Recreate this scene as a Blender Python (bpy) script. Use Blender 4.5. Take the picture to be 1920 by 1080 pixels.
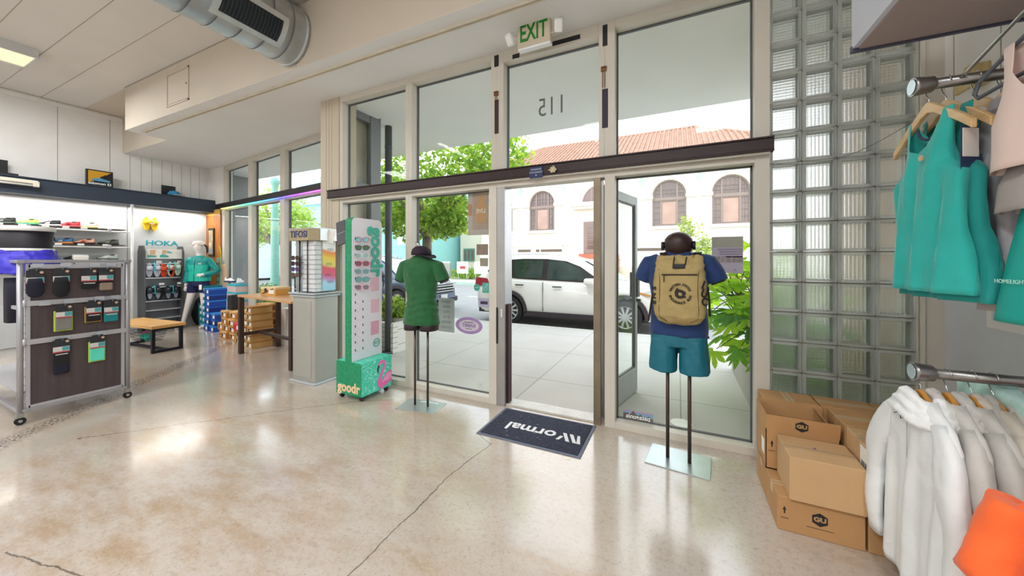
import bpy, bmesh, math, random
from mathutils import Vector, Matrix, noise
random.seed(7)
PI = math.pi
sc = bpy.context.scene
for o in list(bpy.data.objects): bpy.data.objects.remove(o, do_unlink=True)
COL = sc.collection

# ------------------------------------------------------------------ camera
F, CX, HY, CH = 660.0, 960.0, 486.0, 1.42
YAW = math.atan(312 / 660.0)
cd = bpy.data.cameras.new('camera'); cam = bpy.data.objects.new('camera', cd); COL.objects.link(cam)
cd.sensor_fit = 'HORIZONTAL'; cd.sensor_width = 36.0; cd.lens = F / 1920 * 36.0
cd.shift_y = (HY - 540) / 1920.0
cd.clip_start = 0.05; cd.clip_end = 400
cam.location = (0, 0, CH); cam.rotation_euler = (PI / 2, 0, YAW)
sc.camera = cam
SN, CS = math.sin(YAW), math.cos(YAW)
def ray(u, v):
    a = (u - CX) / F
    return Vector((a * CS - SN, a * SN + CS, (HY - v) / F))
def PY(u, v, Y): r = ray(u, v); t = Y / r.y; return Vector((r.x * t, Y, CH + r.z * t))
def PX(u, v, X): r = ray(u, v); t = X / r.x; return Vector((X, r.y * t, CH + r.z * t))
def PZ(u, v, Z=0.0): r = ray(u, v); t = (Z - CH) / r.z; return Vector((r.x * t, r.y * t, Z))

# ------------------------------------------------------------------ world, sun, exposure
sc.view_settings.view_transform = 'Standard'; sc.view_settings.look = 'None'
sc.view_settings.gamma = 1.0; sc.view_settings.use_curve_mapping = False
sc.view_settings.exposure = 0.22
W = bpy.data.worlds.new('sky'); sc.world = W; W.use_nodes = True
nt = W.node_tree; nt.nodes.clear()
out = nt.nodes.new('ShaderNodeOutputWorld'); bg = nt.nodes.new('ShaderNodeBackground')
tc = nt.nodes.new('ShaderNodeTexCoord'); sx = nt.nodes.new('ShaderNodeSeparateXYZ'); rp = nt.nodes.new('ShaderNodeValToRGB')
nz = nt.nodes.new('ShaderNodeTexNoise'); nz.inputs['Scale'].default_value = 2.2; nz.inputs['Detail'].default_value = 5
mx = nt.nodes.new('ShaderNodeMixRGB')
nt.links.new(tc.outputs['Generated'], sx.inputs[0]); nt.links.new(sx.outputs[2], rp.inputs[0])
rp.color_ramp.elements[0].position = 0.0; rp.color_ramp.elements[0].color = (0.93, 0.96, 1.0, 1)
rp.color_ramp.elements[1].position = 0.8; rp.color_ramp.elements[1].color = (0.55, 0.74, 1.0, 1)
nt.links.new(tc.outputs['Generated'], nz.inputs['Vector'])
cr2 = nt.nodes.new('ShaderNodeValToRGB'); cr2.color_ramp.elements[0].position = .42; cr2.color_ramp.elements[1].position = .6
nt.links.new(nz.outputs[0], cr2.inputs[0]); nt.links.new(cr2.outputs[0], mx.inputs[0])
nt.links.new(rp.outputs[0], mx.inputs[1]); mx.inputs[2].default_value = (1, 1, 1, 1)
nt.links.new(mx.outputs[0], bg.inputs[0]); bg.inputs[1].default_value = 2.9
nt.links.new(bg.outputs[0], out.inputs[0])
sd = bpy.data.lights.new('sun', 'SUN'); sd.energy = .6; sd.angle = math.radians(4); sd.color = (1, .96, .9)
so = bpy.data.objects.new('sun', sd); COL.objects.link(so); so.rotation_euler = (math.radians(38), 0, math.radians(-20))

CEIL, SOF = 4.10, 3.43
def area(name, loc, sx_, sy_, power, col=(.97, .985, 1.0), rot=(0, 0, 0)):
    l = bpy.data.lights.new(name, 'AREA'); l.shape = 'RECTANGLE'; l.size = sx_; l.size_y = sy_; l.energy = power; l.color = col
    o = bpy.data.objects.new(name, l); COL.objects.link(o); o.location = loc; o.rotation_euler = rot; return o
LAMPS = [(-7.655, .87), (-7.655, -2.0), (-4.6, -.6), (-4.6, -3.2), (-1.4, -.9), (-1.4, -3.4), (.55, -1.2)]
for i, (x, y) in enumerate(LAMPS):
    area('ceiling_lamp_light', (x, y, 3.972), .46, 1.12, 56)

# ------------------------------------------------------------------ materials
def lin(h):
    if isinstance(h, str):
        h = h.lstrip('#'); c = [int(h[i:i + 2], 16) / 255 for i in (0, 2, 4)]
    else: c = list(h)
    return [x / 12.92 if x <= .04045 else ((x + .055) / 1.055) ** 2.4 for x in c] + [1.0]
_mats = {}
def mat(name, col=None, rough=.6, metal=0.0, var=.06, vscale=8.0, bump=0.0, bscale=60.0, spec=.5, coat=0.0, sheen=0.0, emit=None, es=0.0, alpha=1.0):
    if name in _mats: return _mats[name]
    assert col is not None, name
    m = bpy.data.materials.new(name); m.use_nodes = True; n = m.node_tree; b = n.nodes['Principled BSDF']
    c = lin(col); tcn = n.nodes.new('ShaderNodeTexCoord')
    if var > 0:
        nn = n.nodes.new('ShaderNodeTexNoise'); nn.inputs['Scale'].default_value = vscale; nn.inputs['Detail'].default_value = 3
        n.links.new(tcn.outputs['Object'], nn.inputs['Vector'])
        r = n.nodes.new('ShaderNodeValToRGB'); r.color_ramp.elements[0].position = .3; r.color_ramp.elements[1].position = .7
        r.color_ramp.elements[0].color = [x * (1 - var) for x in c[:3]] + [1]; r.color_ramp.elements[1].color = [min(1, x * (1 + var)) for x in c[:3]] + [1]
        n.links.new(nn.outputs[0], r.inputs[0]); n.links.new(r.outputs[0], b.inputs['Base Color'])
    else: b.inputs['Base Color'].default_value = c
    b.inputs['Roughness'].default_value = rough; b.inputs['Metallic'].default_value = metal
    b.inputs['Specular IOR Level'].default_value = spec
    b.inputs['Coat Weight'].default_value = coat; b.inputs['Sheen Weight'].default_value = sheen
    if emit: b.inputs['Emission Color'].default_value = lin(emit); b.inputs['Emission Strength'].default_value = es
    if alpha < 1: b.inputs['Alpha'].default_value = alpha
    if bump > 0:
        bn = n.nodes.new('ShaderNodeTexNoise'); bn.inputs['Scale'].default_value = bscale; bn.inputs['Detail'].default_value = 4
        bu = n.nodes.new('ShaderNodeBump'); bu.inputs['Strength'].default_value = bump; bu.inputs['Distance'].default_value = .01
        n.links.new(tcn.outputs['Object'], bn.inputs['Vector']); n.links.new(bn.outputs[0], bu.inputs['Height']); n.links.new(bu.outputs[0], b.inputs['Normal'])
    _mats[name] = m; return m
class NT:
    """small node helper"""
    def __init__(s, m): s.n = m.node_tree; s.b = s.n.nodes.get('Principled BSDF')
    def new(s, t, **k):
        x = s.n.nodes.new(t)
        for a, v in k.items():
            if a in ('op',): x.operation = v
            else: x.inputs[a.replace('_', ' ')].default_value = v
        return x
    def val(s, node, i, v):
        if hasattr(v, 'is_output') or isinstance(v, bpy.types.NodeSocket): s.n.links.new(v, node.inputs[i])
        else: node.inputs[i].default_value = v
    def math(s, op, a, b=0.0, c=0.0, clamp=False):
        x = s.n.nodes.new('ShaderNodeMath'); x.operation = op; x.use_clamp = clamp
        s.val(x, 0, a); s.val(x, 1, b)
        if op in ('MULTIPLY_ADD', 'SMOOTH_MIN', 'COMPARE'): s.val(x, 2, c)
        return x.outputs[0]
    def noise(s, vec, scale, detail=4, rough=.5):
        x = s.n.nodes.new('ShaderNodeTexNoise'); x.inputs['Scale'].default_value = scale; x.inputs['Detail'].default_value = detail; x.inputs['Roughness'].default_value = rough
        s.n.links.new(vec, x.inputs['Vector']); return x.outputs[0]
    def ramp(s, fac, stops, interp='LINEAR'):
        x = s.n.nodes.new('ShaderNodeValToRGB'); cr = x.color_ramp; cr.interpolation = interp
        while len(cr.elements) < len(stops): cr.elements.new(.5)
        for e, (p, c) in zip(cr.elements, stops): e.position = p; e.color = lin(c) if not isinstance(c, (int, float)) else (c, c, c, 1)
        s.n.links.new(fac, x.inputs[0]); return x.outputs[0]
    def mix(s, fac, a, b, mode='MIX'):
        x = s.n.nodes.new('ShaderNodeMixRGB'); x.blend_type = mode
        s.val(x, 0, fac)
        for i, v in ((1, a), (2, b)):
            if isinstance(v, str): x.inputs[i].default_value = lin(v)
            else: s.val(x, i, v)
        return x.outputs[0]
    def map(s, vec, scale=(1, 1, 1), rot=(0, 0, 0), loc=(0, 0, 0)):
        x = s.n.nodes.new('ShaderNodeMapping'); x.inputs['Scale'].default_value = scale; x.inputs['Rotation'].default_value = rot; x.inputs['Location'].default_value = loc
        s.n.links.new(vec, x.inputs['Vector']); return x.outputs[0]
    def pos(s): return s.n.nodes.new('ShaderNodeNewGeometry').outputs['Position']
    def obj(s): return s.n.nodes.new('ShaderNodeTexCoord').outputs['Object']
    def bump(s, h, strength=.3, dist=.01):
        x = s.n.nodes.new('ShaderNodeBump'); x.inputs['Strength'].default_value = strength; x.inputs['Distance'].default_value = dist
        s.n.links.new(h, x.inputs['Height']); s.n.links.new(x.outputs[0], s.b.inputs['Normal'])
    def col(s, c): s.n.links.new(c, s.b.inputs['Base Color'])
    def dot(s, vec, d):
        x = s.n.nodes.new('ShaderNodeVectorMath'); x.operation = 'DOT_PRODUCT'; s.n.links.new(vec, x.inputs[0]); x.inputs[1].default_value = d; return x.outputs['Value']
    def sep(s, vec):
        x = s.n.nodes.new('ShaderNodeSeparateXYZ'); s.n.links.new(vec, x.inputs[0]); return x.outputs

def glass_mat(name, tint='#fcfefd', refl=.008):
    m = bpy.data.materials.new(name); m.use_nodes = True; n = m.node_tree; n.nodes.clear()
    o = n.nodes.new('ShaderNodeOutputMaterial'); mxs = n.nodes.new('ShaderNodeMixShader'); t = n.nodes.new('ShaderNodeBsdfTransparent'); g = n.nodes.new('ShaderNodeBsdfGlossy')
    t.inputs[0].default_value = lin(tint); g.inputs['Roughness'].default_value = .02
    lw = n.nodes.new('ShaderNodeLayerWeight'); p5 = n.nodes.new('ShaderNodeMath'); p5.operation = 'POWER'; p5.inputs[1].default_value = 5; n.links.new(lw.outputs['Facing'], p5.inputs[0])
    f = n.nodes.new('ShaderNodeMath'); f.operation = 'MULTIPLY_ADD'; f.inputs[1].default_value = .5; f.inputs[2].default_value = refl; n.links.new(p5.outputs[0], f.inputs[0])
    n.links.new(f.outputs[0], mxs.inputs[0]); n.links.new(t.outputs[0], mxs.inputs[1]); n.links.new(g.outputs[0], mxs.inputs[2]); n.links.new(mxs.outputs[0], o.inputs[0])
    _mats[name] = m; return m
GLASS = glass_mat('clear_window_glass')

def wood_mat(name, c1, c2, scale=1.0, axis=0, rough=.5):
    m = mat(name, c1, rough, var=0); N = NT(m); s = [14, 14, 14]; s[axis] = 1.2
    v = N.map(N.obj(), scale=[x * scale for x in s]); nn = N.noise(v, 2.0, 6, .6)
    N.col(N.ramp(nn, [(.3, c1), (.7, c2)])); return m

def brick_mat(name, c, mortar, bw=.2, bh=.065, rot=(PI / 2, 0, 0), rough=.8):
    m = mat(name, c, rough, var=0); N = NT(m)
    b = N.n.nodes.new('ShaderNodeTexBrick'); b.inputs['Scale'].default_value = 1; b.inputs['Brick Width'].default_value = bw; b.inputs['Row Height'].default_value = bh
    b.inputs['Mortar Size'].default_value = .006; b.inputs['Color1'].default_value = lin(c); b.inputs['Color2'].default_value = [x * .93 for x in lin(c)[:3]] + [1]; b.inputs['Mortar'].default_value = lin(mortar)
    N.n.links.new(N.map(N.pos(), rot=rot), b.inputs['Vector']); N.col(b.outputs[0]); N.bump(N.math('SUBTRACT', 1.0, b.outputs['Fac']), .5, .01); return m

# ------------------------------------------------------------------ mesh helpers
class MB:
    def __init__(s): s.bm = bmesh.new(); s.mi = 0; s.sm = True
    def face(s, vs, flip=False):
        try:
            f = s.bm.faces.new(vs[::-1] if flip else vs); f.material_index = s.mi; f.smooth = False; return f
        except ValueError: return None
    def V(s, p): return s.bm.verts.new(p)
    def box(s, x0, x1, y0, y1, z0, z1, M=None):
        P = [Vector((x, y, z)) for z in (z0, z1) for y in (y0, y1) for x in (x0, x1)]
        if M is not None: P = [M @ p for p in P]
        v = [s.V(p) for p in P]
        for q in ((0, 2, 3, 1), (4, 5, 7, 6), (0, 1, 5, 4), (2, 6, 7, 3), (0, 4, 6, 2), (1, 3, 7, 5)): s.face([v[i] for i in q])
        return s
    def bevbox(s, x0, x1, y0, y1, z0, z1, b=.01, seg=2, M=None):
        t = bmesh.new(); P = [(x, y, z) for z in (z0, z1) for y in (y0, y1) for x in (x0, x1)]; v = [t.verts.new(p) for p in P]
        for q in ((0, 2, 3, 1), (4, 5, 7, 6), (0, 1, 5, 4), (2, 6, 7, 3), (0, 4, 6, 2), (1, 3, 7, 5)): t.faces.new([v[i] for i in q])
        bmesh.ops.bevel(t, geom=t.edges[:], offset=b, segments=seg, profile=.5, affect='EDGES')
        s.absorb(t, M, smooth=seg > 2); return s
    def absorb(s, t, M=None, smooth=False):
        mp = {}
        for v in t.verts: mp[v] = s.V(M @ v.co if M is not None else v.co)
        for f in t.faces:
            g = s.face([mp[v] for v in f.verts])
            if g: g.smooth = smooth
        t.free()
    def ring(s, pts): return [s.V(p) for p in pts]
    def bridge(s, a, b, closed=True, smooth=True):
        n = len(a)
        for i in range(n if closed else n - 1):
            f = s.face([a[i], a[(i + 1) % n], b[(i + 1) % n], b[i]])
            if f: f.smooth = smooth
    def loft(s, rings, cap=True, closed=True, smooth=True):
        R = [s.ring(r) for r in rings]
        for a, b in zip(R, R[1:]): s.bridge(a, b, closed, smooth)
        if cap and closed:
            for r, fl in ((R[0], True), (R[-1], False)):
                f = s.face(r, fl)
        return s
    def cyl(s, p0, p1, r0, r1=None, n=12, cap=True):
        r1 = r0 if r1 is None else r1; p0, p1 = Vector(p0), Vector(p1); d = (p1 - p0).normalized()
        a = d.orthogonal().normalized(); b = d.cross(a)
        rr = [[p + (a * math.cos(2 * PI * i / n) + b * math.sin(2 * PI * i / n)) * r for i in range(n)] for p, r in ((p0, r0), (p1, r1))]
        return s.loft(rr, cap)
    def tube(s, pts, r, n=8, closed=False, cap=True):
        pts = [Vector(p) for p in pts]; L = len(pts); rings = []; prev = None
        rs = r if isinstance(r, (list, tuple)) else [r] * L
        for i, p in enumerate(pts):
            if closed: t = pts[(i + 1) % L] - pts[i - 1]
            else: t = pts[min(i + 1, L - 1)] - pts[max(i - 1, 0)]
            t.normalize()
            if prev is None: a = t.orthogonal().normalized()
            else:
                a = prev - t * prev.dot(t)
                a = a.normalized() if a.length > 1e-6 else t.orthogonal().normalized()
            prev = a; b = t.cross(a)
            rings.append([p + (a * math.cos(2 * PI * k / n) + b * math.sin(2 * PI * k / n)) * rs[i] for k in range(n)])
        if closed:
            R = [s.ring(q) for q in rings]
            for i in range(L): s.bridge(R[i], R[(i + 1) % L])
            return s
        return s.loft(rings, cap)
    def lathe(s, prof, n=24, M=None, cap=True):
        rings = []
        for r, z in prof:
            pts = [Vector((max(r, 1e-4) * math.cos(2 * PI * i / n), max(r, 1e-4) * math.sin(2 * PI * i / n), z)) for i in range(n)]
            rings.append([M @ p for p in pts] if M is not None else pts)
        return s.loft(rings, cap)
    def sph(s, c, r, u=16, v=10, M=None):
        r = (r, r, r) if isinstance(r, (int, float)) else r; rings = []
        for j in range(v + 1):
            a = -PI / 2 + PI * j / v; k = max(math.cos(a), 1e-3)
            pts = [Vector((c[0] + r[0] * k * math.cos(2 * PI * i / u), c[1] + r[1] * k * math.sin(2 * PI * i / u), c[2] + r[2] * math.sin(a))) for i in range(u)]
            rings.append([M @ p for p in pts] if M is not None else pts)
        return s.loft(rings)
    def prism(s, poly, t0, t1, M=None, smooth=False):
        """polygon (x,y) extruded along z from t0 to t1, then M"""
        a = [Vector((p[0], p[1], t0)) for p in poly]; b = [Vector((p[0], p[1], t1)) for p in poly]
        if M is not None: a = [M @ p for p in a]; b = [M @ p for p in b]
        A, B = s.ring(a), s.ring(b); s.bridge(A, B, smooth=smooth); s.face(A, True); s.face(B); return s
    def quad(s, *p): s.face([s.V(Vector(q)) for q in p]); return s
    def poly(s, pts, M=None): s.face([s.V(M @ Vector(p) if M is not None else Vector(p)) for p in pts]); return s
    def build(s, name, mats, parent=None, loc=None, rz=None, bevel=0, sub=0, solid=0, angle=40):
        bmesh.ops.recalc_face_normals(s.bm, faces=s.bm.faces[:])
        me = bpy.data.meshes.new(name); s.bm.to_mesh(me); s.bm.free()
        for m in (mats if isinstance(mats, (list, tuple)) else [mats]): me.materials.append(m)
        o = bpy.data.objects.new(name, me); COL.objects.link(o)
        if parent is not None: o.parent = parent
        if loc is not None: o.location = loc
        if rz is not None: o.rotation_euler = (0, 0, rz)
        if solid: q = o.modifiers.new('s', 'SOLIDIFY'); q.thickness = solid; q.offset = 0
        if bevel: q = o.modifiers.new('b', 'BEVEL'); q.width = bevel; q.segments = 2; q.limit_method = 'ANGLE'; q.angle_limit = math.radians(angle)
        if sub: q = o.modifiers.new('u', 'SUBSURF'); q.levels = sub; q.render_levels = sub
        return o
def T(x, y, z): return Matrix.Translation((x, y, z))
def R(a, ax): return Matrix.Rotation(a, 4, ax)
def rot3(e): return R(e[2], 'Z') @ R(e[1], 'Y') @ R(e[0], 'X')
def tag(o, label=None, cat=None, group=None, kind=None):
    if label: o['label'] = label
    if cat: o['category'] = cat
    if group: o['group'] = group
    if kind: o['kind'] = kind
    return o
def thing(name, label, cat, loc=(0, 0, 0), rz=0, group=None):
    o = bpy.data.objects.new(name, None); COL.objects.link(o); o.location = loc; o.rotation_euler = (0, 0, rz)
    o.empty_display_size = .1; return tag(o, label, cat, group)
def kids(o): return [c for c in bpy.data.objects if c.parent == o]
def copy_tree(o, parent=None, label=None, loc=None, rz=None, group=None):
    c = o.copy(); COL.objects.link(c); c.parent = parent
    for ch in kids(o): copy_tree(ch, c)
    if label: c['label'] = label
    if group: c['group'] = group
    if loc is not None: c.location = loc
    if rz is not None: c.rotation_euler = (0, 0, rz)
    return c
def struct(o): o['kind'] = 'structure'; return o
def bake(o):
    """replace an object's mesh by its evaluated mesh"""
    bpy.context.view_layer.update()
    dg = bpy.context.evaluated_depsgraph_get(); me = bpy.data.meshes.new_from_object(o.evaluated_get(dg))
    o.modifiers.clear(); o.data = me; return o
def remesh(o, vox=.008, smooth=4, mats=None):
    m = o.modifiers.new('r', 'REMESH'); m.mode = 'VOXEL'; m.voxel_size = vox; m.use_smooth_shade = True
    if smooth: q = o.modifiers.new('s', 'SMOOTH'); q.iterations = smooth; q.factor = .5
    ms = [x for x in o.data.materials]; bake(o)
    o.data.materials.clear()
    for x in (mats or ms): o.data.materials.append(x)
    return o
def shade(o, on=True):
    for p in o.data.polygons: p.use_smooth = on
    return o
def text(body, size, m, parent=None, M=None, ext=.001, name='lettering', bold=0.0, mirror=False, sx=1.0, align='CENTER', spacing=1.0, shear=0.0):
    c = bpy.data.curves.new('t', 'FONT'); c.body = body; c.size = size; c.extrude = ext; c.offset = bold; c.align_x = align; c.align_y = 'CENTER'; c.space_character = spacing; c.shear = shear
    c.resolution_u = 3
    t = bpy.data.objects.new('t', c); COL.objects.link(t); bpy.context.view_layer.update()
    me = bpy.data.meshes.new_from_object(t.evaluated_get(bpy.context.evaluated_depsgraph_get())); bpy.data.objects.remove(t, do_unlink=True)
    X = Matrix.Diagonal((sx * (-1 if mirror else 1), 1, 1, 1)); me.transform((M or Matrix()) @ X)
    if mirror: me.flip_normals()
    me.materials.clear(); me.materials.append(m); me.name = name
    o = bpy.data.objects.new(name, me); COL.objects.link(o)
    if parent is not None: o.parent = parent
    return o
def skin(name, J, E, m, parent=None, sub=1, root=0):
    """J: list of (pos, radius or (rx, ry)); E: edge index pairs"""
    me = bpy.data.meshes.new(name); me.from_pydata([p for p, r in J], E, []); o = bpy.data.objects.new(name, me); COL.objects.link(o)
    o.modifiers.new('k', 'SKIN'); 
    if not me.skin_vertices: me.attributes
    for i, (p, r) in enumerate(J):
        sv = me.skin_vertices[0].data[i]; sv.radius = r if isinstance(r, (tuple, list)) else (r, r); sv.use_root = (i == root)
    q = o.modifiers.new('u', 'SUBSURF'); q.levels = sub; q.render_levels = sub
    bake(o); o.data.materials.clear(); o.data.materials.append(m); shade(o)
    if parent is not None: o.parent = parent
    return o
# ================================================================== SETTING: interior shell
D = 3.033                      # inner face of the shopfront
XL, XR = -9.55, 1.45           # left / right wall faces
A0 = Vector((-8.952, 4.231)); B0 = Vector((-5.123, 3.762)); LFA = math.atan2(B0.y - A0.y, B0.x - A0.x)
LF = T(A0.x, A0.y, 0) @ R(LFA, 'Z')        # frame of the left shopfront: local x along it, local y outwards
LFL = 4.98

# --- floor material: polished, stained concrete
FL = mat('polished_concrete', '#c8b69a', .16, var=0)
N = NT(FL); P = N.pos()
def stripes(vec, ang, sc_): return N.map(vec, rot=(0, 0, ang), scale=sc_)
big = N.noise(P, .55, 5, .6); base = N.ramp(big, [(.3, '#b9aa99'), (.5, '#c3b7ab'), (.72, '#c4bcb6')])
mid = N.noise(stripes(P, .85, (.9, 3.2, 1)), 1.1, 6, .65)
c1 = N.mix(N.ramp(mid, [(.56, 0.0), (.76, .7)]), base, '#ad8a5a')
spot = N.math('SUBTRACT', 1.0, N.math('DIVIDE', N.math('POWER', N.math('ADD', N.math('POWER', N.math('ADD', N.sep(P)[0], 2.7), 2.0), N.math('POWER', N.math('SUBTRACT', N.sep(P)[1], .75), 2.0)), .5), 2.3), clamp=True)
st2 = N.math('MULTIPLY', N.ramp(N.noise(stripes(P, .85, (1.2, 3.0, 1)), 1.6, 7, .7), [(.42, 0.0), (.62, 1.0)]), N.math('MULTIPLY_ADD', spot, .75, .10), clamp=True)
c1 = N.mix(N.math('MULTIPLY', st2, .8), c1, '#a37d4b')
fine = N.noise(P, 34, 3, .6); c1 = N.mix(N.ramp(fine, [(.5, 0.0), (.72, .30)]), c1, '#8d8069')
c1 = N.mix(N.ramp(N.noise(P, 95, 2, .5), [(.62, 0.0), (.76, .55)]), c1, '#5d5347')
c1 = N.mix(N.ramp(N.noise(P, 60, 2, .5), [(.62, 0.0), (.76, .35)]), c1, '#e2d7c4')
def line_mask(p0, p1, w, amp, nsc=1.6, soft=.6):
    p0, p1 = Vector(p0[:2]), Vector(p1[:2]); d = (p1 - p0); L = d.length; d.normalize(); n = Vector((-d.y, d.x))
    off = N.math('MULTIPLY', N.math('SUBTRACT', N.noise(P, nsc, 5, .7), .5), amp)
    dist = N.math('ABSOLUTE', N.math('ADD', N.math('SUBTRACT', N.dot(P, (n.x, n.y, 0)), n.dot(p0)), off))
    a = N.math('SUBTRACT', 1.0, N.math('DIVIDE', dist, w), clamp=True)
    t = N.math('SUBTRACT', N.dot(P, (d.x, d.y, 0)), d.dot(p0))
    inr = N.math('MULTIPLY', N.math('GREATER_THAN', t, 0.0), N.math('LESS_THAN', t, L))
    return N.math('MULTIPLY', N.math('MULTIPLY', a, inr), 1.6 / 1.0, clamp=True)
trench = line_mask((-3.30, -.45), (-6.6, 3.6), .16, .10, .8)
c1 = N.mix(N.math('MULTIPLY', trench, .55), c1, '#b9b5aa')
agg = line_mask((-3.75, -.35), (-6.9, 3.4), .12, .22, 1.2)
c1 = N.mix(N.math('MULTIPLY', N.math('MULTIPLY', agg, N.ramp(N.noise(P, 55, 2, .6), [(.48, 0.0), (.56, 1.0)])), .8), c1, '#4a4036')
for p0, p1, w, am in (((-4.3, 1.05), (-3.0, 2.43), .006, .18), ((-3.0, 2.43), (-2.6, 2.72), .005, .1), ((-1.30, 2.39), (-1.36, 1.95), .005, .07), ((-1.36, 1.95), (-1.33, .9), .005, .1),
                      ((-2.95, .50), (-2.35, .60), .006, .1), ((-1.48, 2.48), (-1.3, 2.37), .005, .05)):
    c1 = N.mix(N.math('MULTIPLY', line_mask(p0, p1, w, am, 2.2), .75), c1, '#3d352c')
N.col(c1)
N.n.links.new(N.ramp(N.noise(P, 2.4, 5, .6), [(.3, .09), (.7, .22)]), N.b.inputs['Roughness']); N.b.inputs['Specular IOR Level'].default_value = .9; N.b.inputs['Coat Weight'].default_value = .35; N.b.inputs['Coat Roughness'].default_value = .16
N.bump(N.noise(P, 3.0, 3, .5), .05, .02)

m = MB(); m.box(-10.2, 1.6, -5.2, 3.20, -.12, 0); m.box(-10.2, -3.9, 3.20, 4.40, -.12, 0); struct(m.build('floor', FL))

WHITE = mat('white_painted_board', '#eceae7', .7, var=.03, vscale=3, bump=.05)
CREAM = mat('cream_painted_ceiling', '#dcd8d2', .75, var=.03, vscale=1.5, bump=.05)
SOFM = mat('white_painted_soffit', '#e6e5e3', .72, var=.02, vscale=1.5)
BEIGE = mat('beige_painted_bulkhead', '#d0c6b6', .75, var=.03, vscale=2)
GROOVE = mat('dark_joint_line', '#a89f93', .9, var=.1)
# high ceiling with panel joints every 0.405 m
m = MB(); m.box(-10.2, 1.6, -5.2, 2.40, CEIL, CEIL + .12); m.mi = 1
y = -4.95
while y < 2.3:
    if y > -5: m.box(-9.55, 1.45, y - .003, y + .003, CEIL - .0025, CEIL + .001)
    y += .405
struct(m.build('ceiling', [CREAM, GROOVE]))
# lower ceiling over the window zone and its bulkhead with the notch at the left end
m = MB()
m.box(-7.80, 1.6, 2.385, D + .13, SOF, SOF + .10)
v = [LF @ Vector((x, .14, 0)) for x in (-.9, 5.15)]
m.prism([(-10.2, 2.885), (-7.80, 2.885), (-7.80, D + .13), (-3.9, D + .13), (-3.9, v[1].y), (v[1].x, v[1].y), (v[0].x, v[0].y), (-10.2, v[0].y)], SOF, SOF + .10)
struct(m.build('ceiling_lower', SOFM))
m = MB(); m.box(-7.80, 1.6, 2.384, 2.485, SOF + .002, CEIL); m.box(-7.801, -7.70, 2.485, 2.885, SOF + .002, CEIL + .1); m.box(-10.2, -7.70, 2.884, 2.985, SOF + .002, CEIL + .1); m.box(-10.2, -7.6, 2.40, 3.0, CEIL, CEIL + .12)
m.mi = 1; m.box(-7.8, 1.45, 2.378, 2.386, CEIL - .012, CEIL - .004)
struct(m.build('wall_bulkhead', [BEIGE, GROOVE]))
# access hatch outline on the bulkhead
m = MB(); x0, x1, z0, z1 = -6.44, -5.85, 3.53, 3.98
for a, b, c, d in ((x0, x1, z0, z0 + .018), (x0, x1, z1 - .018, z1), (x0, x0 + .018, z0, z1), (x1 - .018, x1, z0, z1)): m.box(a, b, 2.373, 2.386, c, d)
m.box(x0 + .03, x1 - .03, 2.378, 2.386, z0 + .03, z1 - .03)
hatch = m.build('access_hatch', BEIGE); tag(hatch, 'flush square access hatch painted like the beige bulkhead', 'hatch')
m = MB(); m.cyl((x1 - .06, 2.372, 3.76), (x1 - .06, 2.38, 3.76), .012); m.build('latch', mat('dull_brass', '#8c7a55', .4, .8), hatch)
# curtain track on the lower ceiling
m = MB(); m.box(-7.6, 1.40, 2.515, 2.525, SOF - .022, SOF); m.box(-7.6, 1.40, 2.545, 2.555, SOF - .022, SOF); m.box(-7.6, 1.40, 2.525, 2.545, SOF - .006, SOF)
tag(m.build('ceiling_track', mat('cream_track', '#d8cfbd', .5)), 'long slim cream track fixed along the lower ceiling edge', 'track')

# left wall: upper boards, lower display panels
m = MB(); m.box(XL - .2, XL, -5.2, 4.40, 0, CEIL + .1); m.mi = 1
y = -4.6
while y < 2.9: m.box(XL, XL + .002, y - .004, y + .004, 2.7, CEIL); y += .61
for i in range(9): m.box(XL, XL + .002, 2.985 + i * .155 - .003, 2.985 + i * .155 + .003, 2.7, SOF)
m.mi = 0; m.box(XL, XL + .02, -5.2, 2.88, CEIL - .09, CEIL - .02)
struct(m.build('wall_left', [WHITE, GROOVE]))
m = MB(); m.box(XL - .2, XR + .2, -5.4, -5.2, 0, CEIL + .1); struct(m.build('wall_back', WHITE))
# right wall: grey below, white boards above
GREYW = mat('blue_grey_painted_wall', '#d3d8dd', .7, var=.02)
m = MB(); m.box(XR, XR + .2, -5.2, D + .2, 2.12, CEIL + .1); m.mi = 2; m.box(XR, XR + .2, -5.2, D + .2, 0, 2.12); m.mi = 1
for y in (2.95, 2.62, 2.40, 2.18, 1.9): m.box(XR - .002, XR, y - .003, y + .003, 2.12, CEIL)
struct(m.build('wall_right', [WHITE, GROOVE, GREYW]))
# segment between the left wall and the first left window
m = MB(); m.box(XL, A0.x + .03, 4.225, 4.40, 0, SOF); m.box(XL, A0.x, 4.215, 4.226, 2.65, SOF); struct(m.build('wall_left_return', WHITE))
# beige column between the two shopfronts
COLM = mat('beige_painted_column', '#c3b7a2', .6, var=.03, vscale=3)
m = MB(); m.box(-4.135, -3.80, D - .01, D + .25, 0, SOF); m.box(-4.135, -4.02, D + .25, D + .75, 0, SOF); m.mi = 1
for x in (-4.03, -3.98, -3.93): m.box(x, x + .004, D - .012, D - .009, 0, SOF)
struct(m.build('wall_column', [COLM, GROOVE]))
# white posts either side of the glass block panel
FRM = mat('off_white_frame_paint', '#cfc9bd', .45, var=.03, vscale=4, bump=.03)
m = MB(); m.box(.497, .585, D, D + .13, 0, SOF); struct(m.build('trim_1', FRM))
m = MB(); m.box(1.34, XR, D - .005, D + .2, 0, SOF); m.box(1.34, 1.36, D - .02, D, 0, SOF); struct(m.build('trim_2', FRM))

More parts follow.
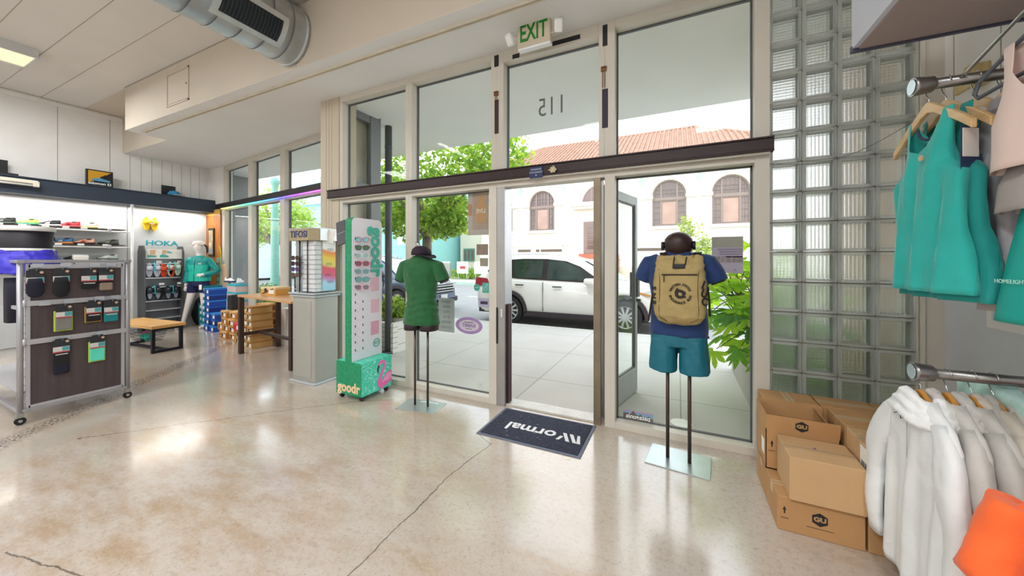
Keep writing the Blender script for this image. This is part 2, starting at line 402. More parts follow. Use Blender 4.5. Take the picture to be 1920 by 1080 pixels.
# ================================================================== main shopfront frames
YF0, YF1, YG = D, D + .125, D + .10
BRT = mat('bright_white_frame', '#eeeae2', .4, var=.02)
GASK = mat('dark_glazing_gasket', '#55595b', .5)
def frame_window(idx, x0, x1, z0, z1, wl, wr, wb, wt, label=None):
    m = MB()
    m.box(x0, x0 + wl, YF0, YF1, z0, z1); m.box(x1 - wr, x1, YF0, YF1, z0, z1)
    m.box(x0 + wl, x1 - wr, YF0, YF1, z0, z0 + wb); m.box(x0 + wl, x1 - wr, YF0, YF1, z1 - wt, z1)
    o = struct(m.build('window_%d' % idx, FRM, bevel=.003))
    X0, X1, Z0, Z1 = x0 + wl, x1 - wr, z0 + wb, z1 - wt
    m = MB()
    for a, b, c, d in ((X0, X0 + .012, Z0, Z1), (X1 - .012, X1, Z0, Z1), (X0, X1, Z0, Z0 + .01), (X0, X1, Z1 - .012, Z1)): m.box(a, b, YG - .01, YG + .012, c, d)
    m.build('gasket', GASK, o)
    m = MB(); m.box(X0 + .002, X1 - .002, YG, YG + .006, Z0 + .002, Z1 - .002); m.build('pane', GLASS, o)
    return o
ZT0, ZT1 = 2.115, 2.30
frame_window(1, -3.80, -2.70, 0, 2.2, .05, .045, .058, .085); frame_window(2, -2.70, -1.60, 0, 2.2, .045, .085, .058, .085)
frame_window(3, -.565, .50, 0, 2.2, .085, .004, .058, .085)
frame_window(4, -3.80, -2.70, 2.2, SOF, .05, .045, .06, .07); frame_window(5, -2.70, -1.60, 2.2, SOF, .045, .06, .06, .07)
frame_window(6, -1.60, -.565, 2.2, SOF, .075, .05, .06, .11); frame_window(7, -.565, .50, 2.2, SOF, .085, .004, .06, .07)
# door opening: aluminium jambs, head, ribbed threshold
ALU = mat('brushed_aluminium', '#a9a9ab', .35, .85, var=.05)
DALU = mat('worn_bronze_aluminium', '#8b7d6b', .45, .5, var=.1)
m = MB(); m.box(-1.60, -1.515, D + .005, D + .17, 0, 2.12); m.mi = 1; m.box(-.66, -.60, D, D + .17, 0, 2.12); m.mi = 2; m.box(-1.60, -.565, D, D + .125, 2.115, 2.20)
struct(m.build('trim_3', [ALU, DALU, FRM], bevel=.003))
m = MB(); m.box(-1.515, -.66, D + .03, D + .19, .001, .012)
for i in range(7): m.box(-1.515, -.66, D + .04 + i * .021, D + .05 + i * .021, .012, .018)
struct(m.build('trim_4', mat('pale_aluminium_threshold', '#d6d4cf', .35, .6)))
m = MB(); m.box(-1.603, -1.588, D - .004, D + .006, .60, .95); struct(m.build('trim_5', mat('black_rubber_strip', '#17161a', .6)))
m = MB(); m.box(-1.555, -1.535, D - .002, D + .006, .86, .94); tag(m.build('strike_plate', mat('bright_steel', '#dcdcdc', .25, .9)), 'small oval strike plate on the left door jamb', 'strike plate')
m = MB(); m.box(-1.515, -1.495, D + .05, D + .12, .02, .98); struct(m.build('trim_6', mat('dark_red_brown_seal', '#3a1a1c', .6)))
# door leaf swung outwards
GREYP = mat('light_grey_door_paint', '#b9bcc0', .45, var=.03)
door = thing('door_1', None, None, (-.615, D + .15, 0), math.radians(76.5)); struct(door)
L = .845; m = MB()
m.box(0, .055, -.02, .02, .01, 2.08); m.box(L - .06, L, -.02, .02, .01, 2.08); m.box(.055, L - .06, -.02, .02, .01, .27); m.box(.055, L - .06, -.02, .02, 1.99, 2.08)
m.build('door_frame', GREYP, door, bevel=.003)
m = MB(); m.box(.056, L - .061, -.004, .004, .27, 1.99); m.build('door_pane', GLASS, door)
m = MB()
for a, b, c, d in ((.055, .068, .27, 1.99), (L - .075, L - .06, .27, 1.99), (.055, L - .06, .27, .282), (.055, L - .06, 1.978, 1.99)): m.box(a, b, -.012, .012, c, d)
m.build('gasket', GASK, door)
m = MB(); m.box(L - .05, L + .004, -.045, .045, 1.02, 1.28); m.cyl((L - .02, -.06, .98), (L - .02, .06, .98), .018); m.build('door_handle', mat('dark_bronze', '#4b4a4d', .4, .6), door)

# ================================================================== left shopfront (local frame LF)
m = MB()
us = [(.0, .26), (1.10, 1.55), (2.40, 2.78), (3.70, 3.98)]
def lfbox(m, x0, x1, y0, y1, z0, z1): m.box(x0, x1, y0, y1, z0, z1, LF)
bays = [(0, 1.30), (1.30, 2.58), (2.58, 3.95)]
widx = 8
def lf_window(idx, x0, x1, z0, z1, wl, wr, wb, wt):
    m = MB(); a, b = 0, .12
    for q in ((x0, x0 + wl, z0, z1), (x1 - wr, x1, z0, z1), (x0 + wl, x1 - wr, z0, z0 + wb), (x0 + wl, x1 - wr, z1 - wt, z1)): m.box(q[0], q[1], a, b, q[2], q[3], LF)
    o = struct(m.build('window_%d' % idx, FRM, bevel=.003))
    m = MB(); m.box(x0 + wl, x1 - wr, .09, .096, z0 + wb, z1 - wt, LF); m.build('pane', GLASS, o)
    m = MB(); X0, X1, Z0, Z1 = x0 + wl, x1 - wr, z0 + wb, z1 - wt
    for q in ((X0, X0 + .03, Z0, Z1), (X1 - .012, X1, Z0, Z1), (X0, X1, Z1 - .012, Z1)): m.box(q[0], q[1], .085, .11, q[2], q[3], LF)
    m.build('gasket', GASK, o)
for x0, x1 in bays:
    lf_window(widx, x0, x1, .10, 2.55, .09, .07, .28, .07); widx += 1
    lf_window(widx, x0, x1, 2.55, SOF, .09, .07, .06, .08); widx += 1
m = MB(); m.box(0, 3.95, 0, .14, 0, .10, LF); m.box(3.95, 4.98, 0, .14, 0, SOF, LF); struct(m.build('wall_left_shopfront', FRM))
# dark bars that run along both shopfronts
BAR = mat('dark_stained_beam', '#2a1416', .5, var=.2, vscale=6)
m = MB(); m.box(-3.95, .60, D - .06, D - .002, 2.185, 2.262); m.box(-3.95, .60, D - .07, D - .002, 2.262, 2.275); m.box(-3.95, .60, D - .066, D - .002, 2.172, 2.185)
bar = m.build('shopfront_beam', BAR, bevel=.003); tag(bar, 'long dark red-brown beam across the doorway windows', 'beam')
m = MB(); m.box(-3.93, .58, D - .045, D - .004, 2.158, 2.172); m.build('underside_strip', FRM, bar)
BLK = mat('black_satin_paint', '#1b1b1e', .45, var=.1)
m = MB(); m.box(-.20, 3.97, -.07, -.002, 2.515, 2.615, LF)
bar2 = m.build('shopfront_beam', BLK, bevel=.003); tag(bar2, 'black beam across the three left windows with rainbow lit underside', 'beam')
# rainbow LED strip below it
LED = bpy.data.materials.new('rainbow_led_strip'); LED.use_nodes = True; N = NT(LED); g = N.sep(N.obj())[0]
# object coordinates are world here: strip x runs from -8.95 to -5.1
fac = N.math('DIVIDE', N.math('ADD', g, 8.95), 3.85)
cc = N.ramp(fac, [(0, '#ffd24a'), (.1, '#b6e86a'), (.3, '#25d9b4'), (.5, '#27a8f0'), (.68, '#3f3df5'), (.82, '#9a35e8'), (1, '#e04ad8')])
N.n.links.new(cc, N.b.inputs['Emission Color']); N.b.inputs['Emission Strength'].default_value = 3.2; N.b.inputs['Base Color'].default_value = (.5, .5, .5, 1)
m = MB(); m.box(.02, 3.93, -.045, -.025, 2.503, 2.514, LF); m.build('led_strip', LED, bar2)
# orange timber board below the beam in the corner
WOODO = wood_mat('orange_varnished_pine', '#c07a2a', '#96541a', 1.0, 2, .35)
m = MB(); m.box(-9.53, -8.97, 4.19, 4.224, .02, 2.38)
wb = m.build('timber_panel', WOODO); tag(wb, 'tall orange-brown timber board in the corner beside the windows', 'panel')
m = MB(); m.box(-9.53, -8.97, 4.185, 4.191, 2.38, 2.5); m.build('top_board', mat('pale_pine', '#d9a64c', .5), wb)
m = MB(); m.box(-9.40, -9.18, 4.165, 4.189, 1.48, 2.1); fr = m.build('picture_frame', mat('dark_frame', '#2e2118', .4)); tag(fr, 'narrow tall dark picture frame on the orange timber board', 'picture')
m = MB(); m.box(-9.37, -9.21, 4.161, 4.166, 1.53, 2.05); pm = mat('abstract_print', '#b7a893', .6, var=0); N = NT(pm); N.col(N.ramp(N.noise(N.obj(), 6, 3), [(.4, '#c9c2b2'), (.5, '#b08a5a'), (.6, '#7c8a93')])); m.build('print', pm, fr)

# glass return between column and left shopfront (outside), grey frame
GF = mat('grey_exterior_frame', '#77797c', .5, var=.04)
m = MB(); X = -3.93
m.box(X - .05, X + .02, D + .25, D + .33, 0, SOF); m.box(X - .05, X + .03, 3.62, 3.80, 0, SOF); m.box(X - .05, X + .02, D + .33, 3.62, SOF - .1, SOF); m.box(X - .05, X + .02, D + .33, 3.62, 2.36, 2.46); m.box(X - .05, X + .02, D + .33, 3.62, 0, .5)
o = struct(m.build('window_14', GF)); m = MB(); m.box(X - .02, X - .014, D + .33, 3.62, .5, 2.36); m.box(X - .02, X - .014, D + .33, 3.62, 2.46, SOF - .1); m.build('pane', GLASS, o)

# ================================================================== glass block panel
GB = bpy.data.materials.new('ribbed_glass_block'); GB.use_nodes = True; N = NT(GB); b = N.b
b.inputs['Base Color'].default_value = (.96, .98, .97, 1); b.inputs['Transmission Weight'].default_value = 1.0; b.inputs['Roughness'].default_value = .05; b.inputs['IOR'].default_value = 1.12
s_ = N.sep(N.pos())
wx = N.math('SINE', N.math('MULTIPLY', s_[0], 2 * PI / .0205)); wz = N.math('SINE', N.math('MULTIPLY', s_[2], 2 * PI / .0205))
h = N.math('ADD', wx, wz); N.bump(h, 1.0, .005)
tl = N.n.nodes.new('ShaderNodeBsdfTranslucent'); tl.inputs[0].default_value = (.93, .95, .94, 1); mx_ = N.n.nodes.new('ShaderNodeMixShader'); mx_.inputs[0].default_value = .15
tpb = N.n.nodes.new('ShaderNodeBsdfTransparent'); tpb.inputs[0].default_value = (.97, .985, .98, 1); mx0 = N.n.nodes.new('ShaderNodeMixShader'); mx0.inputs[0].default_value = .32
N.n.links.new(N.b.outputs[0], mx0.inputs[1]); N.n.links.new(tpb.outputs[0], mx0.inputs[2]); N.n.links.new(mx0.outputs[0], mx_.inputs[1]); N.n.links.new(tl.outputs[0], mx_.inputs[2]); N.n.links.new(mx_.outputs[0], N.n.nodes['Material Output'].inputs[0])
GBC = bpy.data.materials.new('clear_block_rim'); GBC.use_nodes = True; b = GBC.node_tree.nodes['Principled BSDF']
b.inputs['Base Color'].default_value = (.86, .90, .87, 1); b.inputs['Transmission Weight'].default_value = .8; b.inputs['Roughness'].default_value = .15; b.inputs['IOR'].default_value = 1.12
tl = GBC.node_tree.nodes.new('ShaderNodeBsdfTranslucent'); tl.inputs[0].default_value = (.95, .96, .95, 1); mx_ = GBC.node_tree.nodes.new('ShaderNodeMixShader'); mx_.inputs[0].default_value = .72
GBC.node_tree.links.new(b.outputs[0], mx_.inputs[1]); GBC.node_tree.links.new(tl.outputs[0], mx_.inputs[2]); GBC.node_tree.links.new(mx_.outputs[0], GBC.node_tree.nodes['Material Output'].inputs[0])
MORT = mat('grey_mortar', '#8d877b', .8, var=.1)
x0, x1, zt = .585, 1.34, 3.43; pw, ph = (x1 - x0) / 4, .21
m = MB(); m.box(x0, x1, D + .01, D + .13, SOF - .03, SOF)
g = .0045
for i in range(5): m.box(x0 + i * pw - (g if i else 0), x0 + i * pw + (g if i < 4 else 0), D + .045, D + .10, 0, zt)
for k in range(17):
    if k * ph < zt: m.box(x0, x1, D + .044, D + .101, max(0, k * ph - .002 - g), k * ph - .002 + g)
gb = struct(m.build('window_15', MORT))
m = MB(); r = MB()
for i in range(4):
    for k in range(16):
        X0, X1, Z0, Z1 = x0 + i * pw + g, x0 + (i + 1) * pw - g, k * ph + g, (k + 1) * ph - g
        if Z1 > zt - .03: Z1 = zt - .03
        e = .017
        m.bevbox(X0 + e, X1 - e, D + .022, D + .034, Z0 + e, Z1 - e, .004, 1); m.bevbox(X0 + e, X1 - e, D + .11, D + .122, Z0 + e, Z1 - e, .004, 1)
        for q in ((X0, X0 + e, Z0, Z1), (X1 - e, X1, Z0, Z1), (X0 + e, X1 - e, Z0, Z0 + e), (X0 + e, X1 - e, Z1 - e, Z1)): r.bevbox(q[0], q[1], D + .02, D + .124, q[2], q[3], .004, 1)
m.build('block_faces', GB, gb); r.build('block_rims', GBC, gb)

# ================================================================== exterior setting
SIDE = mat('pale_concrete_pavement', '#cfc8bd', .85, var=0)
N = NT(SIDE); P = N.pos(); c1 = N.ramp(N.noise(P, .8, 5, .6), [(.3, '#b9b3a9'), (.7, '#c6c1b9')]); c1 = N.mix(N.ramp(N.noise(P, 70, 2), [(.6, 0.0), (.75, .3)]), c1, '#9f978a')
s_ = N.sep(P)
def joint(v, off, step, w):
    q = N.math('ABSOLUTE', N.math('SUBTRACT', N.math('FRACT', N.math('DIVIDE', N.math('SUBTRACT', v, off), step)), .5))
    return N.math('GREATER_THAN', q, .5 - w / step / 2)
jm = N.math('MAXIMUM', joint(s_[0], -1.50, 1.52, .012), joint(s_[1], 3.93, 1.22, .012)); c1 = N.mix(N.math('MULTIPLY', jm, .6), c1, '#6e675c'); N.col(c1)
m = MB(); m.box(-40, 25, D + .125, 6.95, -.3, -.003); m.box(-10.2, -4.0, 4.4, 4.6, -.3, -.003); m.mi = 1; m.box(-40, 25, 6.95, 7.08, -.3, 0.0)
struct(m.build('pavement', [SIDE, mat('kerb_concrete', '#c3bdb1', .85, var=.08)]))
ASPH = mat('grey_asphalt', '#8f8d8b', .9, var=.06, vscale=2, bump=.2, bscale=120)  # plain mid-grey asphalt with slight random mottling
m = MB(); m.box(-90, 60, 7.08, 18.3, -.4, -.15); struct(m.build('road', ASPH))
m = MB(); m.box(-90, 60, 18.3, 18.45, -.4, .0); m.mi = 1; m.box(-90, 60, 18.45, 21.5, -.4, -.002); struct(m.build('far_pavement', [mat('green_tinted_kerb', '#a8bfb1', .8), SIDE]))
LAWN = mat('dry_lawn', '#a9ab7a', .95, var=.15, vscale=3, bump=.4)
m = MB(); m.box(-90, 60, 21.5, 60, -.4, -.001); struct(m.build('lawn', LAWN))
m = MB()
for x in range(-40, 30, 4): m.box(x, x + 1.6, 12.6, 12.7, -.149, -.146)
struct(m.build('road_marking', mat('white_road_paint', '#f0efe9', .7)))
# canopy outside: continues the lower ceiling out to 5.25 m
CANO = mat('white_canopy_underside', '#f1f0ee', .8, var=.02, vscale=2)
m = MB(); m.box(-3.9, 3.5, D + .131, 5.2, SOF, SOF + .12); m.box(-10.9, 3.5, 5.2, 5.27, SOF, SOF + .35); m.box(-10.2, 3.5, D + .1, 5.2, SOF + .3, SOF + .34)
v = [LF @ Vector((x, .146, 0)) for x in (-1.0, 5.15)]
m.prism([(v[0].x, v[0].y), (v[1].x, v[1].y), (-3.9, D + .75), (-3.9, 5.2), (v[0].x - .9, 5.2)], SOF, SOF + .12)
struct(m.build('canopy_ceiling', CANO))
m = MB(); m.box(-10.2, 3.5, -5.4, 3.2, CEIL + .13, CEIL + .25); m.box(-10.2, -4, 2.9, 4.6, SOF + .12, SOF + .3); struct(m.build('roof_ceiling', CREAM))
DGW = mat('dark_grey_render', '#84878a', .8, var=.05)
m = MB(); m.box(-10.2, -9.62, 4.40, 5.18, 0, SOF); m.box(-9.64, -9.0, 4.40, 4.46, 0, SOF); struct(m.build('wall_exterior_left', DGW))
m = MB(); m.box(1.46, 1.7, D + .2, 5.1, 0, SOF); struct(m.build('wall_exterior_right', mat('warm_brown_brick', '#b98f78', .8, var=.15, vscale=12)))
# round dark post under the canopy
m = MB(); m.cyl((-3.97, 4.02, 0), (-3.97, 4.02, SOF), .052, n=20); m.cyl((-3.97, 4.02, 0), (-3.97, 4.02, .03), .09, n=20); m.cyl((-3.97, 4.02, 3.1), (-3.97, 4.02, 3.13), .055, n=20)
tag(m.build('canopy_post', mat('dark_grey_steel', '#5a5c61', .5, .2)), 'round dark grey post holding the canopy outside', 'post')
# ================================================================== NEAR OBJECTS
RX = R(PI / 2, 'X')            # text plane facing -Y
# ---- exit sign
OW = mat('aged_ivory_plastic', '#c9bda6', .5, var=.04)
ex = thing('exit_sign', 'ivory exit sign with green letters and two emergency lamps under the ceiling', 'exit sign', (-1.115, 2.80, 3.24))
m = MB(); m.bevbox(-.152, .152, -.02, .03, 0, .225, .012); m.build('housing', OW, ex)
m = MB(); m.box(-.14, .15, -.018, .03, -.018, .0); m.mi = 0; m.build('lower_lens', mat('milky_plastic', '#eef0f0', .3), ex)
m = MB(); m.bevbox(-.055, .055, -.03, .06, .225, .262, .006); m.cyl((0, .01, .2), (0, .01, .262), .02); m.build('ceiling_mount', OW, ex)
text('EXIT', .205, mat('exit_green', '#0a7a22', .5, var=0), ex, T(0, -.021, .113) @ RX, .002, 'lettering', bold=.004, sx=.60)
WHP = mat('white_plastic', '#ecebe8', .4, var=.02)
for s in (-1, 1):
    for dz in (.07, .13): h = MB(); h.tube([(s * .15, 0, dz), (s * .19, -.005, dz)], .006); h.build('lamp_arm', OW, ex)
    h = MB(); h.bevbox(-.035, .035, -.03, .03, -.05, .05, .015, 2, T(s * .22, -.01, .11) @ R(s * .35, 'Z') @ R(.5, 'X')); h.build('lamp_head', WHP, ex)
# ---- tape, hinges on the upper transom
TAPE = mat('black_cloth_tape', '#1a171c', .6, var=.2)
def fbox(name, x0, x1, z0, z1, m_, label, cat, th=.004, group=None):
    q = MB(); q.box(x0, x1, D - th, D, z0, z1); return tag(q.build(name, m_), label, cat, group)
def fpx(u0, v0, u1, v1):
    a, b = PY(u0, v0, D), PY(u1, v1, D); return a.x, b.x, b.z, a.z
TRX = mat('dark_brown_tape', '#3a2522', .6)
def tape(u0, v0, u1, v1, m_, lab):
    x0, x1, z0, z1 = fpx(u0, v0, u1, v1); return fbox('tape_strip', x0, x1, z0, z1, m_, lab, 'tape', .003)
tape(927, 105, 935, 124, TAPE, 'short black tape strip on the frame left of the street number window')
tape(927.5, 188, 935, 250, TRX, 'long dark brown tape strip on the frame left of the street number window')
tape(1130, 48, 1139, 85, TAPE, 'short black tape strip on the frame right of the street number window')
tape(1129, 168, 1140, 239, mat('dark_violet_tape', '#2d2438', .6), 'long dark violet tape strip on the frame right of the street number window')
a, b = PY(1036, 74, D), PY(1088, 66, D); q = MB(); q.box(a.x, b.x, D - .003, D, 3.345, 3.385); tag(q.build('tape_strip', TAPE), 'black tape strip above the street number window right of the exit sign', 'tape')
a, b = PY(961, 96, D), PY(974, 96, D); q = MB(); q.box(a.x, b.x, D - .003, D, 3.325, 3.365); tag(q.build('tape_strip', TAPE), 'black tape piece just below the left lamp of the exit sign', 'tape')
BRS = mat('rusty_brass', '#7d5a3c', .5, .6, var=.2)
for u, v, lab in ((931, 176, 'small rusty latch with short chain on the left transom frame'), (1132.5, 130, 'small rusty latch with long chain on the right transom frame')):
    p = PY(u, v, D); h = thing('transom_latch', lab, 'latch', (p.x, D, p.z))
    q = MB(); q.bevbox(-.024, .024, -.014, 0, -.02, .02, .003); q.cyl((-.02, -.018, .012), (.02, -.018, .012), .006); q.build('latch_body', BRS, h)
    q = MB(); n = 5 if u < 1000 else 13
    for k in range(n):
        for s in (-1, 1): q.tube([(s * .009 + .004 * math.cos(t * PI / 3), -.012, -.022 - k * .011 + .007 * math.sin(t * PI / 3)) for t in range(6)], .0018, 4, closed=True)
    q.build('chain', BRS, h)
# ---- street number, seen from behind
p = PY(1028, 192, D)
q = text('115', .245, mat('grey_vinyl_number', '#59605d', .5, var=0), None, T(p.x, YG - .002, p.z) @ RX, .0008, 'street_number', bold=-.001, mirror=True, sx=.78); tag(q, 'street number 115 in grey vinyl seen mirrored on the upper pane', 'number')
# ---- occupancy plate and beam ornament
p = PY(1006, 324, D - .06)
op = thing('occupancy_plate', 'small dark blue maximum occupancy plate on the beam', 'sign', (p.x, D - .073, p.z))
q = MB(); q.bevbox(-.062, .062, 0, .003, -.05, .05, .001); q.build('plate', mat('navy_plate', '#1d2c5e', .4, var=0), op)
LT = mat('light_lettering', '#d5d8de', .5, var=0)
for i, (t_, s_) in enumerate((('MAXIMUM', .021), ('OCCUPANCY', .021), ('98', .018))): text(t_, s_, LT, op, T(0, -.001, .027 - i * .026) @ RX, .0006)
p = PY(1038, 319, D - .06)
q = MB()
for k in range(6): q.sph((.022 * math.cos(k * 1.047), 0, .018 * math.sin(k * 1.047)), (.014, .008, .011), 8, 6)
q.sph((0, 0, 0), (.016, .012, .014), 10, 6); q.sph((-.03, 0, 0), (.016, .007, .006), 8, 5); q.sph((.004, 0, .026), (.007, .006, .012), 8, 5)
tag(q.build('beam_ornament', mat('antique_ivory', '#cbbd9f', .5), None, (p.x, D - .08, p.z)), 'small cream carved ornament beside the occupancy plate', 'ornament')

# ---- posters and stickers on the glass (thin real sheets on the panes)
YP = YG - .003
def sheet(name, u0, v0, u1, v1, m_, lab, cat='poster', th=.001):
    a, b = PY(u0, v0, YP), PY(u1, v1, YP); x0, x1 = a.x, b.x; z1 = a.z; z0 = b.z
    h = thing(name, lab, cat, ((x0 + x1) / 2, YP, (z0 + z1) / 2)); w, hh = (x1 - x0) / 2, (z1 - z0) / 2
    q = MB(); q.box(-w, w, 0, th, -hh, hh); q.build('sheet', m_, h); return h, w, hh
GP = mat('grey_poster_back', '#a39d94', .7, var=.03)
h, w, hh = sheet('event_poster', 877.5, 361, 916.5, 440, GP, 'tall faded grey and orange event poster taped high on the glass')
pc = mat('faded_orange_art', '#a09080', .7, var=0); N = NT(pc); N.col(N.ramp(N.noise(N.obj(), 14, 4), [(.35, '#8b8787'), (.5, '#a08a74'), (.65, '#989088')]))
q = MB(); q.box(-w * .55, w * .97, -.001, 0, -hh * .75, hh * .95); q.build('artwork', pc, h)
q = MB(); q.prism([(-w * .2, -.12), (w * .75, -.12), (w * .75, .06), (w * .5, .14), (w * .27, .19), (w * .05, .14), (-w * .2, .06)], .001, .002, RX @ T(0, .02, 0)); q.build('arch_shape', mat('faded_amber', '#a8865f', .7), h)
text('LIVE', .062, mat('faded_cream', '#cfc6b4', .7, var=0), h, T(w * .25, -.003, .02) @ RX, .0006, mirror=True, bold=.001)
q = MB(); q.box(-w, -w * .6, -.001, 0, -.02, .10); q.build('side_block', mat('faded_rust', '#a87e66', .7), h)
sheet('small_poster', 893.5, 458, 915, 478, mat('brown_paper_back', '#86766c', .7, var=.15, vscale=20), 'small square brown poster back, upper of two below the event poster')
sheet('small_poster', 900, 484, 915, 499.5, mat('grey_brown_paper_back', '#948c7c', .7, var=.12, vscale=20), 'smaller grey-brown poster back, lower of two below the event poster')
TEAL = mat('teal_sticker', '#4fae9f', .5, var=.03)
p = PY(894, 539, YP); st = thing('round_sticker', 'round teal sticker on the glass left of the door', 'sticker', (p.x, YP, p.z)); q = MB(); q.cyl((0, 0, 0), (0, .001, 0), .037, n=28); q.build('disc', TEAL, st)
q = MB(); q.tube([(.03 * math.cos(k * PI / 10), -.0008, .03 * math.sin(k * PI / 10)) for k in range(20)], .0012, 4, closed=True); q.box(-.018, .018, -.001, 0, -.004, .006); q.build('print', mat('pale_teal_print', '#a8dbd0', .5), st)
h, w, hh = sheet('access_sticker', 904.5, 530, 917, 549.5, TEAL, 'square teal wheelchair access sticker beside the door frame', 'sticker')
q = MB(); q.tube([(.016, -.001, .03), (.008, -.001, .005), (-.014, -.001, .003), (-.026, -.001, -.022)], .0022, 5); q.tube([(.005 + .018 * math.cos(.4 + k * .42), -.001, -.012 + .018 * math.sin(PI * .75 + .2 + k * .42)) for k in range(9)], .002, 5); q.sph((.018, -.001, .036), (.005, .001, .005), 8, 6); q.build('symbol', mat('white_print', '#e9efec', .5), h)
h, w, hh = sheet('notice_sticker', 897, 558.5, 917, 577, mat('lilac_paper', '#b3b1cd', .6), 'small lilac notice sticker with dark centre panel', 'sticker')
q = MB(); q.box(-w * .6, w * .75, -.001, 0, -hh * .32, hh * .32); q.build('dark_panel', mat('dark_panel', '#3b3a4a', .6), h)
# purple oval
p = PY(879, 610.5, YP); ov = thing('oval_sticker', 'purple oval ring sticker with mirrored wording on the glass', 'sticker', (p.x, YP, p.z))
def ellipse(a, b, n=40): return [(a * math.cos(2 * PI * i / n), b * math.sin(2 * PI * i / n)) for i in range(n)]
q = MB(); A_, B_ = [[Vector((x, y_, z)) for (x, z) in ellipse(*ab)] for y_, ab in ((0, (.165, .088)), (0, (.122, .058)))]
ra, rb_ = q.ring(A_), q.ring(B_); q.bridge(ra, rb_, smooth=False); q.build('ring', mat('purple_sticker', '#a98bc0', .6, var=.03), ov, solid=.001)
q = MB(); q.prism(ellipse(.121, .057), 0, .0006, RX); q.build('centre', mat('pale_lilac', '#d3c9d6', .6), ov)
PUR = mat('purple_print', '#8d76ab', .6, var=0)
text('RABBIT', .052, PUR, ov, T(0, -.0012, 0) @ RX, .0005, mirror=True, bold=.0012); q = MB(); q.box(-.04, .04, -.001, 0, -.038, -.032); q.box(-.055, .055, -.001, 0, .031, .037); q.build('fine_print', mat('dark_panel'), ov)
# grey wordy poster
h, w, hh = sheet('wordy_poster', 822, 558, 852, 624, mat('pale_grey_poster', '#a9b3b1', .7, var=.03), 'grey poster filled with rows of mirrored words beside the green shirt')
WD = mat('mid_grey_print', '#8a9492', .7, var=0)
for i, t_ in enumerate(('MOUNTAIN', 'RUNNING', 'MILES', 'OF TRAIL', 'RUN MORE', 'GO RUN')): text(t_, .04, WD, h, T(0, -.001, hh * .78 - i * hh * .3) @ RX, .0004, mirror=True, sx=.55 if len(t_) > 6 else .85)
h, w, hh = sheet('clear_leaflet', 824, 493, 846.5, 521, mat('pale_leaflet', '#c5cfc9', .5, alpha=.55), 'pale see-through leaflet holder on the glass behind the green shirt', 'leaflet')
q = MB(); q.tube([(-.02, -.002, -.05), (-.02, -.002, .03), (-.01, -.002, .045), (.0, -.002, .03), (.0, -.002, -.05)], .0018, 5); q.build('drawn_loop', mat('grey_line', '#8f9795', .6), h)
# right poster
h, w, hh = sheet('notice_poster', 1334.5, 444.5, 1393.5, 512.5, mat('lilac_grey_poster', '#aaa4b2', .7, var=.03), 'large lilac-grey notice poster on the glass right of the backpack')
q = MB(); q.box(-w, w, -.001, 0, hh * .42, hh); q.build('header_block', mat('olive_grey', '#98988c', .7), h)
q = MB()
for i, (a, b) in enumerate(((-.62, .95), (-.5, .95), (-.5, .95), (-.1, .95))): q.box(w * a, w * b, -.001, 0, hh * (.3 - i * .13) - .006, hh * (.3 - i * .13) + .006)
q.build('text_rows', mat('dim_purple_print', '#8c8496', .7), h)
q = MB()
for a, b in ((-.9, -.45), (-.4, .25), (.3, .97)): q.box(w * a, w * b, -.001, 0, -hh * .42, -hh * .08)
q.build('photo_strip', mat('dull_photo', '#8f8688', .7, var=.25, vscale=30), h)
text('A', .03, mat('dim_purple_print', '#8c8496'), h, T(w * .5, -.001, -hh * .83) @ RX, .0004)
# outdoor brand sticker
h, w, hh = sheet('dealer_sticker', 1168.5, 768, 1224.5, 794, mat('sky_print', '#7fa6c4', .6, var=.15, vscale=9), 'authorised dealer sticker with mountain skyline low on the glass', 'sticker')
hh = .052
q = MB(); q.prism([(-w, -hh), (w, -hh), (w, -.005), (w * .8, .0), (w * .72, .016), (w * .6, .0), (w * .3, .004), (w * .18, .022), (w * .05, .006), (-w * .1, .012), (-w * .32, .042), (-w * .5, .01), (-w * .7, .018), (-w, .012)], 0, .0015, RX); q.build('mountains', mat('mountain_print', '#6c5f5b', .6, var=.15), h)
q = MB(); q.box(-w, w, -.0008, 0, .03, .04); q.build('pink_cloud', mat('pink_cloud_print', '#b48fb5', .6), h)
text('patagonia', .052, mat('white_print'), h, T(0, -.0022, -.008) @ RX, .0005, mirror=True, bold=.001, sx=.98); text('AUTHORIZED DEALER', .021, mat('pale_print', '#cfc7bd'), h, T(0, -.0022, -.038) @ RX, .0005, mirror=True, sx=.98)
for u, v, lab in ((785, 704, 'small clear triangular sticker low on the glass beside the mannequin pole'), (901, 723, 'small clear square sticker low on the glass near the door')):
    p = PY(u, v, YP); q = MB(); pts = [(-.03, 0, -.02), (.03, 0, -.02), (0, 0, .04)] if u < 800 else [(-.025, 0, -.03), (.025, 0, -.03), (.025, 0, .03), (-.025, 0, .03)]
    q.tube(pts, .0015, 4, closed=True); 
    if u > 800: q.tube([(-.015, 0, .015), (.015, 0, .015), (-.015, 0, -.015), (.015, 0, -.015)], .0015, 4)
    tag(q.build('clear_sticker', mat('pale_grey_print', '#a9b0ab', .6), None, p), lab, 'sticker')

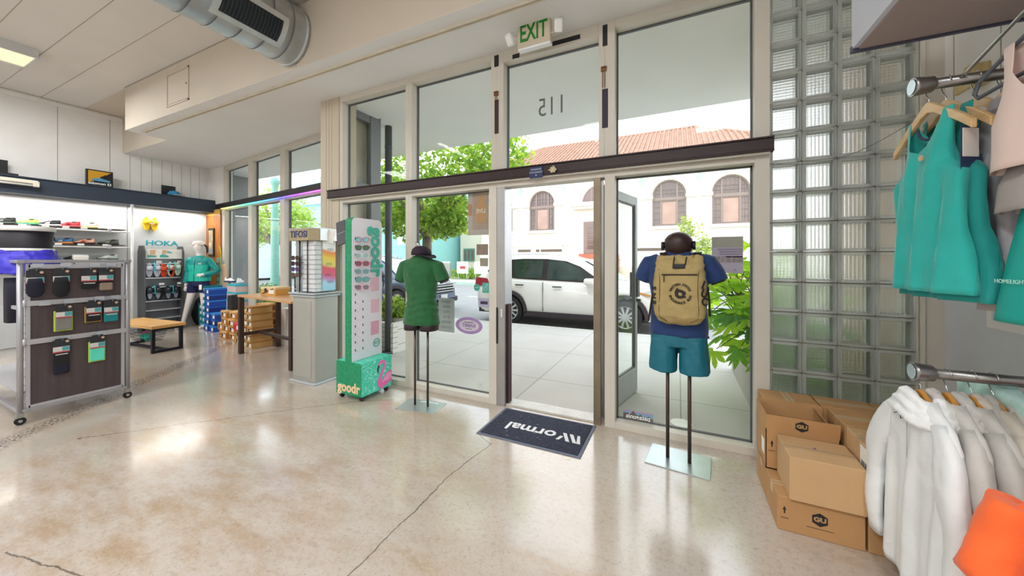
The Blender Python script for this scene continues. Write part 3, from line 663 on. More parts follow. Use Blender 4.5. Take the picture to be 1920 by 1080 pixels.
# ---- door mat
MATC = mat('dark_navy_mat_pile', '#272c3d', .95, var=0, bump=.6, bscale=300); N = NT(MATC); c1 = N.ramp(N.noise(N.obj(), 120, 3), [(.35, '#1d2130'), (.7, '#454a5e')]); c1 = N.mix(N.ramp(N.noise(N.obj(), 40, 2), [(.70, 0.0), (.74, .8)]), c1, '#b7bac4'); N.col(c1)
dm = thing('door_mat', 'dark navy doormat with white upside-down lettering at the threshold', 'mat', (-1.06, 2.737, 0))
q = MB(); q.bevbox(-.43, .43, -.27, .27, .001, .006, .002); q.build('rubber_border', mat('grey_blue_rubber', '#6b7183', .7), dm)
q = MB(); q.bevbox(-.405, .405, -.245, .245, .004, .012, .003); q.build('pile', MATC, dm)
WHL = mat('white_mat_print', '#e8e8ea', .8, var=.03)
text('ormal', .175, WHL, dm, T(-.045, -.04, .0125) @ R(PI, 'Z'), .0008, 'lettering', bold=.004, sx=1.05)
q = MB()
# stylised double-stroke N of the mat (upside down like the word)
q.prism([(.0, .0), (.02, .0), (-.0, .12), (-.03, .12)], 0, .0015)
for dx in (0, .055): q.prism([(.0 + dx, .12), (.03 + dx, .12), (.085 + dx, .0), (.055 + dx, .0)], 0, .0015)
q.prism([(.12, .055), (.145, .055), (.165, .12), (.14, .12)], 0, .0015)
q.build('lettering', WHL, dm, (.355, .02, .0125), PI)
for x, y, s, lb_ in ((-1.06, 2.4, .03, 'pale chipped spot on the floor before the middle of the mat'), (-.72, 2.43, .025, 'pale chipped spot on the floor by the right corner of the mat')):
    q = MB(); q.prism([(x + s * math.cos(k * .9) * (1 + .3 * math.sin(k * 2.7)), y + s * .6 * math.sin(k * .9)) for k in range(7)], .0002, .001)
    tag(q.build('plaster_mark', mat('pale_plaster_spot', '#efe9dc', .8)), lb_, 'mark', None)

# ---- mannequins in the doorway windows
POLE = mat('dark_steel_pole', '#5b5049', .35, .8); PLATE = mat('brushed_silver_plate', '#b9c2c4', .3, .7, var=.04)
FORM = mat('dark_plum_form', '#2f1f26', .5, var=.05)
def elring(cx, cy, z, a, b, n=28, pw=2.0, bump=0, ph=0, kf=7):
    pts = []
    for i in range(n):
        t = 2 * PI * i / n; c, s = math.cos(t), math.sin(t); e = 2 / pw
        r = 1 + bump * math.sin(kf * t + ph)
        pts.append(Vector((cx + a * r * math.copysign(abs(c) ** e, c), cy + b * r * math.copysign(abs(s) ** e, s), z)))
    return pts
def fold_noise(o, amp, sc_, seed=0, zs=.4):
    for v in o.data.vertices:
        p = v.co; nrm = v.normal
        d = noise.noise(Vector((p.x * sc_, p.y * sc_, p.z * sc_ * zs + seed))) + .5 * noise.noise(Vector((p.x * sc_ * 2.3, p.y * sc_ * 2.3, p.z * sc_ * 1.2 + seed + 5)))
        v.co = p + nrm * d * amp
    o.data.update(); return o
GREEN = mat('green_cotton', '#1a5c2f', .85, var=.08, vscale=20, sheen=.2, bump=.9, bscale=16)
fm = thing('torso_mannequin', 'headless torso form in a green t-shirt on two dark poles', 'mannequin', (-2.245, 2.70, 0), math.radians(8))
q = MB(); q.bevbox(-.205, .205, -.13, .13, 0, .007, .002); q.build('base_plate', PLATE, fm)
text('patagonia', .05, mat('white_print'), fm, T(.04, .09, .0075), .0004, bold=.001)
for s in (-1, 1): q = MB(); q.cyl((s * .07, 0, .005), (s * .07, 0, .80), .011, n=14); q.build('pole', POLE, fm)
q = MB(); q.loft([elring(s_, 0, z, a, b) for (s_, z, a, b) in ((-.085, .742, .088, .1), (-.085, .79, .088, .10), (-.085, .83, .08, .09))]); q.loft([elring(.085, 0, z, a, b) for z, a, b in ((.742, .088, .1), (.79, .088, .10), (.83, .08, .09))])
q.loft([elring(0, 0, z, a, b) for z, a, b in ((.82, .15, .09), (1.0, .13, .08), (1.3, .16, .09), (1.40, .10, .07), (1.455, .055, .055), (1.50, .05, .05))]); q.build('torso_form', FORM, fm)
for s in (-1, 1): q = MB(); q.cyl((s * .215, .0, 1.28), (s * .25, .0, 1.205), .046, .044, 16); q.build('arm_stub', FORM, fm)
q = MB()
q.loft([elring(0, yy, z, a, b, pw=2.2) for z, a, b, yy in ((.795, .188, .118, 0), (.82, .187, .12, 0), (.90, .178, .115, 0), (1.0, .152, .096, 0), (1.05, .148, .092, 0), (1.15, .162, .10, 0), (1.26, .178, .108, 0), (1.34, .19, .105, 0), (1.385, .17, .09, 0), (1.425, .11, .07, 0), (1.452, .07, .062, 0))])
for s in (-1, 1):
    q.tube([(s * .12, 0, 1.375), (s * .175, 0, 1.345), (s * .21, 0, 1.28), (s * .238, 0, 1.215)], [.05, .068, .064, .058], 16)
sh = q.build('t_shirt', GREEN, fm); remesh(sh, .007, 6); fold_noise(sh, .010, 9, 3, .9)
for v in sh.data.vertices:     # draped creases gathering at the waist
    t = math.atan2(v.co.y, v.co.x); k = max(0, 1 - abs(v.co.z - .98) / .2); v.co += v.normal * (.004 * k * math.sin(v.co.z * 95 + 2.2 * math.sin(t * 2)))
q = MB(); q.tube([(.064 * math.cos(t * PI / 12), .058 * math.sin(t * PI / 12), 1.452 + .004 * math.cos(t * PI / 12)) for t in range(24)], .006, 6, closed=True); q.build('collar', GREEN, fm)
CAPM = mat('dark_aubergine_fabric', '#2a1c2c', .8, var=.08)
cap = thing('baseball_cap', 'dark aubergine cap resting on the neck of the green mannequin', 'cap', (-2.245, 2.70, 1.463), math.radians(-10))
q = MB(); q.loft([elring(0, 0, z, a, b, 24) for z, a, b in ((-.005, .088, .10), (.025, .09, .10), (.055, .078, .088), (.078, .05, .06), (.086, .012, .014))]); q.build('crown', CAPM, cap)
q = MB(); q.loft([[Vector((.05 + r * math.cos(t), r * math.sin(t) * .8, -.004 - .35 * max(0, r * math.cos(t) - .03) + dz)) for t in [(-1.3 + 2.6 * k / 12) for k in range(13)] for r in (.12,)] + [Vector((.03, .07, .0 + dz)), Vector((.03, -.07, dz))] for dz in (0, .004)]); q.build('visor', CAPM, cap)
q = MB(); q.sph((-.06, -.07, .035), (.005, .005, .005), 8, 6); q.build('eyelet', mat('white_print'), cap)
q = MB(); q.tube([(-.035, 0, .07), (-.04, 0, .10), (-.065, 0, .12)], .009, 8); tag(q.build('neck_hook', mat('bright_steel'), None, (-2.245, 2.70, 1.463)), 'short steel hook rising out of the dark cap', 'hook')

NAVYB = mat('royal_blue_jersey', '#0f3266', .75, var=.10, vscale=12, sheen=.2, bump=.9, bscale=15); TEALS = mat('teal_shorts_fabric', '#0c6678', .6, var=.06, vscale=10, bump=.9, bscale=14)
mm = thing('torso_mannequin', 'dark torso form in blue t-shirt and teal shorts carrying the backpack', 'mannequin', (0, 2.74, 0), math.radians(-6))
q = MB(); q.bevbox(-.20, .20, -.145, .15, 0, .007, .002); q.build('base_plate', PLATE, mm)
for s in (-1, 1): q = MB(); q.cyl((s * .07, 0, .005), (s * .07, 0, .80), .0125, n=14); q.build('pole', POLE, mm)
q = MB(); q.loft([elring(0, 0, z, a, b) for z, a, b in ((.86, .13, .08), (.95, .16, .1), (1.2, .17, .1), (1.40, .15, .08), (1.45, .07, .07), (1.48, .084, .09), (1.52, .094, .11), (1.56, .088, .105), (1.59, .066, .08), (1.607, .035, .04), (1.612, .005, .005))]); q.build('torso_form', mat('dark_brown_form', '#33211e', .45, var=.06), mm)
for s in (-1, 1): q = MB(); q.cyl((s * .215, .0, 1.33), (s * .245, 0, 1.262), .048, .046, 16); q.build('arm_stub', mat('dark_brown_form'), mm)
q = MB()
q.loft([elring(0, 0, z, a, b, pw=2.3) for z, a, b in ((.895, .185, .125), (.93, .186, .128), (1.05, .178, .122), (1.15, .178, .118), (1.28, .192, .12), (1.37, .20, .115), (1.42, .17, .095), (1.455, .11, .078), (1.478, .074, .07))])
for s in (-1, 1): q.tube([(s * .12, 0, 1.41), (s * .18, 0, 1.385), (s * .215, 0, 1.33), (s * .24, 0, 1.27)], [.055, .072, .068, .062], 16)
sh = q.build('t_shirt', NAVYB, mm); remesh(sh, .007, 6); fold_noise(sh, .011, 8, 9, .8)
q = MB()
q.loft([elring(0, 0, z, a, b, pw=2.4) for z, a, b in ((.82, .183, .12), (.88, .182, .118), (.99, .172, .11))])
for s in (-1, 1): q.loft([elring(s * cx_, 0, z, a, b, pw=2.4) for z, cx_, a, b in ((.642, .100, .094, .118), (.72, .098, .092, .118), (.80, .094, .09, .118), (.86, .09, .085, .11))])
sh = q.build('shorts', TEALS, mm); remesh(sh, .0065, 4); fold_noise(sh, .012, 10, 4, .35)
q = MB(); q.box(.165, .19, -.02, .0, .885, .9); q.build('hem_label', mat('dark_panel'), mm)
hp = thing('headphones', 'black headphones around the dark mannequin head with band to the front', 'headphones', (0, 2.74, 1.53), math.radians(-6))
q = MB(); q.tube([(.102 * math.cos(t * PI / 12), .13 * math.sin(t * PI / 12) - .01, -.01 + .02 * math.sin(t * PI / 12)) for t in range(0, 13)], .007, 6); q.build('headband', BLK, hp)
for s in (-1, 1): q = MB(); q.cyl((s * .090, -.01, -.015), (s * .108, -.01, -.015), .030, n=16); q.build('ear_cup', BLK, hp)

# ---- backpack
KH = mat('khaki_canvas', '#a99462', .85, var=.08, vscale=14, bump=.7, bscale=18); STR = mat('dark_brown_webbing', '#33231f', .7)
bp = thing('backpack', 'khaki roll-top backpack with dark circular print worn by the blue-shirted mannequin', 'backpack', (.005, 2.60, .985), math.radians(-4))
q = MB(); q.loft([elring(0, yy, z, a, b, 36, pw=3.2) for z, a, b, yy in ((0, .085, .045, .02), (.018, .128, .068, .01), (.06, .153, .085, 0), (.15, .162, .092, 0), (.28, .160, .09, 0), (.36, .150, .082, 0), (.405, .146, .062, .005), (.43, .142, .04, .01), (.452, .132, .024, .012), (.462, .11, .016, .013))])
bag = q.build('bag', KH, bp); remesh(bag, .006, 3)
for v in bag.data.vertices:
    k = max(0, (v.co.z - .33) / .13); d = noise.noise(Vector((v.co.x * 22, v.co.y * 10, v.co.z * 30))); v.co += v.normal * d * (.004 + .020 * min(k, 1))
def bsurf(x, z, e=.0):   # y of the bag's outer face
    ks = [(0, .085, .045, .02), (.018, .128, .068, .01), (.06, .153, .085, 0), (.15, .162, .092, 0), (.28, .160, .09, 0), (.36, .150, .082, 0), (.405, .146, .062, .005), (.43, .142, .04, .01)]
    for (z0, a0, b0, y0), (z1, a1, b1, y1) in zip(ks, ks[1:]):
        if z <= z1: t = (z - z0) / (z1 - z0); a, b, yy = a0 + (a1 - a0) * t, b0 + (b1 - b0) * t, y0 + (y1 - y0) * t; break
    return yy - b * max(0, 1 - min(1, abs(x) / a) ** 3.2) ** (1 / 3.2) - e
q = MB(); q.tube([(x / 100, bsurf(x / 100, .335, .004), .335 + .002 * x / 10) for x in range(-10, 12, 1)], .0045, 6); q.tube([(-.085, bsurf(-.085, .30, .006), z) for z in (.33, .31, .285)], .003, 6); q.build('zip', STR, bp)
q = MB()
pl = [(-.118, .37), (-.112, .30), (-.112, .20), (-.118, .10), (-.112, .05), (-.07, .025)]
for s in (-1, 1): q.tube([(s * -x if s > 0 else x, bsurf(abs(x), z, .002), z) for x, z in pl], .0022, 5)
q.build('piping', mat('dark_khaki_piping', '#5c4c30', .8), bp)
q = MB(); q.bevbox(-.035, .04, bsurf(0, .40, .02), bsurf(0, .4), .372, .405, .006); q.tube([(-.03, bsurf(0, .41, .02), .40), (-.028, -.01, .45)], .004, 6); q.tube([(.04, bsurf(0, .41, .02), .40), (.045, -.01, .45)], .004, 6); q.build('buckle', BLK, bp)
INK = mat('dark_ink', '#2b2722', .8, var=0); cz, cx_ = .215, .012
ms = MB(); ringtxt = 'WESTERN STATES'; 
def circ_text(s, r, a0, a1, up):
    for i, ch in enumerate(s):
        if ch == ' ': continue
        t = a0 + (a1 - a0) * i / (len(s) - 1); x, z = cx_ + r * math.cos(t), cz + r * math.sin(t)
        text(ch, .021, INK, bp, T(x, bsurf(x, z, .0035), z) @ RX @ R(t - PI / 2 if up else t + PI / 2, 'Z'), .001, 'lettering', bold=.0006)
circ_text('WESTERN STATES', .058, math.radians(160), math.radians(20), True); circ_text('ENDURANCE RUN', .062, math.radians(198), math.radians(342), False)
q = MB(); pts = [(-.03, -.018), (-.034, .008), (-.02, .036), (-.006, .026), (.012, .022), (.03, .012), (.034, -.004), (.026, -.012), (.036, -.024), (.012, -.032), (-.012, -.034)]
q.prism([(x + cx_, z + cz) for x, z in pts], -bsurf(0, .2, .0018) , -bsurf(0, .2, .003), RX); q.build('runner_emblem', INK, bp)
q = MB(); q.prism([(x * .33 + cx_, z * .33 + cz - .004) for x, z in pts], -bsurf(0, .2, .003), -bsurf(0, .2, .0042), RX); q.build('emblem_gap', KH, bp)
for ch, x, z in (('U', .148, .215), ('C', .150, .165), ('1', .142, .27)): text(ch, .07, INK, bp, T(x, bsurf(x, z, .003), z) @ R(.75, 'Z') @ RX @ R(-.4, 'Z'), .001, 'side_lettering', bold=.003)
for ch, x, z in (('S', -.147, .24), ('N', -.148, .19), ('E', -.147, .145)): text(ch, .05, INK, bp, T(x, bsurf(x, z, .003), z) @ R(-.85, 'Z') @ RX @ R(PI / 2, 'Z'), .001, 'side_lettering', bold=.002)
for s in (-1, 1):
    q = MB(); pp = [(s * .085, .01, .44), (s * .105, .06, .475), (s * .105, .13, .48), (s * .11, .2, .44), (s * .13, .24, .36)]
    for a, b in zip(pp, pp[1:]): q.loft([[Vector(a) + Vector((dx, 0, dz)) for dx, dz in ((-.024, -.004), (.024, -.004), (.024, .004), (-.024, .004))], [Vector(b) + Vector((dx, 0, dz)) for dx, dz in ((-.024, -.004), (.024, -.004), (.024, .004), (-.024, .004))]])
    q.build('shoulder_strap', STR, bp)
    q = MB(); q.tube([(s * .165, .12, .25), (s * (.175 if s > 0 else .18), .07, .16), (s * (.178 if s > 0 else .20), .05, .06 if s > 0 else .0)], .007, 6); q.build('side_strap', STR, bp)

# ---- sunglasses tower with the flamingo
MINT = mat('mint_printed_board', '#41cfae', .5, var=0); N = NT(MINT); v = N.n.nodes.new('ShaderNodeTexVoronoi'); v.feature = 'DISTANCE_TO_EDGE'; v.inputs['Scale'].default_value = 13
dm_ = N.n.nodes.new('ShaderNodeVectorMath'); dm_.operation = 'ADD'; nz3 = N.n.nodes.new('ShaderNodeTexNoise'); nz3.inputs['Scale'].default_value = 9; N.n.links.new(N.obj(), nz3.inputs['Vector'])
sc3 = N.n.nodes.new('ShaderNodeVectorMath'); sc3.operation = 'SCALE'; sc3.inputs['Scale'].default_value = .22; N.n.links.new(nz3.outputs['Color'], sc3.inputs[0]); N.n.links.new(N.obj(), dm_.inputs[0]); N.n.links.new(sc3.outputs[0], dm_.inputs[1]); N.n.links.new(dm_.outputs[0], v.inputs['Vector'])
N.col(N.ramp(v.outputs['Distance'], [(0, '#a9ecdb'), (.018, '#a9ecdb'), (.03, '#41cfae'), (1, '#41cfae')]))
GRN = mat('deep_green_printed_board', '#138a5c', .5, var=0); N = NT(GRN); v = N.n.nodes.new('ShaderNodeTexVoronoi'); v.feature = 'DISTANCE_TO_EDGE'; v.inputs['Scale'].default_value = 16; N.n.links.new(N.obj(), v.inputs['Vector'])
N.col(N.ramp(v.outputs['Distance'], [(0, '#3aa67c'), (.015, '#3aa67c'), (.03, '#138a5c'), (1, '#138a5c')]))
gt = thing('sunglasses_tower', 'tall narrow sunglasses stand with mint flamingo base by the window', 'display stand', (-3.0, 2.70, 0))
q = MB(); q.box(-.18, .18, -.20, .20, .055, .385)
bx = q.build('base_box', [MINT, GRN], gt)
for p_ in bx.data.polygons:
    if p_.normal.y < -.5: p_.material_index = 1
for x, y in ((-.14, -.16), (.14, -.16), (.14, .16), (-.14, .16)):
    q = MB(); q.cyl((x - .012, y, .024), (x + .012, y, .024), .024, n=14); q.box(x - .016, x + .016, y - .012, y + .012, .03, .056); q.build('caster', BLK, gt)
WB = mat('white_lilac_board', '#e3dfe6', .4, var=.02)
def rrect(w, h, r, n=5):
    pts = [(-w, -h), (w, -h)]
    for cx0, cy0, a0 in ((w - r, h - r, 0), (-w + r, h - r, PI / 2)):
        for k in range(n + 1): pts.append((cx0 + r * math.cos(a0 + k * PI / 2 / n), cy0 + r * math.sin(a0 + k * PI / 2 / n)))
    return pts
MYZ = Matrix(((0, 0, 1, 0), (1, 0, 0, 0), (0, 1, 0, 0), (0, 0, 0, 1)))    # local (x,y,z)->(z, x, y): polygon in YZ plane
q = MB(); q.prism(rrect(.20, .73, .05), -.05, .038, T(0, 0, 1.115) @ MYZ); q.build('upright_core', GRN, gt)
q = MB(); q.prism(rrect(.196, .728, .05), .038, .042, T(0, 0, 1.115) @ MYZ); q.build('front_board', WB, gt)
GTL = mat('teal_raised_letters', '#3fb79e', .45, var=.03)
MV = Matrix(((0, 0, 1, 0), (0, 1, 0, 0), (-1, 0, 0, 0), (0, 0, 0, 1)))     # text running downwards, facing +X
text('goodr', .215, GTL, gt, T(.045, .118, 1.50) @ MV, .006, 'lettering', bold=.008)
text('goodr', .135, mat('cream_letters', '#e8c9a0', .5), gt, T(.0, -.2015, .125) @ RX, .001, 'lettering', bold=.005, sx=.95)
PK = mat('flamingo_pink', '#ee6fb4', .5, var=.03); PK2 = mat('light_flamingo_pink', '#f6a3cf', .5)
q = MB()
MX = Matrix(((0, 0, 1, .181), (1, 0, 0, 0), (0, 1, 0, 0), (0, 0, 0, 1)))
def flat_stroke(q, pts, ws, t0, t1, M):
    L_, R_ = [], []
    for i, p in enumerate(pts):
        a = Vector(pts[max(i - 1, 0)]); b = Vector(pts[min(i + 1, len(pts) - 1)]); d = (b - a).normalized(); n = Vector((-d.y, d.x)) * ws[i]
        L_.append(Vector(p) + n); R_.append(Vector(p) - n)
    q.prism([tuple(x) for x in L_ + R_[::-1]], t0, t1, M)
flat_stroke(q, [(.02, .315), (.04, .34), (.075, .345), (.10, .32), (.10, .285), (.075, .25), (.05, .21), (.03, .17), (.025, .125), (.05, .095), (.09, .085)], [.012, .017, .018, .018, .017, .016, .017, .019, .026, .03, .026], 0, .002, MX)
q.prism([(.04, .12), (.075, .16), (.12, .205), (.17, .225), (.199, .225), (.199, .11), (.16, .10), (.10, .075), (.06, .08)], 0, .0025, MX)
q.build('flamingo_print', PK, gt)
q = MB(); q.prism([(.06, .12), (.1, .135), (.14, .125), (.199, .14), (.199, .2), (.15, .21), (.1, .175)], .0025, .0032, MX); q.build('flamingo_wing', PK2, gt)
q = MB(); flat_stroke(q, [(.022, .312), (.008, .285), (.006, .26), (.012, .24)], [.01, .009, .008, .003], .0005, .003, MX); q.build('flamingo_beak', BLK, gt)
for z in (1.155, .92, .685): q = MB(); q.box(.042, .0435, .045, .155, z - .075, z + .07); q.build('pink_panel', mat('faint_pink_print', '#e2b9c6' if z > .7 else '#d99db3', .6, var=.05) if z > .7 else mat('rose_print', '#d9a0b4', .6, var=.05), gt)
q = MB(); q.tube([(.045, .12 + .042 * math.cos(k * PI / 10), .52 + .042 * math.sin(k * PI / 10)) for k in range(20)], .005, 6, closed=True); q.build('price_ring', GTL, gt); text('$25', .04, GTL, gt, T(.0435, .12, .52) @ Matrix(((0, 0, 1, 0), (1, 0, 0, 0), (0, 1, 0, 0), (0, 0, 0, 1))), .001)
q = MB(); SL = mat('black_slot', '#1d1c22', .6)
rows = [1.63 - .0808 * i for i in range(15)]
for z in rows:
    for y in ((-.155,) if z > 1.05 else (-.155, -.06)): q.box(.041, .0435, y - .005, y + .005, z - .014, z + .010)
q.build('peg_slots', SL, gt)
for z in rows[7:]: q = MB(); q.tube([(.042, -.13, z - .02), (.075, -.11, z - .005)], .003, 6); q.build('peg', WHP, gt)
def glasses(name, label, loc, rz, fc, lc, group, w=.142):
    g_ = thing(name, label, 'sunglasses', loc, rz, group); fm_ = mat('frame_' + fc, '#' + fc, .35); lm = mat('lens_' + lc, '#' + lc, .12, .3, coat=.5)
    q = MB()
    for s in (-1, 1): q.tube([(s * w * .25 + w * .2 * math.copysign(abs(math.cos(t)) ** .75, math.cos(t)), 0, .024 * math.copysign(abs(math.sin(t)) ** .75, math.sin(t))) for t in [2 * PI * k / 14 for k in range(14)]], .0035, 6, closed=True)
    q.tube([(-.012, 0, .01), (.012, 0, .01)], .004, 6); q.build('frame', fm_, g_)
    for s in (-1, 1):
        q = MB(); q.prism([(s * w * .25 + w * .19 * math.copysign(abs(math.cos(t)) ** .75, math.cos(t)), .022 * math.copysign(abs(math.sin(t)) ** .75, math.sin(t))) for t in [2 * PI * k / 14 for k in range(14)]], -.001, .001, RX); q.build('lens', lm, g_)
        q = MB(); q.tube([(s * w * .47, 0, .012), (s * w * .48, .07, .012), (s * w * .46, .12, -.006)], .0028, 6); q.build('temple', fm_, g_)
    return g_
for i, (z, fc, lc, lab) in enumerate(zip(rows[:7], ('c8496a', '3b4a3e', 'd8d0d6', 'c42f4e', 'a9a2b0', '6c7a80', 'd98f9a'), ('6fc3c9', '4d6a52', '8fb5b0', '7b5560', '6e9c9c', '62a9a4', '77707c'),
        ('pink framed sunglasses with aqua lenses, topmost on the tower', 'dark green framed sunglasses, second from the top of the tower', 'clear framed sunglasses with pale aqua lenses, third on the tower', 'bright red framed sunglasses with dark lenses, fourth on the tower',
         'pale lilac framed sunglasses, fifth from the top of the tower', 'grey framed sunglasses with teal lenses, sixth on the tower', 'salmon framed sunglasses with grey lenses, lowest pair on the tower'))):
    glasses('sunglasses', lab, (-3.0 + .088, 2.70 - .110, z - .012), math.radians(42), fc, lc, 'sunglasses on the flamingo tower')
# tilted dark mirror clipped to the tower
mr = thing('tilted_mirror', 'small dark tilted mirror clipped to the left of the sunglasses tower', 'mirror', (-3.13, 2.52, 1.69), math.radians(10))
q = MB(); q.box(-.055, .055, -.008, .008, -.13, .13, R(-.28, 'Y') @ R(-.25, 'X')); q.build('mirror_panel', mat('dark_mirror_back', '#3a383d', .35, .3, var=.15), mr)
q = MB(); q.box(-.056, .056, -.011, -.008, -.012, .0, R(-.28, 'Y') @ R(-.25, 'X')); q.cyl((.03, 0, -.02), (.1, .03, -.02), .008); q.build('clip', mat('grey_clip', '#77757a', .4), mr)

# ---- grey cabinet with sunglasses spinner
CAB = mat('warm_grey_laminate', '#a6a49c', .45, var=.03); CABL = mat('pale_grey_laminate', '#b5bbbd', .45, var=.03)
cb = thing('display_cabinet', 'tall grey pedestal cabinet with a door standing by the column', 'cabinet', (-3.895, 2.785, 0))
q = MB(); q.bevbox(-.20, .20, -.155, .15, .012, 1.0, .02, 3); q.build('body', CAB, cb)
q = MB(); q.bevbox(-.225, .225, -.18, .175, 0, .022, .006); q.build('plinth', mat('pale_grey_laminate'), cb)
q = MB(); q.bevbox(-.215, .215, -.17, .165, .985, 1.012, .006); q.bevbox(-.23, .23, -.19, .18, 1.018, 1.034, .006); q.build('top', mat('pale_grey_laminate'), cb)
q = MB(); q.bevbox(-.175, .14, -.160, -.154, .07, .94, .002); d_ = q.build('door', CAB, cb); q = MB(); q.sph((-.15, -.168, .50), .009, 10, 8); q.cyl((-.15, -.168, .5), (-.15, -.158, .5), .004); q.build('knob', mat('bright_steel'), d_)
sp = thing('sunglasses_spinner', 'square sunglasses display with blue lettered header on the grey cabinet', 'display', (-3.895, 2.785, 1.034))
MIR = mat('silvery_mirror_panel', '#cfd6d8', .12, .6)
q = MB(); q.bevbox(-.165, .165, -.13, .13, .01, .60, .01); q.build('column', mat('white_slotted_panel', '#d9dbdd', .4), sp)
q = MB()
for k in range(10): q.box(-.17, .172, -.137, -.129, .05 + k * .055, .053 + k * .055); q.box(.164, .172, -.137, -.05, .05 + k * .055, .053 + k * .055)
q.build('slot_lines', mat('grey_line'), sp)
q = MB(); q.box(-.16, -.045, -.136, -.130, .012, .60); q.build('mirror_strip', MIR, sp)
q = MB(); q.cyl((-.085, -.142, .0), (-.085, -.142, .60), .006); q.cyl((.055, -.142, .0), (.055, -.142, .60), .006); q.build('rods', BLK, sp)
PRT = mat('rainbow_sunglasses_print', '#f1c04e', .5, var=0); N = NT(PRT); s_ = N.sep(N.obj()); ww = N.math('ADD', N.math('DIVIDE', s_[2], .58), N.math('MULTIPLY', N.math('SINE', N.math('MULTIPLY', s_[1], 14)), .03))
N.col(N.ramp(ww, [(0, '#9fd9ea'), (.2, '#a9d8ec'), (.28, '#c88fc0'), (.36, '#e0647c'), (.5, '#e05a6a'), (.56, '#e3d86b'), (.7, '#f1cf4a'), (.82, '#f08a3c'), (.88, '#f5f3ee'), (1, '#f5f3ee')]))
q = MB(); q.box(.172, .175, -.04, .13, .02, .60); q.build('poster', PRT, sp)
q = MB()
for y, z in ((.06, .50), (.04, .33), (.03, .2), (.06, .12)): 
    for s in (-1, 1): q.tube([(.177, y + s * .02 + .016 * math.cos(k * PI / 5), z + .013 * math.sin(k * PI / 5)) for k in range(10)], .002, 4, closed=True)
q.build('poster_glasses', mat('dim_purple_print'), sp)
q = MB(); q.prism([(-.215, -.185), (.13, -.185), (.215, -.11), (.215, .17), (-.215, .17)], .60, .735); q.build('header', mat('warm_grey_header', '#a39474', .5), sp)
q = MB(); q.prism([(-.218, -.188), (.132, -.188), (.218, -.112), (.218, .173), (-.218, .173)], .735, .742); q.build('header_lid', mat('silver_lid', '#c9cccd', .3, .6), sp)
q = MB(); q.box(.214, .2165, -.10, .17, .602, .733); q.build('header_end', mat('silver_lid'), sp)
text('TIFOSI', .105, mat('navy_letters', '#1a2b66', .4, var=0), sp, T(-.035, -.186, .668) @ RX, .002, 'lettering', bold=.002, sx=1.02)
q = MB(); q.sph((.218, .03, .665), (.004, .022, .022)); q.build('header_dot', mat('navy_letters'), sp)
ca = thing('price_card', 'white hang cards on the corner of the sunglasses spinner', 'card', (-3.66, 2.80, 1.70), math.radians(30)); q = MB(); q.box(-.03, .05, -.001, .001, -.09, .06, R(.25, 'Y')); q.box(.06, .16, .02, .022, -.06, .05); q.tube([(-.02, 0, .05), (.1, .02, .06), (.11, .02, .04)], .002, 5); q.build('cards', mat('white_card', '#f2efe9', .6), ca)
for i, (z, fc, lc, lab) in enumerate(((.40, '4a3f38', '5a3c2c', 'brown framed sunglasses with green temples, topmost on the spinner'), (.335, '4a2030', '45283a', 'dark burgundy sunglasses, second from top on the spinner'), (.27, '6c4a80', '55406b', 'purple framed sunglasses, third from top on the spinner'), (.205, '55504a', '6b4a34', 'grey and amber sunglasses, lowest on the spinner'))):
    glasses('sunglasses', lab, (-3.895 - .10, 2.785 - .185, 1.034 + z), 0, fc, lc, 'sunglasses on the square spinner', .15)
# ================================================================== duct, lamps, hood
ZINC = mat('galvanised_spiral_duct', '#dadfe2', .38, .8, var=.14, vscale=5, bscale=15)
du = thing('ventilation_duct', 'shiny round spiral ventilation duct ending at the beige bulkhead', 'duct', (-3.70, 2.377, 3.765))
q = MB(); q.cyl((0, -7.0, 0), (0, 0, 0), .295, n=48); q.build('duct_tube', ZINC, du)
for k in range(24):
    y = -.16 - k * .19
    q = MB(); q.tube([(.2965 * math.cos(t * PI / 20), y + t * .0, .2965 * math.sin(t * PI / 20)) for t in range(40)], .0022, 5, closed=True); q.build('seam_ring', mat('dark_zinc_seam', '#7d8285', .4, .7), du)
q = MB(); 
for k in range(3): q.lathe([(.296, -.02 - k * .006), (.301, -.023 - k * .006), (.296, -.026 - k * .006)], 40, R(PI / 2, 'X') @ Matrix.Diagonal((1, 1, -1, 1)))
q.build('end_collar', ZINC, du)
ga = -math.radians(26)     # grille faces down and to the right
gM = R(-ga - 0, 'Y')
q = MB(); GRM = T(0, -.42, 0) @ R(math.radians(32), 'Y')
rr = .30
def arcbox(q, a0, a1, y0, y1, r0, r1, n=8):
    rings = []
    for k in range(n + 1):
        a = a0 + (a1 - a0) * k / n; c, s = math.cos(a), math.sin(a)
        rings.append([Vector((c * r, y, s * r)) for r, y in ((r0, y0), (r1, y0), (r1, y1), (r0, y1))])
    q.loft(rings, smooth=False)
a0, a1 = math.radians(-62), math.radians(-4)
arcbox(q, a0, a1, -.80, -.22, .294, .304)
gr = q.build('grille_plate', mat('satin_silver_plate', '#c9cdce', .35, .7), du)
q = MB(); arcbox(q, a0 + .17, a1 - .17, -.75, -.27, .300, .3055); q.build('grille_opening', mat('near_black', '#101216', .6), gr)
q = MB()
for k in range(17): arcbox(q, a0 + .17, a1 - .17, -.742 + k * .0285, -.736 + k * .0285, .30, .311)
q.build('grille_slats', mat('dark_blue_grey_slat', '#3a4450', .4, .4), gr)
q = MB(); q.tube([(.03, -.02, -.29), (.05, -.01, -.32), (.07, 0, -.31)], .004, 5); q.build('bracket', ZINC, du)

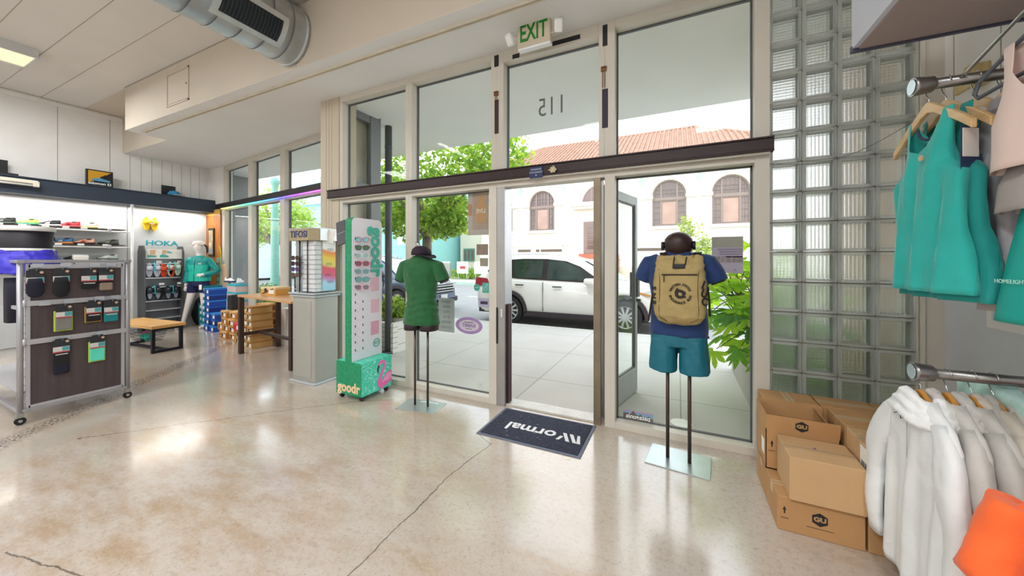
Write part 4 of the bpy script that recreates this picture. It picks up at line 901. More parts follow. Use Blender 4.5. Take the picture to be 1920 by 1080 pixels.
FIX = mat('ceiling_light_body', '#cfd3d3', .5); DIFF = mat('warm_diffuser', '#fff0c8', .4, var=0, emit='#f7e6bd', es=.6)
for i, (x, y) in enumerate(LAMPS):
    if i and not (i in (0,)): lab = 'rectangular fluorescent ceiling light further back in the shop'
    else: lab = 'rectangular fluorescent ceiling light at the left edge near the duct'
    l = thing('ceiling_light', lab, 'ceiling light', (x, y, 3.978), 0, 'fluorescent ceiling lights out of the frame' if i else None)
    q = MB()
    for a, b, c, d in ((-.265, -.245, -.61, .61), (.245, .265, -.61, .61), (-.245, .245, -.61, -.59), (-.245, .245, .59, .61)): q.box(a, b, c, d, -.0, .122)
    q.box(-.26, .26, -.6, .6, .10, .122); q.build('housing', FIX, l)
    q = MB(); q.box(-.245, .245, -.59, .59, .012, .016); q.build('diffuser', DIFF, l)

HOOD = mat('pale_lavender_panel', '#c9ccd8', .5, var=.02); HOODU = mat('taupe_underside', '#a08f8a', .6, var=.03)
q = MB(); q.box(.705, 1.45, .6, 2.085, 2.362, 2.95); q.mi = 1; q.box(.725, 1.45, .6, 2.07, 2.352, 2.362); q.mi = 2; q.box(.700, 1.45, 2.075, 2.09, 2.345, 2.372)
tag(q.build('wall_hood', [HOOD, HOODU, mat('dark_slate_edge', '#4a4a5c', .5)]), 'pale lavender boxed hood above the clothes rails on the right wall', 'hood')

# ================================================================== rails and clothes on the right
PIPE = mat('galvanised_pipe', '#8f8d8c', .32, .9, var=.12, vscale=10); RY = 1.965
def rail(z, lab):
    r = thing('clothes_rail', lab, 'clothes rail', (.86, RY, z))
    q = MB(); q.cyl((0, 0, 0), (.592, 0, 0), .0205, n=20); q.build('pipe', PIPE, r)
    q = MB(); q.lathe([(.022, .052), (.031, .045), (.033, .02), (.036, .0), (.036, -.012)], 20, R(PI / 2, 'Y') @ T(0, 0, 0)); q.build('end_fitting', PIPE, r)
    q = MB(); q.cyl((-.015, 0, 0), (-.013, 0, 0), .029, n=20); q.build('end_cap', mat('pale_blue_steel', '#b9c6cc', .3, .8), r)
    q = MB(); q.cyl((.575, 0, 0), (.59, 0, 0), .045, n=20); q.build('wall_flange', PIPE, r)
    return r
rail(2.11, 'upper galvanised pipe rail above the tank tops'); rail(.97, 'lower galvanised pipe rail carrying the pale hooded jackets')
q = MB(); q.bevbox(1.38, 1.45, 2.68, 2.74, 2.33, 2.44, .004); q.bevbox(1.36, 1.38, 2.66, 2.77, 2.31, 2.41, .004); tag(q.build('wood_bracket', wood_mat('raw_pine_block', '#d9c690', '#c4ab72', 1, 2)), 'raw pine block screwed to the right wall behind the upper rail', 'bracket')
HW = wood_mat('pale_maple_hanger', '#e3c699', '#cfa76f', 1.2, 1, .35); HW2 = wood_mat('orange_maple_hanger', '#d79b4e', '#b97a30', 1.2, 1, .35)
STEEL = mat('chrome_wire', '#c9c9c9', .2, .95)
def hanger(lab, loc, rz, m_, grp, w=.215, drop=.13, name='wooden_hanger'):
    """loc = rail axis point; hanger spans local y"""
    h = thing(name, lab, 'hanger', loc, rz, grp)
    pts_t, pts_b = [], []
    for k in range(-12, 13):
        y = w * k / 12; t = abs(k) / 12; z = -.085 - drop * t ** 1.35 - .012 * math.exp(-(t * 5) ** 2) * -1
        pts_t.append((y, z + .004)); pts_b.append((y, z - .032 + .004 * t - (.0 if t > .12 else .006)))
    q = MB(); My = Matrix(((0, 0, 1, 0), (1, 0, 0, 0), (0, 1, 0, 0), (0, 0, 0, 1)))
    q.prism(pts_t + pts_b[::-1], -.008, .008, My); q.build('shoulder_bar', m_, h, bevel=.003)
    q = MB(); pts = [(0, 0, -.085), (0, 0, -.055), (0, .012, -.042), (0, .025, -.02)] + [(0, .0255 * math.cos(a), .0255 * math.sin(a)) for a in [(-.2 + k * .42) for k in range(9)]]
    q.tube(pts, .0022, 6); q.build('hook', STEEL, h); return h
def sheet_garment(name, rows, m_, parent, nu=12, fold=.012, kf=26, seed=0, solid=.0016, twist=0.0, z0=None):
    """rows: (z, inner half width front, inner back, outer half width, thickness); two cloth sheets joined at the sides"""
    q = MB()
    def X(y, yo, th, s, z):
        k = max(0.0, 1 - (abs(y) / max(yo, 1e-4)) ** 2); dz = min(1.0, max(0.0, (rows[0][0] - z) / .35))
        f = fold * dz * (math.sin(kf * y + 3 * math.sin(z * 3 + seed) + seed) + .5 * math.sin(kf * 2.1 * y + seed * 2 + z * 5))
        return s * th * math.sqrt(k) + f * (1 if s > 0 else .9)
    fine = []
    for (a, b) in zip(rows, rows[1:]):
        n = max(1, int(abs(a[0] - b[0]) / .02))
        for k in range(n): fine.append([a[i] + (b[i] - a[i]) * k / n for i in range(5)])
    fine.append(list(rows[-1]))
    for s, ci in ((-1, 1), (1, 2)):
        for side in (-1, 1):
            prev = None
            for r_ in fine:
                z, yo, th = r_[0], r_[3], r_[4]; yi = min(r_[ci], yo * .98)
                cur = []
                for k in range(nu + 1):
                    y = side * (yi + (yo - yi) * k / nu); cur.append(q.V((X(y, yo, th, s, z), y, z)))
                if prev is not None: q.bridge(prev, cur, closed=False)
                prev = cur
    bmesh.ops.remove_doubles(q.bm, verts=q.bm.verts[:], dist=.0004)
    return q.build(name, m_, parent, solid=solid)
TEALJ = mat('teal_jersey', '#22b4ac', .75, var=.05, vscale=8, sheen=.3, bump=.8, bscale=11); TEALD = mat('deep_teal_jersey', '#0b9590', .75, var=.05, vscale=8, sheen=.2, bump=.8, bscale=11)
GREYJ = mat('cool_grey_jersey', '#a9a6ab', .75, var=.05, vscale=6, sheen=.2, bump=.8, bscale=11); PEACH = mat('pale_peach_jersey', '#efd6cd', .7, var=.03, sheen=.2); MINTJ = mat('bright_teal_nylon', '#10a79c', .5, var=.04)
TANK = [(0, .088, .088, .128, .010), (-.04, .085, .075, .124, .018), (-.09, .070, .035, .118, .03), (-.125, .045, .0, .116, .034), (-.145, .0, .0, .116, .036), (-.20, .0, .0, .130, .042), (-.245, .0, .0, .180, .045), (-.26, .0, .0, .188, .045), (-.45, 0, 0, .188, .040), (-.69, 0, 0, .21, .045)]
def garment(name, lab, cat, x, z, rows, m_, grp=None, y=RY, rz=0, **k):
    g_ = thing(name, lab, cat, (x, y, z), rz, grp); o = sheet_garment('cloth', rows, m_, g_, **k); return g_
def railx(u): return PY(u, 160, RY).x
g1 = 'tops hanging from the upper rail'
ZU = 2.11
xs = [.897, .944, 1.024, 1.092, 1.19]
for i, (x, lab) in enumerate(zip(xs, ('pale wooden hanger nearest the end of the upper rail', 'pale wooden hanger second from the end of the upper rail', 'pale wooden hanger holding the grey tank on the upper rail', 'pale wooden hanger behind the grey tank on the upper rail'))):
    hanger(lab, (x, RY, ZU), (.05, .04, .0, .05)[i], HW, 'wooden hangers on the upper rail')
t1 = garment('tank_top', 'teal tank top with small peach dot, first on the upper rail', 'top', .897, ZU - .125, TANK, TEALJ, g1, rz=.05, fold=.013, kf=52, seed=1)
q = MB(); q.cyl((-.052, -.06, -.175), (-.056, -.06, -.175), .011, n=14); q.build('peach_dot', mat('peach_print', '#e0b48c', .7), t1)
q = MB(); q.tube([(-.0, .062 * math.cos(k * PI / 12), -.0 - .055 * abs(math.sin(k * PI / 12)) - .035) for k in range(13)], .005, 5); q.build('neck_lining', mat('navy_binding', '#3b3c5a', .7), t1)
t2 = garment('tank_top', 'deeper teal tank top with hem emblem, second on the upper rail', 'top', .944, ZU - .12, [(z * 1.02, a, b, c * 1.02, d) for z, a, b, c, d in TANK[:-1]] + [(-.72, 0, 0, .23, .06)], TEALD, g1, rz=.04, fold=.014, kf=44, seed=2.3)
q = MB(); q.tube([(-.07, -.12 + .016 * math.cos(k * PI / 7 + .6), -.60 + .016 * math.sin(k * PI / 7 + .6)) for k in range(11)], .003, 5); q.box(-.072, -.068, -.14, -.10, -.632, -.628); q.build('hem_emblem', mat('pale_mint_print', '#b9e4d8', .6), t2)
tg = thing('swing_tag', 'white and navy paper tag hanging from the second teal tank top', 'tag', (.925, 1.80, 1.93), .5)
q = MB(); q.box(-.03, .03, -.001, .001, -.15, -.05); q.build('white_tag', mat('white_card'), tg); q = MB(); q.box(-.035, .035, .002, .003, -.20, -.04); q.box(.01, .05, .004, .005, -.26, -.14); q.tube([(0, .002, -.05), (0, .002, 0)], .0012, 4); q.build('navy_tag', mat('navy_card', '#2c3f63', .6), tg)
t3 = garment('tank_top', 'cool grey tank top with wide straps, third on the upper rail', 'top', 1.024, ZU - .12, [(z * 1.0, a, b, c * 1.05, d * 1.2) for z, a, b, c, d in TANK[:-1]] + [(-.72, 0, 0, .24, .07)], GREYJ, g1, rz=0, fold=.014, kf=36, seed=4)
t4 = garment('tank_top', 'ruffled teal top half hidden behind the grey tank', 'top', 1.092, ZU - .12, TANK[:-2] + [(-.40, 0, 0, .2, .06)], TEALD, g1, rz=.05, fold=.012, kf=70, seed=5)
t5 = garment('long_sleeve_top', 'long warm grey shirt hanging behind the pale pink top', 'top', 1.13, ZU - .12, [(0, .08, .06, .12, .03), (-.06, 0, 0, .19, .05), (-.2, 0, 0, .21, .06), (-.76, 0, 0, .2, .07)], mat('warm_grey_jersey', '#b3aaa8', .8, var=.05), g1, y=1.90, fold=.03, kf=17, seed=6.5)
# black plastic hanger with the pale pink top, nearest the camera
PXh, PYh = .975, 1.60
bh = thing('plastic_hanger', 'dark plastic tube hanger carrying the pale pink top at the right edge', 'hanger', (PXh, PYh, 2.19), .10)
q = MB(); q.tube([(0, -.21, -.16), (0, -.1, -.10), (0, 0, -.055), (0, .1, -.095), (0, .215, -.15), (0, .235, -.185), (0, .22, -.205), (0, 0, -.185), (0, -.2, -.18)], .0065, 8, closed=True); q.build('tube_frame', mat('dark_grey_plastic', '#5a6068', .3), bh)
q = MB(); q.tube([(0, 0, -.055), (0, 0, -.02)] + [(0, .02 * math.cos(k * .5 - .4), .02 * math.sin(k * .5 - .4) + .0) for k in range(8)], .003, 6); q.build('hook', STEEL, bh)
q = MB(); q.tube([(PXh, PYh - .05, 2.205), (PXh, PYh + .05, 2.20), (PXh, RY - .05, 2.12), (PXh, RY, 2.11)], .006, 8); tag(q.build('waterfall_arm', STEEL), 'thin steel arm reaching forward from the upper rail', 'rail arm')
pt = garment('crop_top', 'pale pink cropped top on the dark plastic hanger at the right edge', 'top', PXh, 2.19 - .09, [(0, .07, .05, .125, .02), (-.10, .055, .03, .12, .035), (-.16, 0, 0, .125, .045), (-.24, 0, 0, .165, .05), (-.40, 0, 0, .17, .055)], PEACH, g1, y=PYh, rz=.10, fold=.008, kf=18, seed=2)
q = MB(); q.tube([(.0, -.125 - (.04 if k > 6 else 0) * (k - 6) / 4, -.0 - k * .025) for k in range(1, 10)], .004, 5); q.build('edge_binding', mat('dusty_pink_binding', '#d9a79c', .7), pt)
tb = garment('running_skirt', 'teal garment with small reflective lettering hanging below the pink top', 'skirt', 1.0, 1.62, [(0, 0, 0, .09, .03), (-.2, 0, 0, .13, .05), (-.40, 0, 0, .16, .06)], MINTJ, g1, y=1.60, rz=.1, fold=.01, kf=12, seed=8)
text('HOMELIGHT', .018, mat('pale_mint_print'), tb, T(-.068, .05, -.27) @ Matrix(((0, 0, -1, 0), (-1, 0, 0, 0), (0, 1, 0, 0), (0, 0, 0, 1))), .0006)
gb_ = garment('crop_top', 'folded warm grey shirt layer just below the pale pink top', 'top', 1.0, 1.72, [(0, 0, 0, .14, .04), (-.06, 0, 0, .17, .06), (-.15, 0, 0, .18, .07)], mat('warm_grey_jersey'), g1, y=1.60, rz=.1, fold=.02, kf=22, seed=9)
# price tags + white socket frame lower on wall
q = MB(); q.box(1.444, 1.45, 2.2, 2.70, 1.07, 1.6); q.mi = 1; q.box(1.440, 1.445, 2.25, 2.66, 1.11, 1.56); tag(q.build('wall_frame', [mat('white_plastic'), GREYW]), 'white moulded frame on the grey right wall behind the clothes', 'frame')
tg = thing('ribbon_tag', 'pink ribbon and dark swing tags hanging below the teal garment', 'tag', (1.06, 1.62, 1.26), .2)
q = MB(); q.box(-.004, -.002, -.01, .03, -.14, .02, R(.5, 'X')); q.build('ribbon', mat('pale_pink_ribbon', '#dcc0c4', .6), tg); q = MB(); q.box(0, .002, -.09, -.04, -.16, .0); q.box(.004, .006, -.14, -.09, -.2, -.02); q.tube([(0, -.06, 0), (0, -.06, .06)], .001, 4); q.build('dark_tag', mat('dark_panel'), tg)

# ---- lower rail: pale hooded jackets
ZL = .97
def jacket(lab, x, m_, seed, rz=0, hem=-.80, dy=0):
    j = thing('hooded_jacket', lab, 'jacket', (x, RY + dy, ZL - .075), rz, 'hooded jackets on the lower rail')
    rows = [(-.02, .0, .0, .075, .03), (-.055, 0, 0, .12, .03), (-.10, 0, 0, .185, .032), (-.15, 0, 0, .218, .034), (-.35, 0, 0, .222, .036), (-.6, 0, 0, .232, .038), (hem + .03, 0, 0, .24, .038), (hem, 0, 0, .23, .03)]
    sheet_garment('body', rows, m_, j, fold=.010, kf=40, seed=seed, nu=20)
    for s in (-1, 1):
        q = MB(); pts = []; rs = []
        for k in range(16):
            t = k / 15; z = -.090 - t * .64; y = s * (.125 + .120 * min(1, t * 2.2) ** .62 + .015 * t); xx = -.012 - .022 * math.sin(t * 2.4) + .004 * math.sin(t * 13 + seed)
            a, b = .022 + .014 * min(1, t * 6) - .010 * t, (.026 + .03 * min(1, t * 5)) - .016 * t
            pts.append([Vector((xx + a * math.cos(u_) * (1 + .10 * math.sin(3 * u_ + seed + t * 4)), y + b * math.sin(u_), z + .015 * math.sin(u_) * s)) for u_ in [2 * PI * n_ / 22 for n_ in range(22)]])
        q.loft(pts); sl = q.build('sleeve', m_, j); fold_noise(sl, .005, 14, seed + s, .4)
    # hood bunched round the hanger neck
    q = MB()
    for k in range(3):
        q.tube([((.042 + .010 * k) * math.cos(t) , (.070 + .022 * k) * math.sin(t), -.012 - .030 * k + .010 * math.cos(2 * t + k) - .03 * abs(math.sin(t))) for t in [2 * PI * n / 22 for n in range(22)]], .019, 8, closed=True)
    h = q.build('hood', m_, j); remesh(h, .005, 3); fold_noise(h, .005, 28, seed, 1)
    q = MB(); q.tube([(-.066, -.01, -.08), (-.072, -.03, -.11), (-.07, -.045, -.10), (-.072, -.02, -.085), (-.072, .015, -.105)], .0016, 5); q.build('drawcord', BLK, j)
    q = MB(); q.tube([(-.040, .0, z) for z in (-.1, -.4, hem + .02)], .0010, 4); q.build('front_seam', mat('grey_line'), j)
    return j
JW = mat('white_shell_fabric', '#e8eaea', .6, var=.03, vscale=5, bump=1.0, bscale=13); JG = mat('stone_shell_fabric', '#c4c1bb', .6, var=.04, vscale=5, bump=1.0, bscale=13); JG2 = mat('grey_stone_shell_fabric', '#b9b6b0', .6, var=.04, vscale=5, bump=1.0, bscale=13)
xj = [.873, .947, 1.013, 1.068]
for i, (x, m_, lab) in enumerate(zip(xj, (JW, JG, JG2, mat('beige_shell_fabric', '#c7bfb2', .6, var=.04)), ('white hooded jacket, first on the lower rail beside the cartons', 'stone grey hooded jacket, second on the lower rail', 'darker grey hooded jacket, third on the lower rail', 'beige hooded jacket, fourth on the lower rail'))):
    jacket(lab, x, m_, i * 1.7 + .5, (.03, .0, .02, 0)[i])
    hanger(('orange wooden hanger of the white jacket', 'orange wooden hanger of the stone grey jacket', 'orange wooden hanger of the darker grey jacket', 'orange wooden hanger of the beige jacket')[i], (x, RY, ZL), (.03, 0, .02, 0)[i], HW2, 'wooden hangers on the lower rail', w=.19, drop=.115)
hanger('pale wooden hanger turned sideways beyond the beige jacket', (1.17, RY, ZL), .55, HW, 'wooden hangers on the lower rail')
garment('running_shorts', 'bright teal shorts on the turned wooden hanger of the lower rail', 'shorts', 1.175, ZL - .15, [(0, 0, 0, .15, .03), (-.1, 0, 0, .19, .04), (-.45, 0, 0, .22, .05)], MINTJ, y=RY - .05, rz=.55, fold=.012, kf=24, seed=3)
garment('running_shorts', 'dark teal shorts clipped at the right end of the lower rail', 'shorts', 1.30, ZL - .06, [(0, 0, 0, .12, .03), (-.1, 0, 0, .17, .04), (-.5, 0, 0, .24, .05)], TEALD, y=RY - .12, rz=.5, fold=.012, kf=30, seed=5)
q = MB(); q.bevbox(1.235, 1.262, 1.72, 1.75, .905, .95, .004); q.tube([(1.25, 1.80, .96), (1.25, 1.735, .95)], .003, 5); tag(q.build('trouser_clip', BLK), 'black clip gripping the dark teal shorts', 'clip')
garment('patterned_shirt', 'mint and pink patterned shirt glimpsed between the pale jackets', 'shirt', 1.12, ZL - .03, [(0, 0, 0, .09, .03), (-.05, 0, 0, .19, .04), (-.6, 0, 0, .2, .04)], mat('mint_pink_print', '#bfe3dc', .7, var=.25, vscale=12), y=RY + .09, fold=.01, seed=1)
# ---- orange shirts on a short floor rail at the right edge
ORA = mat('orange_cotton', '#ff6a2c', .8, var=.05, vscale=20, sheen=.2, bump=1.0, bscale=10); ORB = mat('coral_cotton', '#f07a52', .8, var=.05, vscale=20, sheen=.2)
ox, oy, oz = 1.045, 1.06, .80
fr_ = thing('garment_stand', 'short steel stand carrying the orange shirts at the right edge', 'garment stand', (1.10, 1.15, 0))
q = MB(); q.cyl((0, 0, 0), (0, 0, .80), .016, n=14); q.cyl((0, 0, .80), (-.06, .42, .80), .012, n=12); q.build('upright', PIPE, fr_); q = MB(); q.cyl((0, 0, 0), (0, 0, .012), .16, n=24); q.build('foot', PIPE, fr_)
def tee(lab, x, y, m_, seed, rz):
    j = thing('t_shirt', lab, 't-shirt', (x, y, .78), rz, 'orange shirts at the right edge')
    rows = [(0, 0, 0, .085, .02), (-.015, 0, 0, .15, .035), (-.04, 0, 0, .205, .045), (-.07, 0, 0, .225, .05), (-.25, 0, 0, .235, .055), (-.66, 0, 0, .255, .06)]
    sheet_garment('body', rows, m_, j, fold=.018, kf=16, seed=seed, nu=14)
    for s in (-1, 1):
        q = MB(); q.tube([(-.02, s * (.185 + .06 * t), -.045 - .22 * t) for t in [k / 8 for k in range(9)]], [.052 + .012 * k / 8 for k in range(9)], 14); sl = q.build('sleeve', m_, j); fold_noise(sl, .02, 12, seed, 1)
    return j
tee('bright orange t-shirt at the bottom right corner', 1.035, 1.49, ORA, 1, -1.42); tee('coral t-shirt in front of the bright orange one, mostly out of frame', 1.16, 1.30, ORB, 3, -1.30)

# ================================================================== cartons
CARD = mat('brown_cardboard', '#b98d5e', .85, var=.05, vscale=5, bump=.1, bscale=40); CARDL = mat('pale_cardboard', '#c9a377', .85, var=.04, vscale=5)
TAPEC = mat('clear_brown_tape', '#c2a27c', .35, var=.03); CARDI = mat('cardboard_inside', '#7d4526', .9, var=.05)
INKC = mat('black_carton_ink', '#2a2326', .8)
def carton(lab, x0, x1, y0, y1, z0, z1, m_=None, rz=0, seam='x', marks=None):
    c = thing('cardboard_box', lab, 'cardboard box', ((x0 + x1) / 2, (y0 + y1) / 2, z0), rz, 'cartons stacked in the corner'); w, d, h_ = (x1 - x0) / 2, (y1 - y0) / 2, z1 - z0
    q = MB(); q.bevbox(-w, w, -d, d, 0.0005, h_, .003, 1); q.build('carton', m_ or CARD, c)
    q = MB()
    if seam == 'x': q.box(-w, w, -.024, .024, h_, h_ + .0008); q.box(-w - .0008, -w, -.024, .024, h_ * .72, h_)
    else: q.box(-.024, .024, -d, d, h_, h_ + .0008)
    q.build('packing_tape', TAPEC, c); q = MB()
    if seam == 'x': q.box(-w, w, -.0008, .0008, h_ + .0006, h_ + .0012)
    else: q.box(-.0008, .0008, -d, d, h_ + .0006, h_ + .0012)
    q.build('flap_seam', mat('dark_brown_seam', '#6a4a2e', .9), c)
    return c, w, d, h_
hexa = [(math.cos(PI / 6 + k * PI / 3), math.sin(PI / 6 + k * PI / 3)) for k in range(6)]
def gu_logo(c, M, s=.036):
    q = MB(); q.prism([(x * s, y * s * .95) for x, y in hexa], 0, .0007, M); q.build('hexagon_logo', INKC, c)
    text('GU', s * .85, mat('pale_carton_gap', '#b8935f', .8), c, M @ T(0, 0, .0010), .0004, bold=.0014, sx=1.15)
def arrows(c, M):
    q = MB(); q.prism([(-.008, .03), (.008, .03), (0, .05)], 0, .0006, M)
    q.prism([(-.003, .012), (.003, .012), (.003, .03), (-.003, .03)], 0, .0006, M); q.build('up_arrow', INKC, c)
    text('THIS SIDE UP', .009, INKC, c, M @ T(0, -.012, 0) , .0003, sx=.6)
c, w, d, h_ = carton('low carton with black hexagon logo on the floor in front', .472, .822, 2.275, 2.53, 0, .178); gu_logo(c, T(.0, -d - .0008, .10) @ RX); arrows(c, T(-w + .03, -d - .0008, .08) @ RX)
q = MB(); q.box(-.055, .055, -d - .0012, -d - .0006, .052, .054); q.build('small_print', INKC, c)
carton('plain carton on top of the low logo carton in front', .52, .822, 2.255, 2.515, .178, .402, CARDL)
q = MB(); q.box(.655, .668, 2.40, 2.405, .4035, .4045); q.box(.66, .664, 2.395, 2.41, .4035, .4045); tag(q.build('purple_scrap', mat('purple_scrap', '#7a3fa0', .6)), 'tiny purple paper scrap on the front plain carton', 'scrap')
carton('carton under the open box, behind the low logo carton', .472, .822, 2.54, 2.80, 0, .178)
# open box
c = thing('open_cardboard_box', 'open carton with raised flaps and logo behind the plain front one', 'cardboard box', (.64, 2.67, .179), 0, 'cartons stacked in the corner')
w, d, h_ = .17, .13, .235; q = MB(); q.box(-w, w, -d, d, 0, .006)
for a, b, e, f in ((-w, -w + .004, -d, d), (w - .004, w, -d, d), (-w, w, -d, -d + .004), (-w, w, d - .004, d)): q.box(a, b, e, f, 0, h_)
q.build('carton', CARD, c)
for M_, ww in ((T(0, -d, h_) @ R(.12, 'X'), w), (T(0, d - .003, h_) @ R(-.15, 'X'), w), (T(w - .003, 0, h_) @ R(PI / 2, 'Z') @ R(-.5, 'X'), d), (T(-w, 0, h_) @ R(PI / 2, 'Z') @ R(.05, 'X'), d)):
    q = MB(); q.box(-ww, ww, 0, .003, 0, .088, M_); q.build('flap', CARD, c)
q = MB(); q.box(-w + .005, w - .005, -d + .005, d - .005, .006, .10); q.build('dark_inside', CARDI, c)
q = MB(); q.box(-.07, .05, -.05, .03, .10, .215, R(.1, 'Y')); q.build('packing_paper', mat('crumpled_kraft_paper', '#d3b583', .8, var=.1, bump=.5, bscale=20), c)
gu_logo(c, T(0, -d, h_) @ R(.12, 'X') @ T(0, -.0004, .043) @ RX, .034); arrows(c, T(-w + .03, -d - .0008, .12) @ RX)
q = MB(); q.box(-w - .0009, -w, -.09, -.02, .06, .15); q.build('side_label', mat('white_card'), c)
# remaining stacks
c, w, d, h_ = carton('tall carton with white barcode label on its left side', .832, 1.13, 2.255, 2.53, .252, .502, CARDL)
q = MB(); q.box(-w - .001, -w, -.13, -.03, .11, .235); q.build('shipping_label', mat('white_card'), c); q = MB()
for k in range(9): q.box(-w - .0016, -w - .001, -.122 + k * .0095, -.122 + k * .0095 + .003 + .003 * (k % 2), .125, .165)
q.build('barcode', INKC, c); q = MB(); q.cyl((-w - .0016, -.112, .215), (-w - .001, -.112, .215), .011, n=6); q.build('label_logo', INKC, c)
carton('bottom carton beside the front logo carton, under the labelled one', .832, 1.13, 2.275, 2.53, 0, .25)
carton('carton behind the labelled one in the top layer', .832, 1.10, 2.545, 2.80, .252, .502); carton('floor carton under the middle top-layer one', .832, 1.10, 2.545, 2.80, 0, .25)
carton('back row carton beside the white window post', .51, .80, 2.815, 3.01, .252, .502, None, 0, 'y'); carton('middle carton of the back row against the glass blocks', .81, 1.09, 2.815, 3.01, .252, .502, None, 0, 'x'); carton('right carton of the back row against the glass blocks', 1.10, 1.40, 2.815, 3.01, .252, .502)
for x0, x1, l in ((.51, .80, 'floor carton under the back row one by the post'), (.81, 1.09, 'floor carton under the middle back row one'), (1.10, 1.40, 'floor carton under the right back row one')): carton(l, x0, x1, 2.815, 3.01, 0, .25)
carton('carton right of the labelled one in the top layer', 1.14, 1.41, 2.40, 2.80, .252, .502); carton('floor carton in the far right of the stack', 1.14, 1.41, 2.40, 2.80, 0, .25)
q = MB(); q.bevbox(.98, 1.10, 2.155, 2.24, 0, .14, .003); o = q.build('paper_carton', mat('white_card')); tag(o, 'small white printed carton on the floor below the white jacket', 'cardboard box')
q = MB()
for k in range(4): q.box(1.0, 1.08, 2.1535, 2.155, .03 + k * .025, .036 + k * .025)
q.build('printed_lines', mat('grey_line'), o)
# ================================================================== LEFT SIDE: mobile display, wall shelves, shoes
GREYP2 = mat('silver_grey_profile', '#a9a8ad', .4, .5, var=.04); LPROF = mat('light_grey_rail', '#b9b8bd', .4, .3, var=.03)
DWOOD = wood_mat('dark_greige_laminate', '#55484a', '#453a3e', 1.0, 2, .45); DBRN = mat('dark_brown_laminate', '#2e1d20', .5, var=.15)
rk = thing('mobile_display', 'wheeled grey display unit with dark end panel hung with sock packs', 'display unit', (-5.10, 1.25, 0))
YL, YR = -.325, .325; LEN = 1.5
def profile(q, a, b, w=.016): q.cyl(a, b, w, n=12)
for x, y in ((0, YL), (0, YR), (-LEN, YL), (-LEN, YR)):
    q = MB(); q.cyl((x, y, .095), (x, y, 1.40), .019, n=16); q.bevbox(x - .024, x + .024, y - .024, y + .024, 1.385, 1.415, .004); q.build('post', GREYP2, rk)
    q = MB(); q.cyl((x - .012, y, .033), (x + .012, y, .033), .032, n=18); q.build('caster', BLK, rk)
    q = MB(); q.box(x - .018, x + .018, y - .02, y + .02, .062, .098); q.cyl((x - .016, y, .033), (x + .016, y, .033), .012, n=10); q.build('caster_fork', mat('chrome_wire'), rk)
for z in (1.40, .115):
    q = MB()
    for x in (0, -LEN): q.bevbox(x - .016, x + .016, YL, YR, z - .014, z + .014, .003)
    for y in (YL, YR): q.bevbox(-LEN, 0, y - .016, y + .016, z - .014, z + .014, .003)
    q.build('frame_rail', GREYP2, rk)
q = MB(); q.box(-.012, .002, YL + .05, YR - .045, .15, 1.36); q.build('end_panel', DWOOD, rk)
q = MB()
for y in (YL + .04, YR - .035): q.bevbox(-.016, .012, y - .012, y + .012, .13, 1.38, .002)
q.bevbox(-.016, .012, YL + .04, YR - .035, .130, .152, .002); q.bevbox(-.016, .012, YL + .04, YR - .035, 1.345, 1.375, .002); q.build('panel_frame', LPROF, rk)
for z in (1.035, .70): q = MB(); q.bevbox(.004, .022, YL + .03, YR - .01, z - .022, z + .022, .003); q.cyl((.012, YL + .02, z - .03), (.012, YL + .02, z + .03), .012); q.build('hook_rail', LPROF, rk)
q = MB(); q.bevbox(.004, .02, YL + .05, YR - .05, 1.335, 1.372, .003); q.build('hook_rail', LPROF, rk)
q = MB()
for k in range(16): q.cyl((.0, YL + .012, .18 + k * .075), (.0, YL + .04, .18 + k * .075), .003, n=6); q.cyl((.0, YR - .012, .18 + k * .075), (.0, YR - .034, .18 + k * .075), .003, n=6)
q.build('slot_pins', mat('chrome_wire'), rk)
q = MB(); q.box(-LEN, -.02, -.01, .01, .32, 1.02); q.build('centre_panel', DBRN, rk)
q = MB(); q.box(-LEN + .02, -.02, YL + .02, YR - .02, 1.270, 1.288); q.build('deck', mat('pale_deck', '#b8b3ae', .5), rk)
q = MB(); q.box(-LEN, -.02, YL, YL + .02, .98, 1.01); q.box(-LEN, -.02, YL + .0, YR, .26, .275); q.build('side_rail', LPROF, rk)
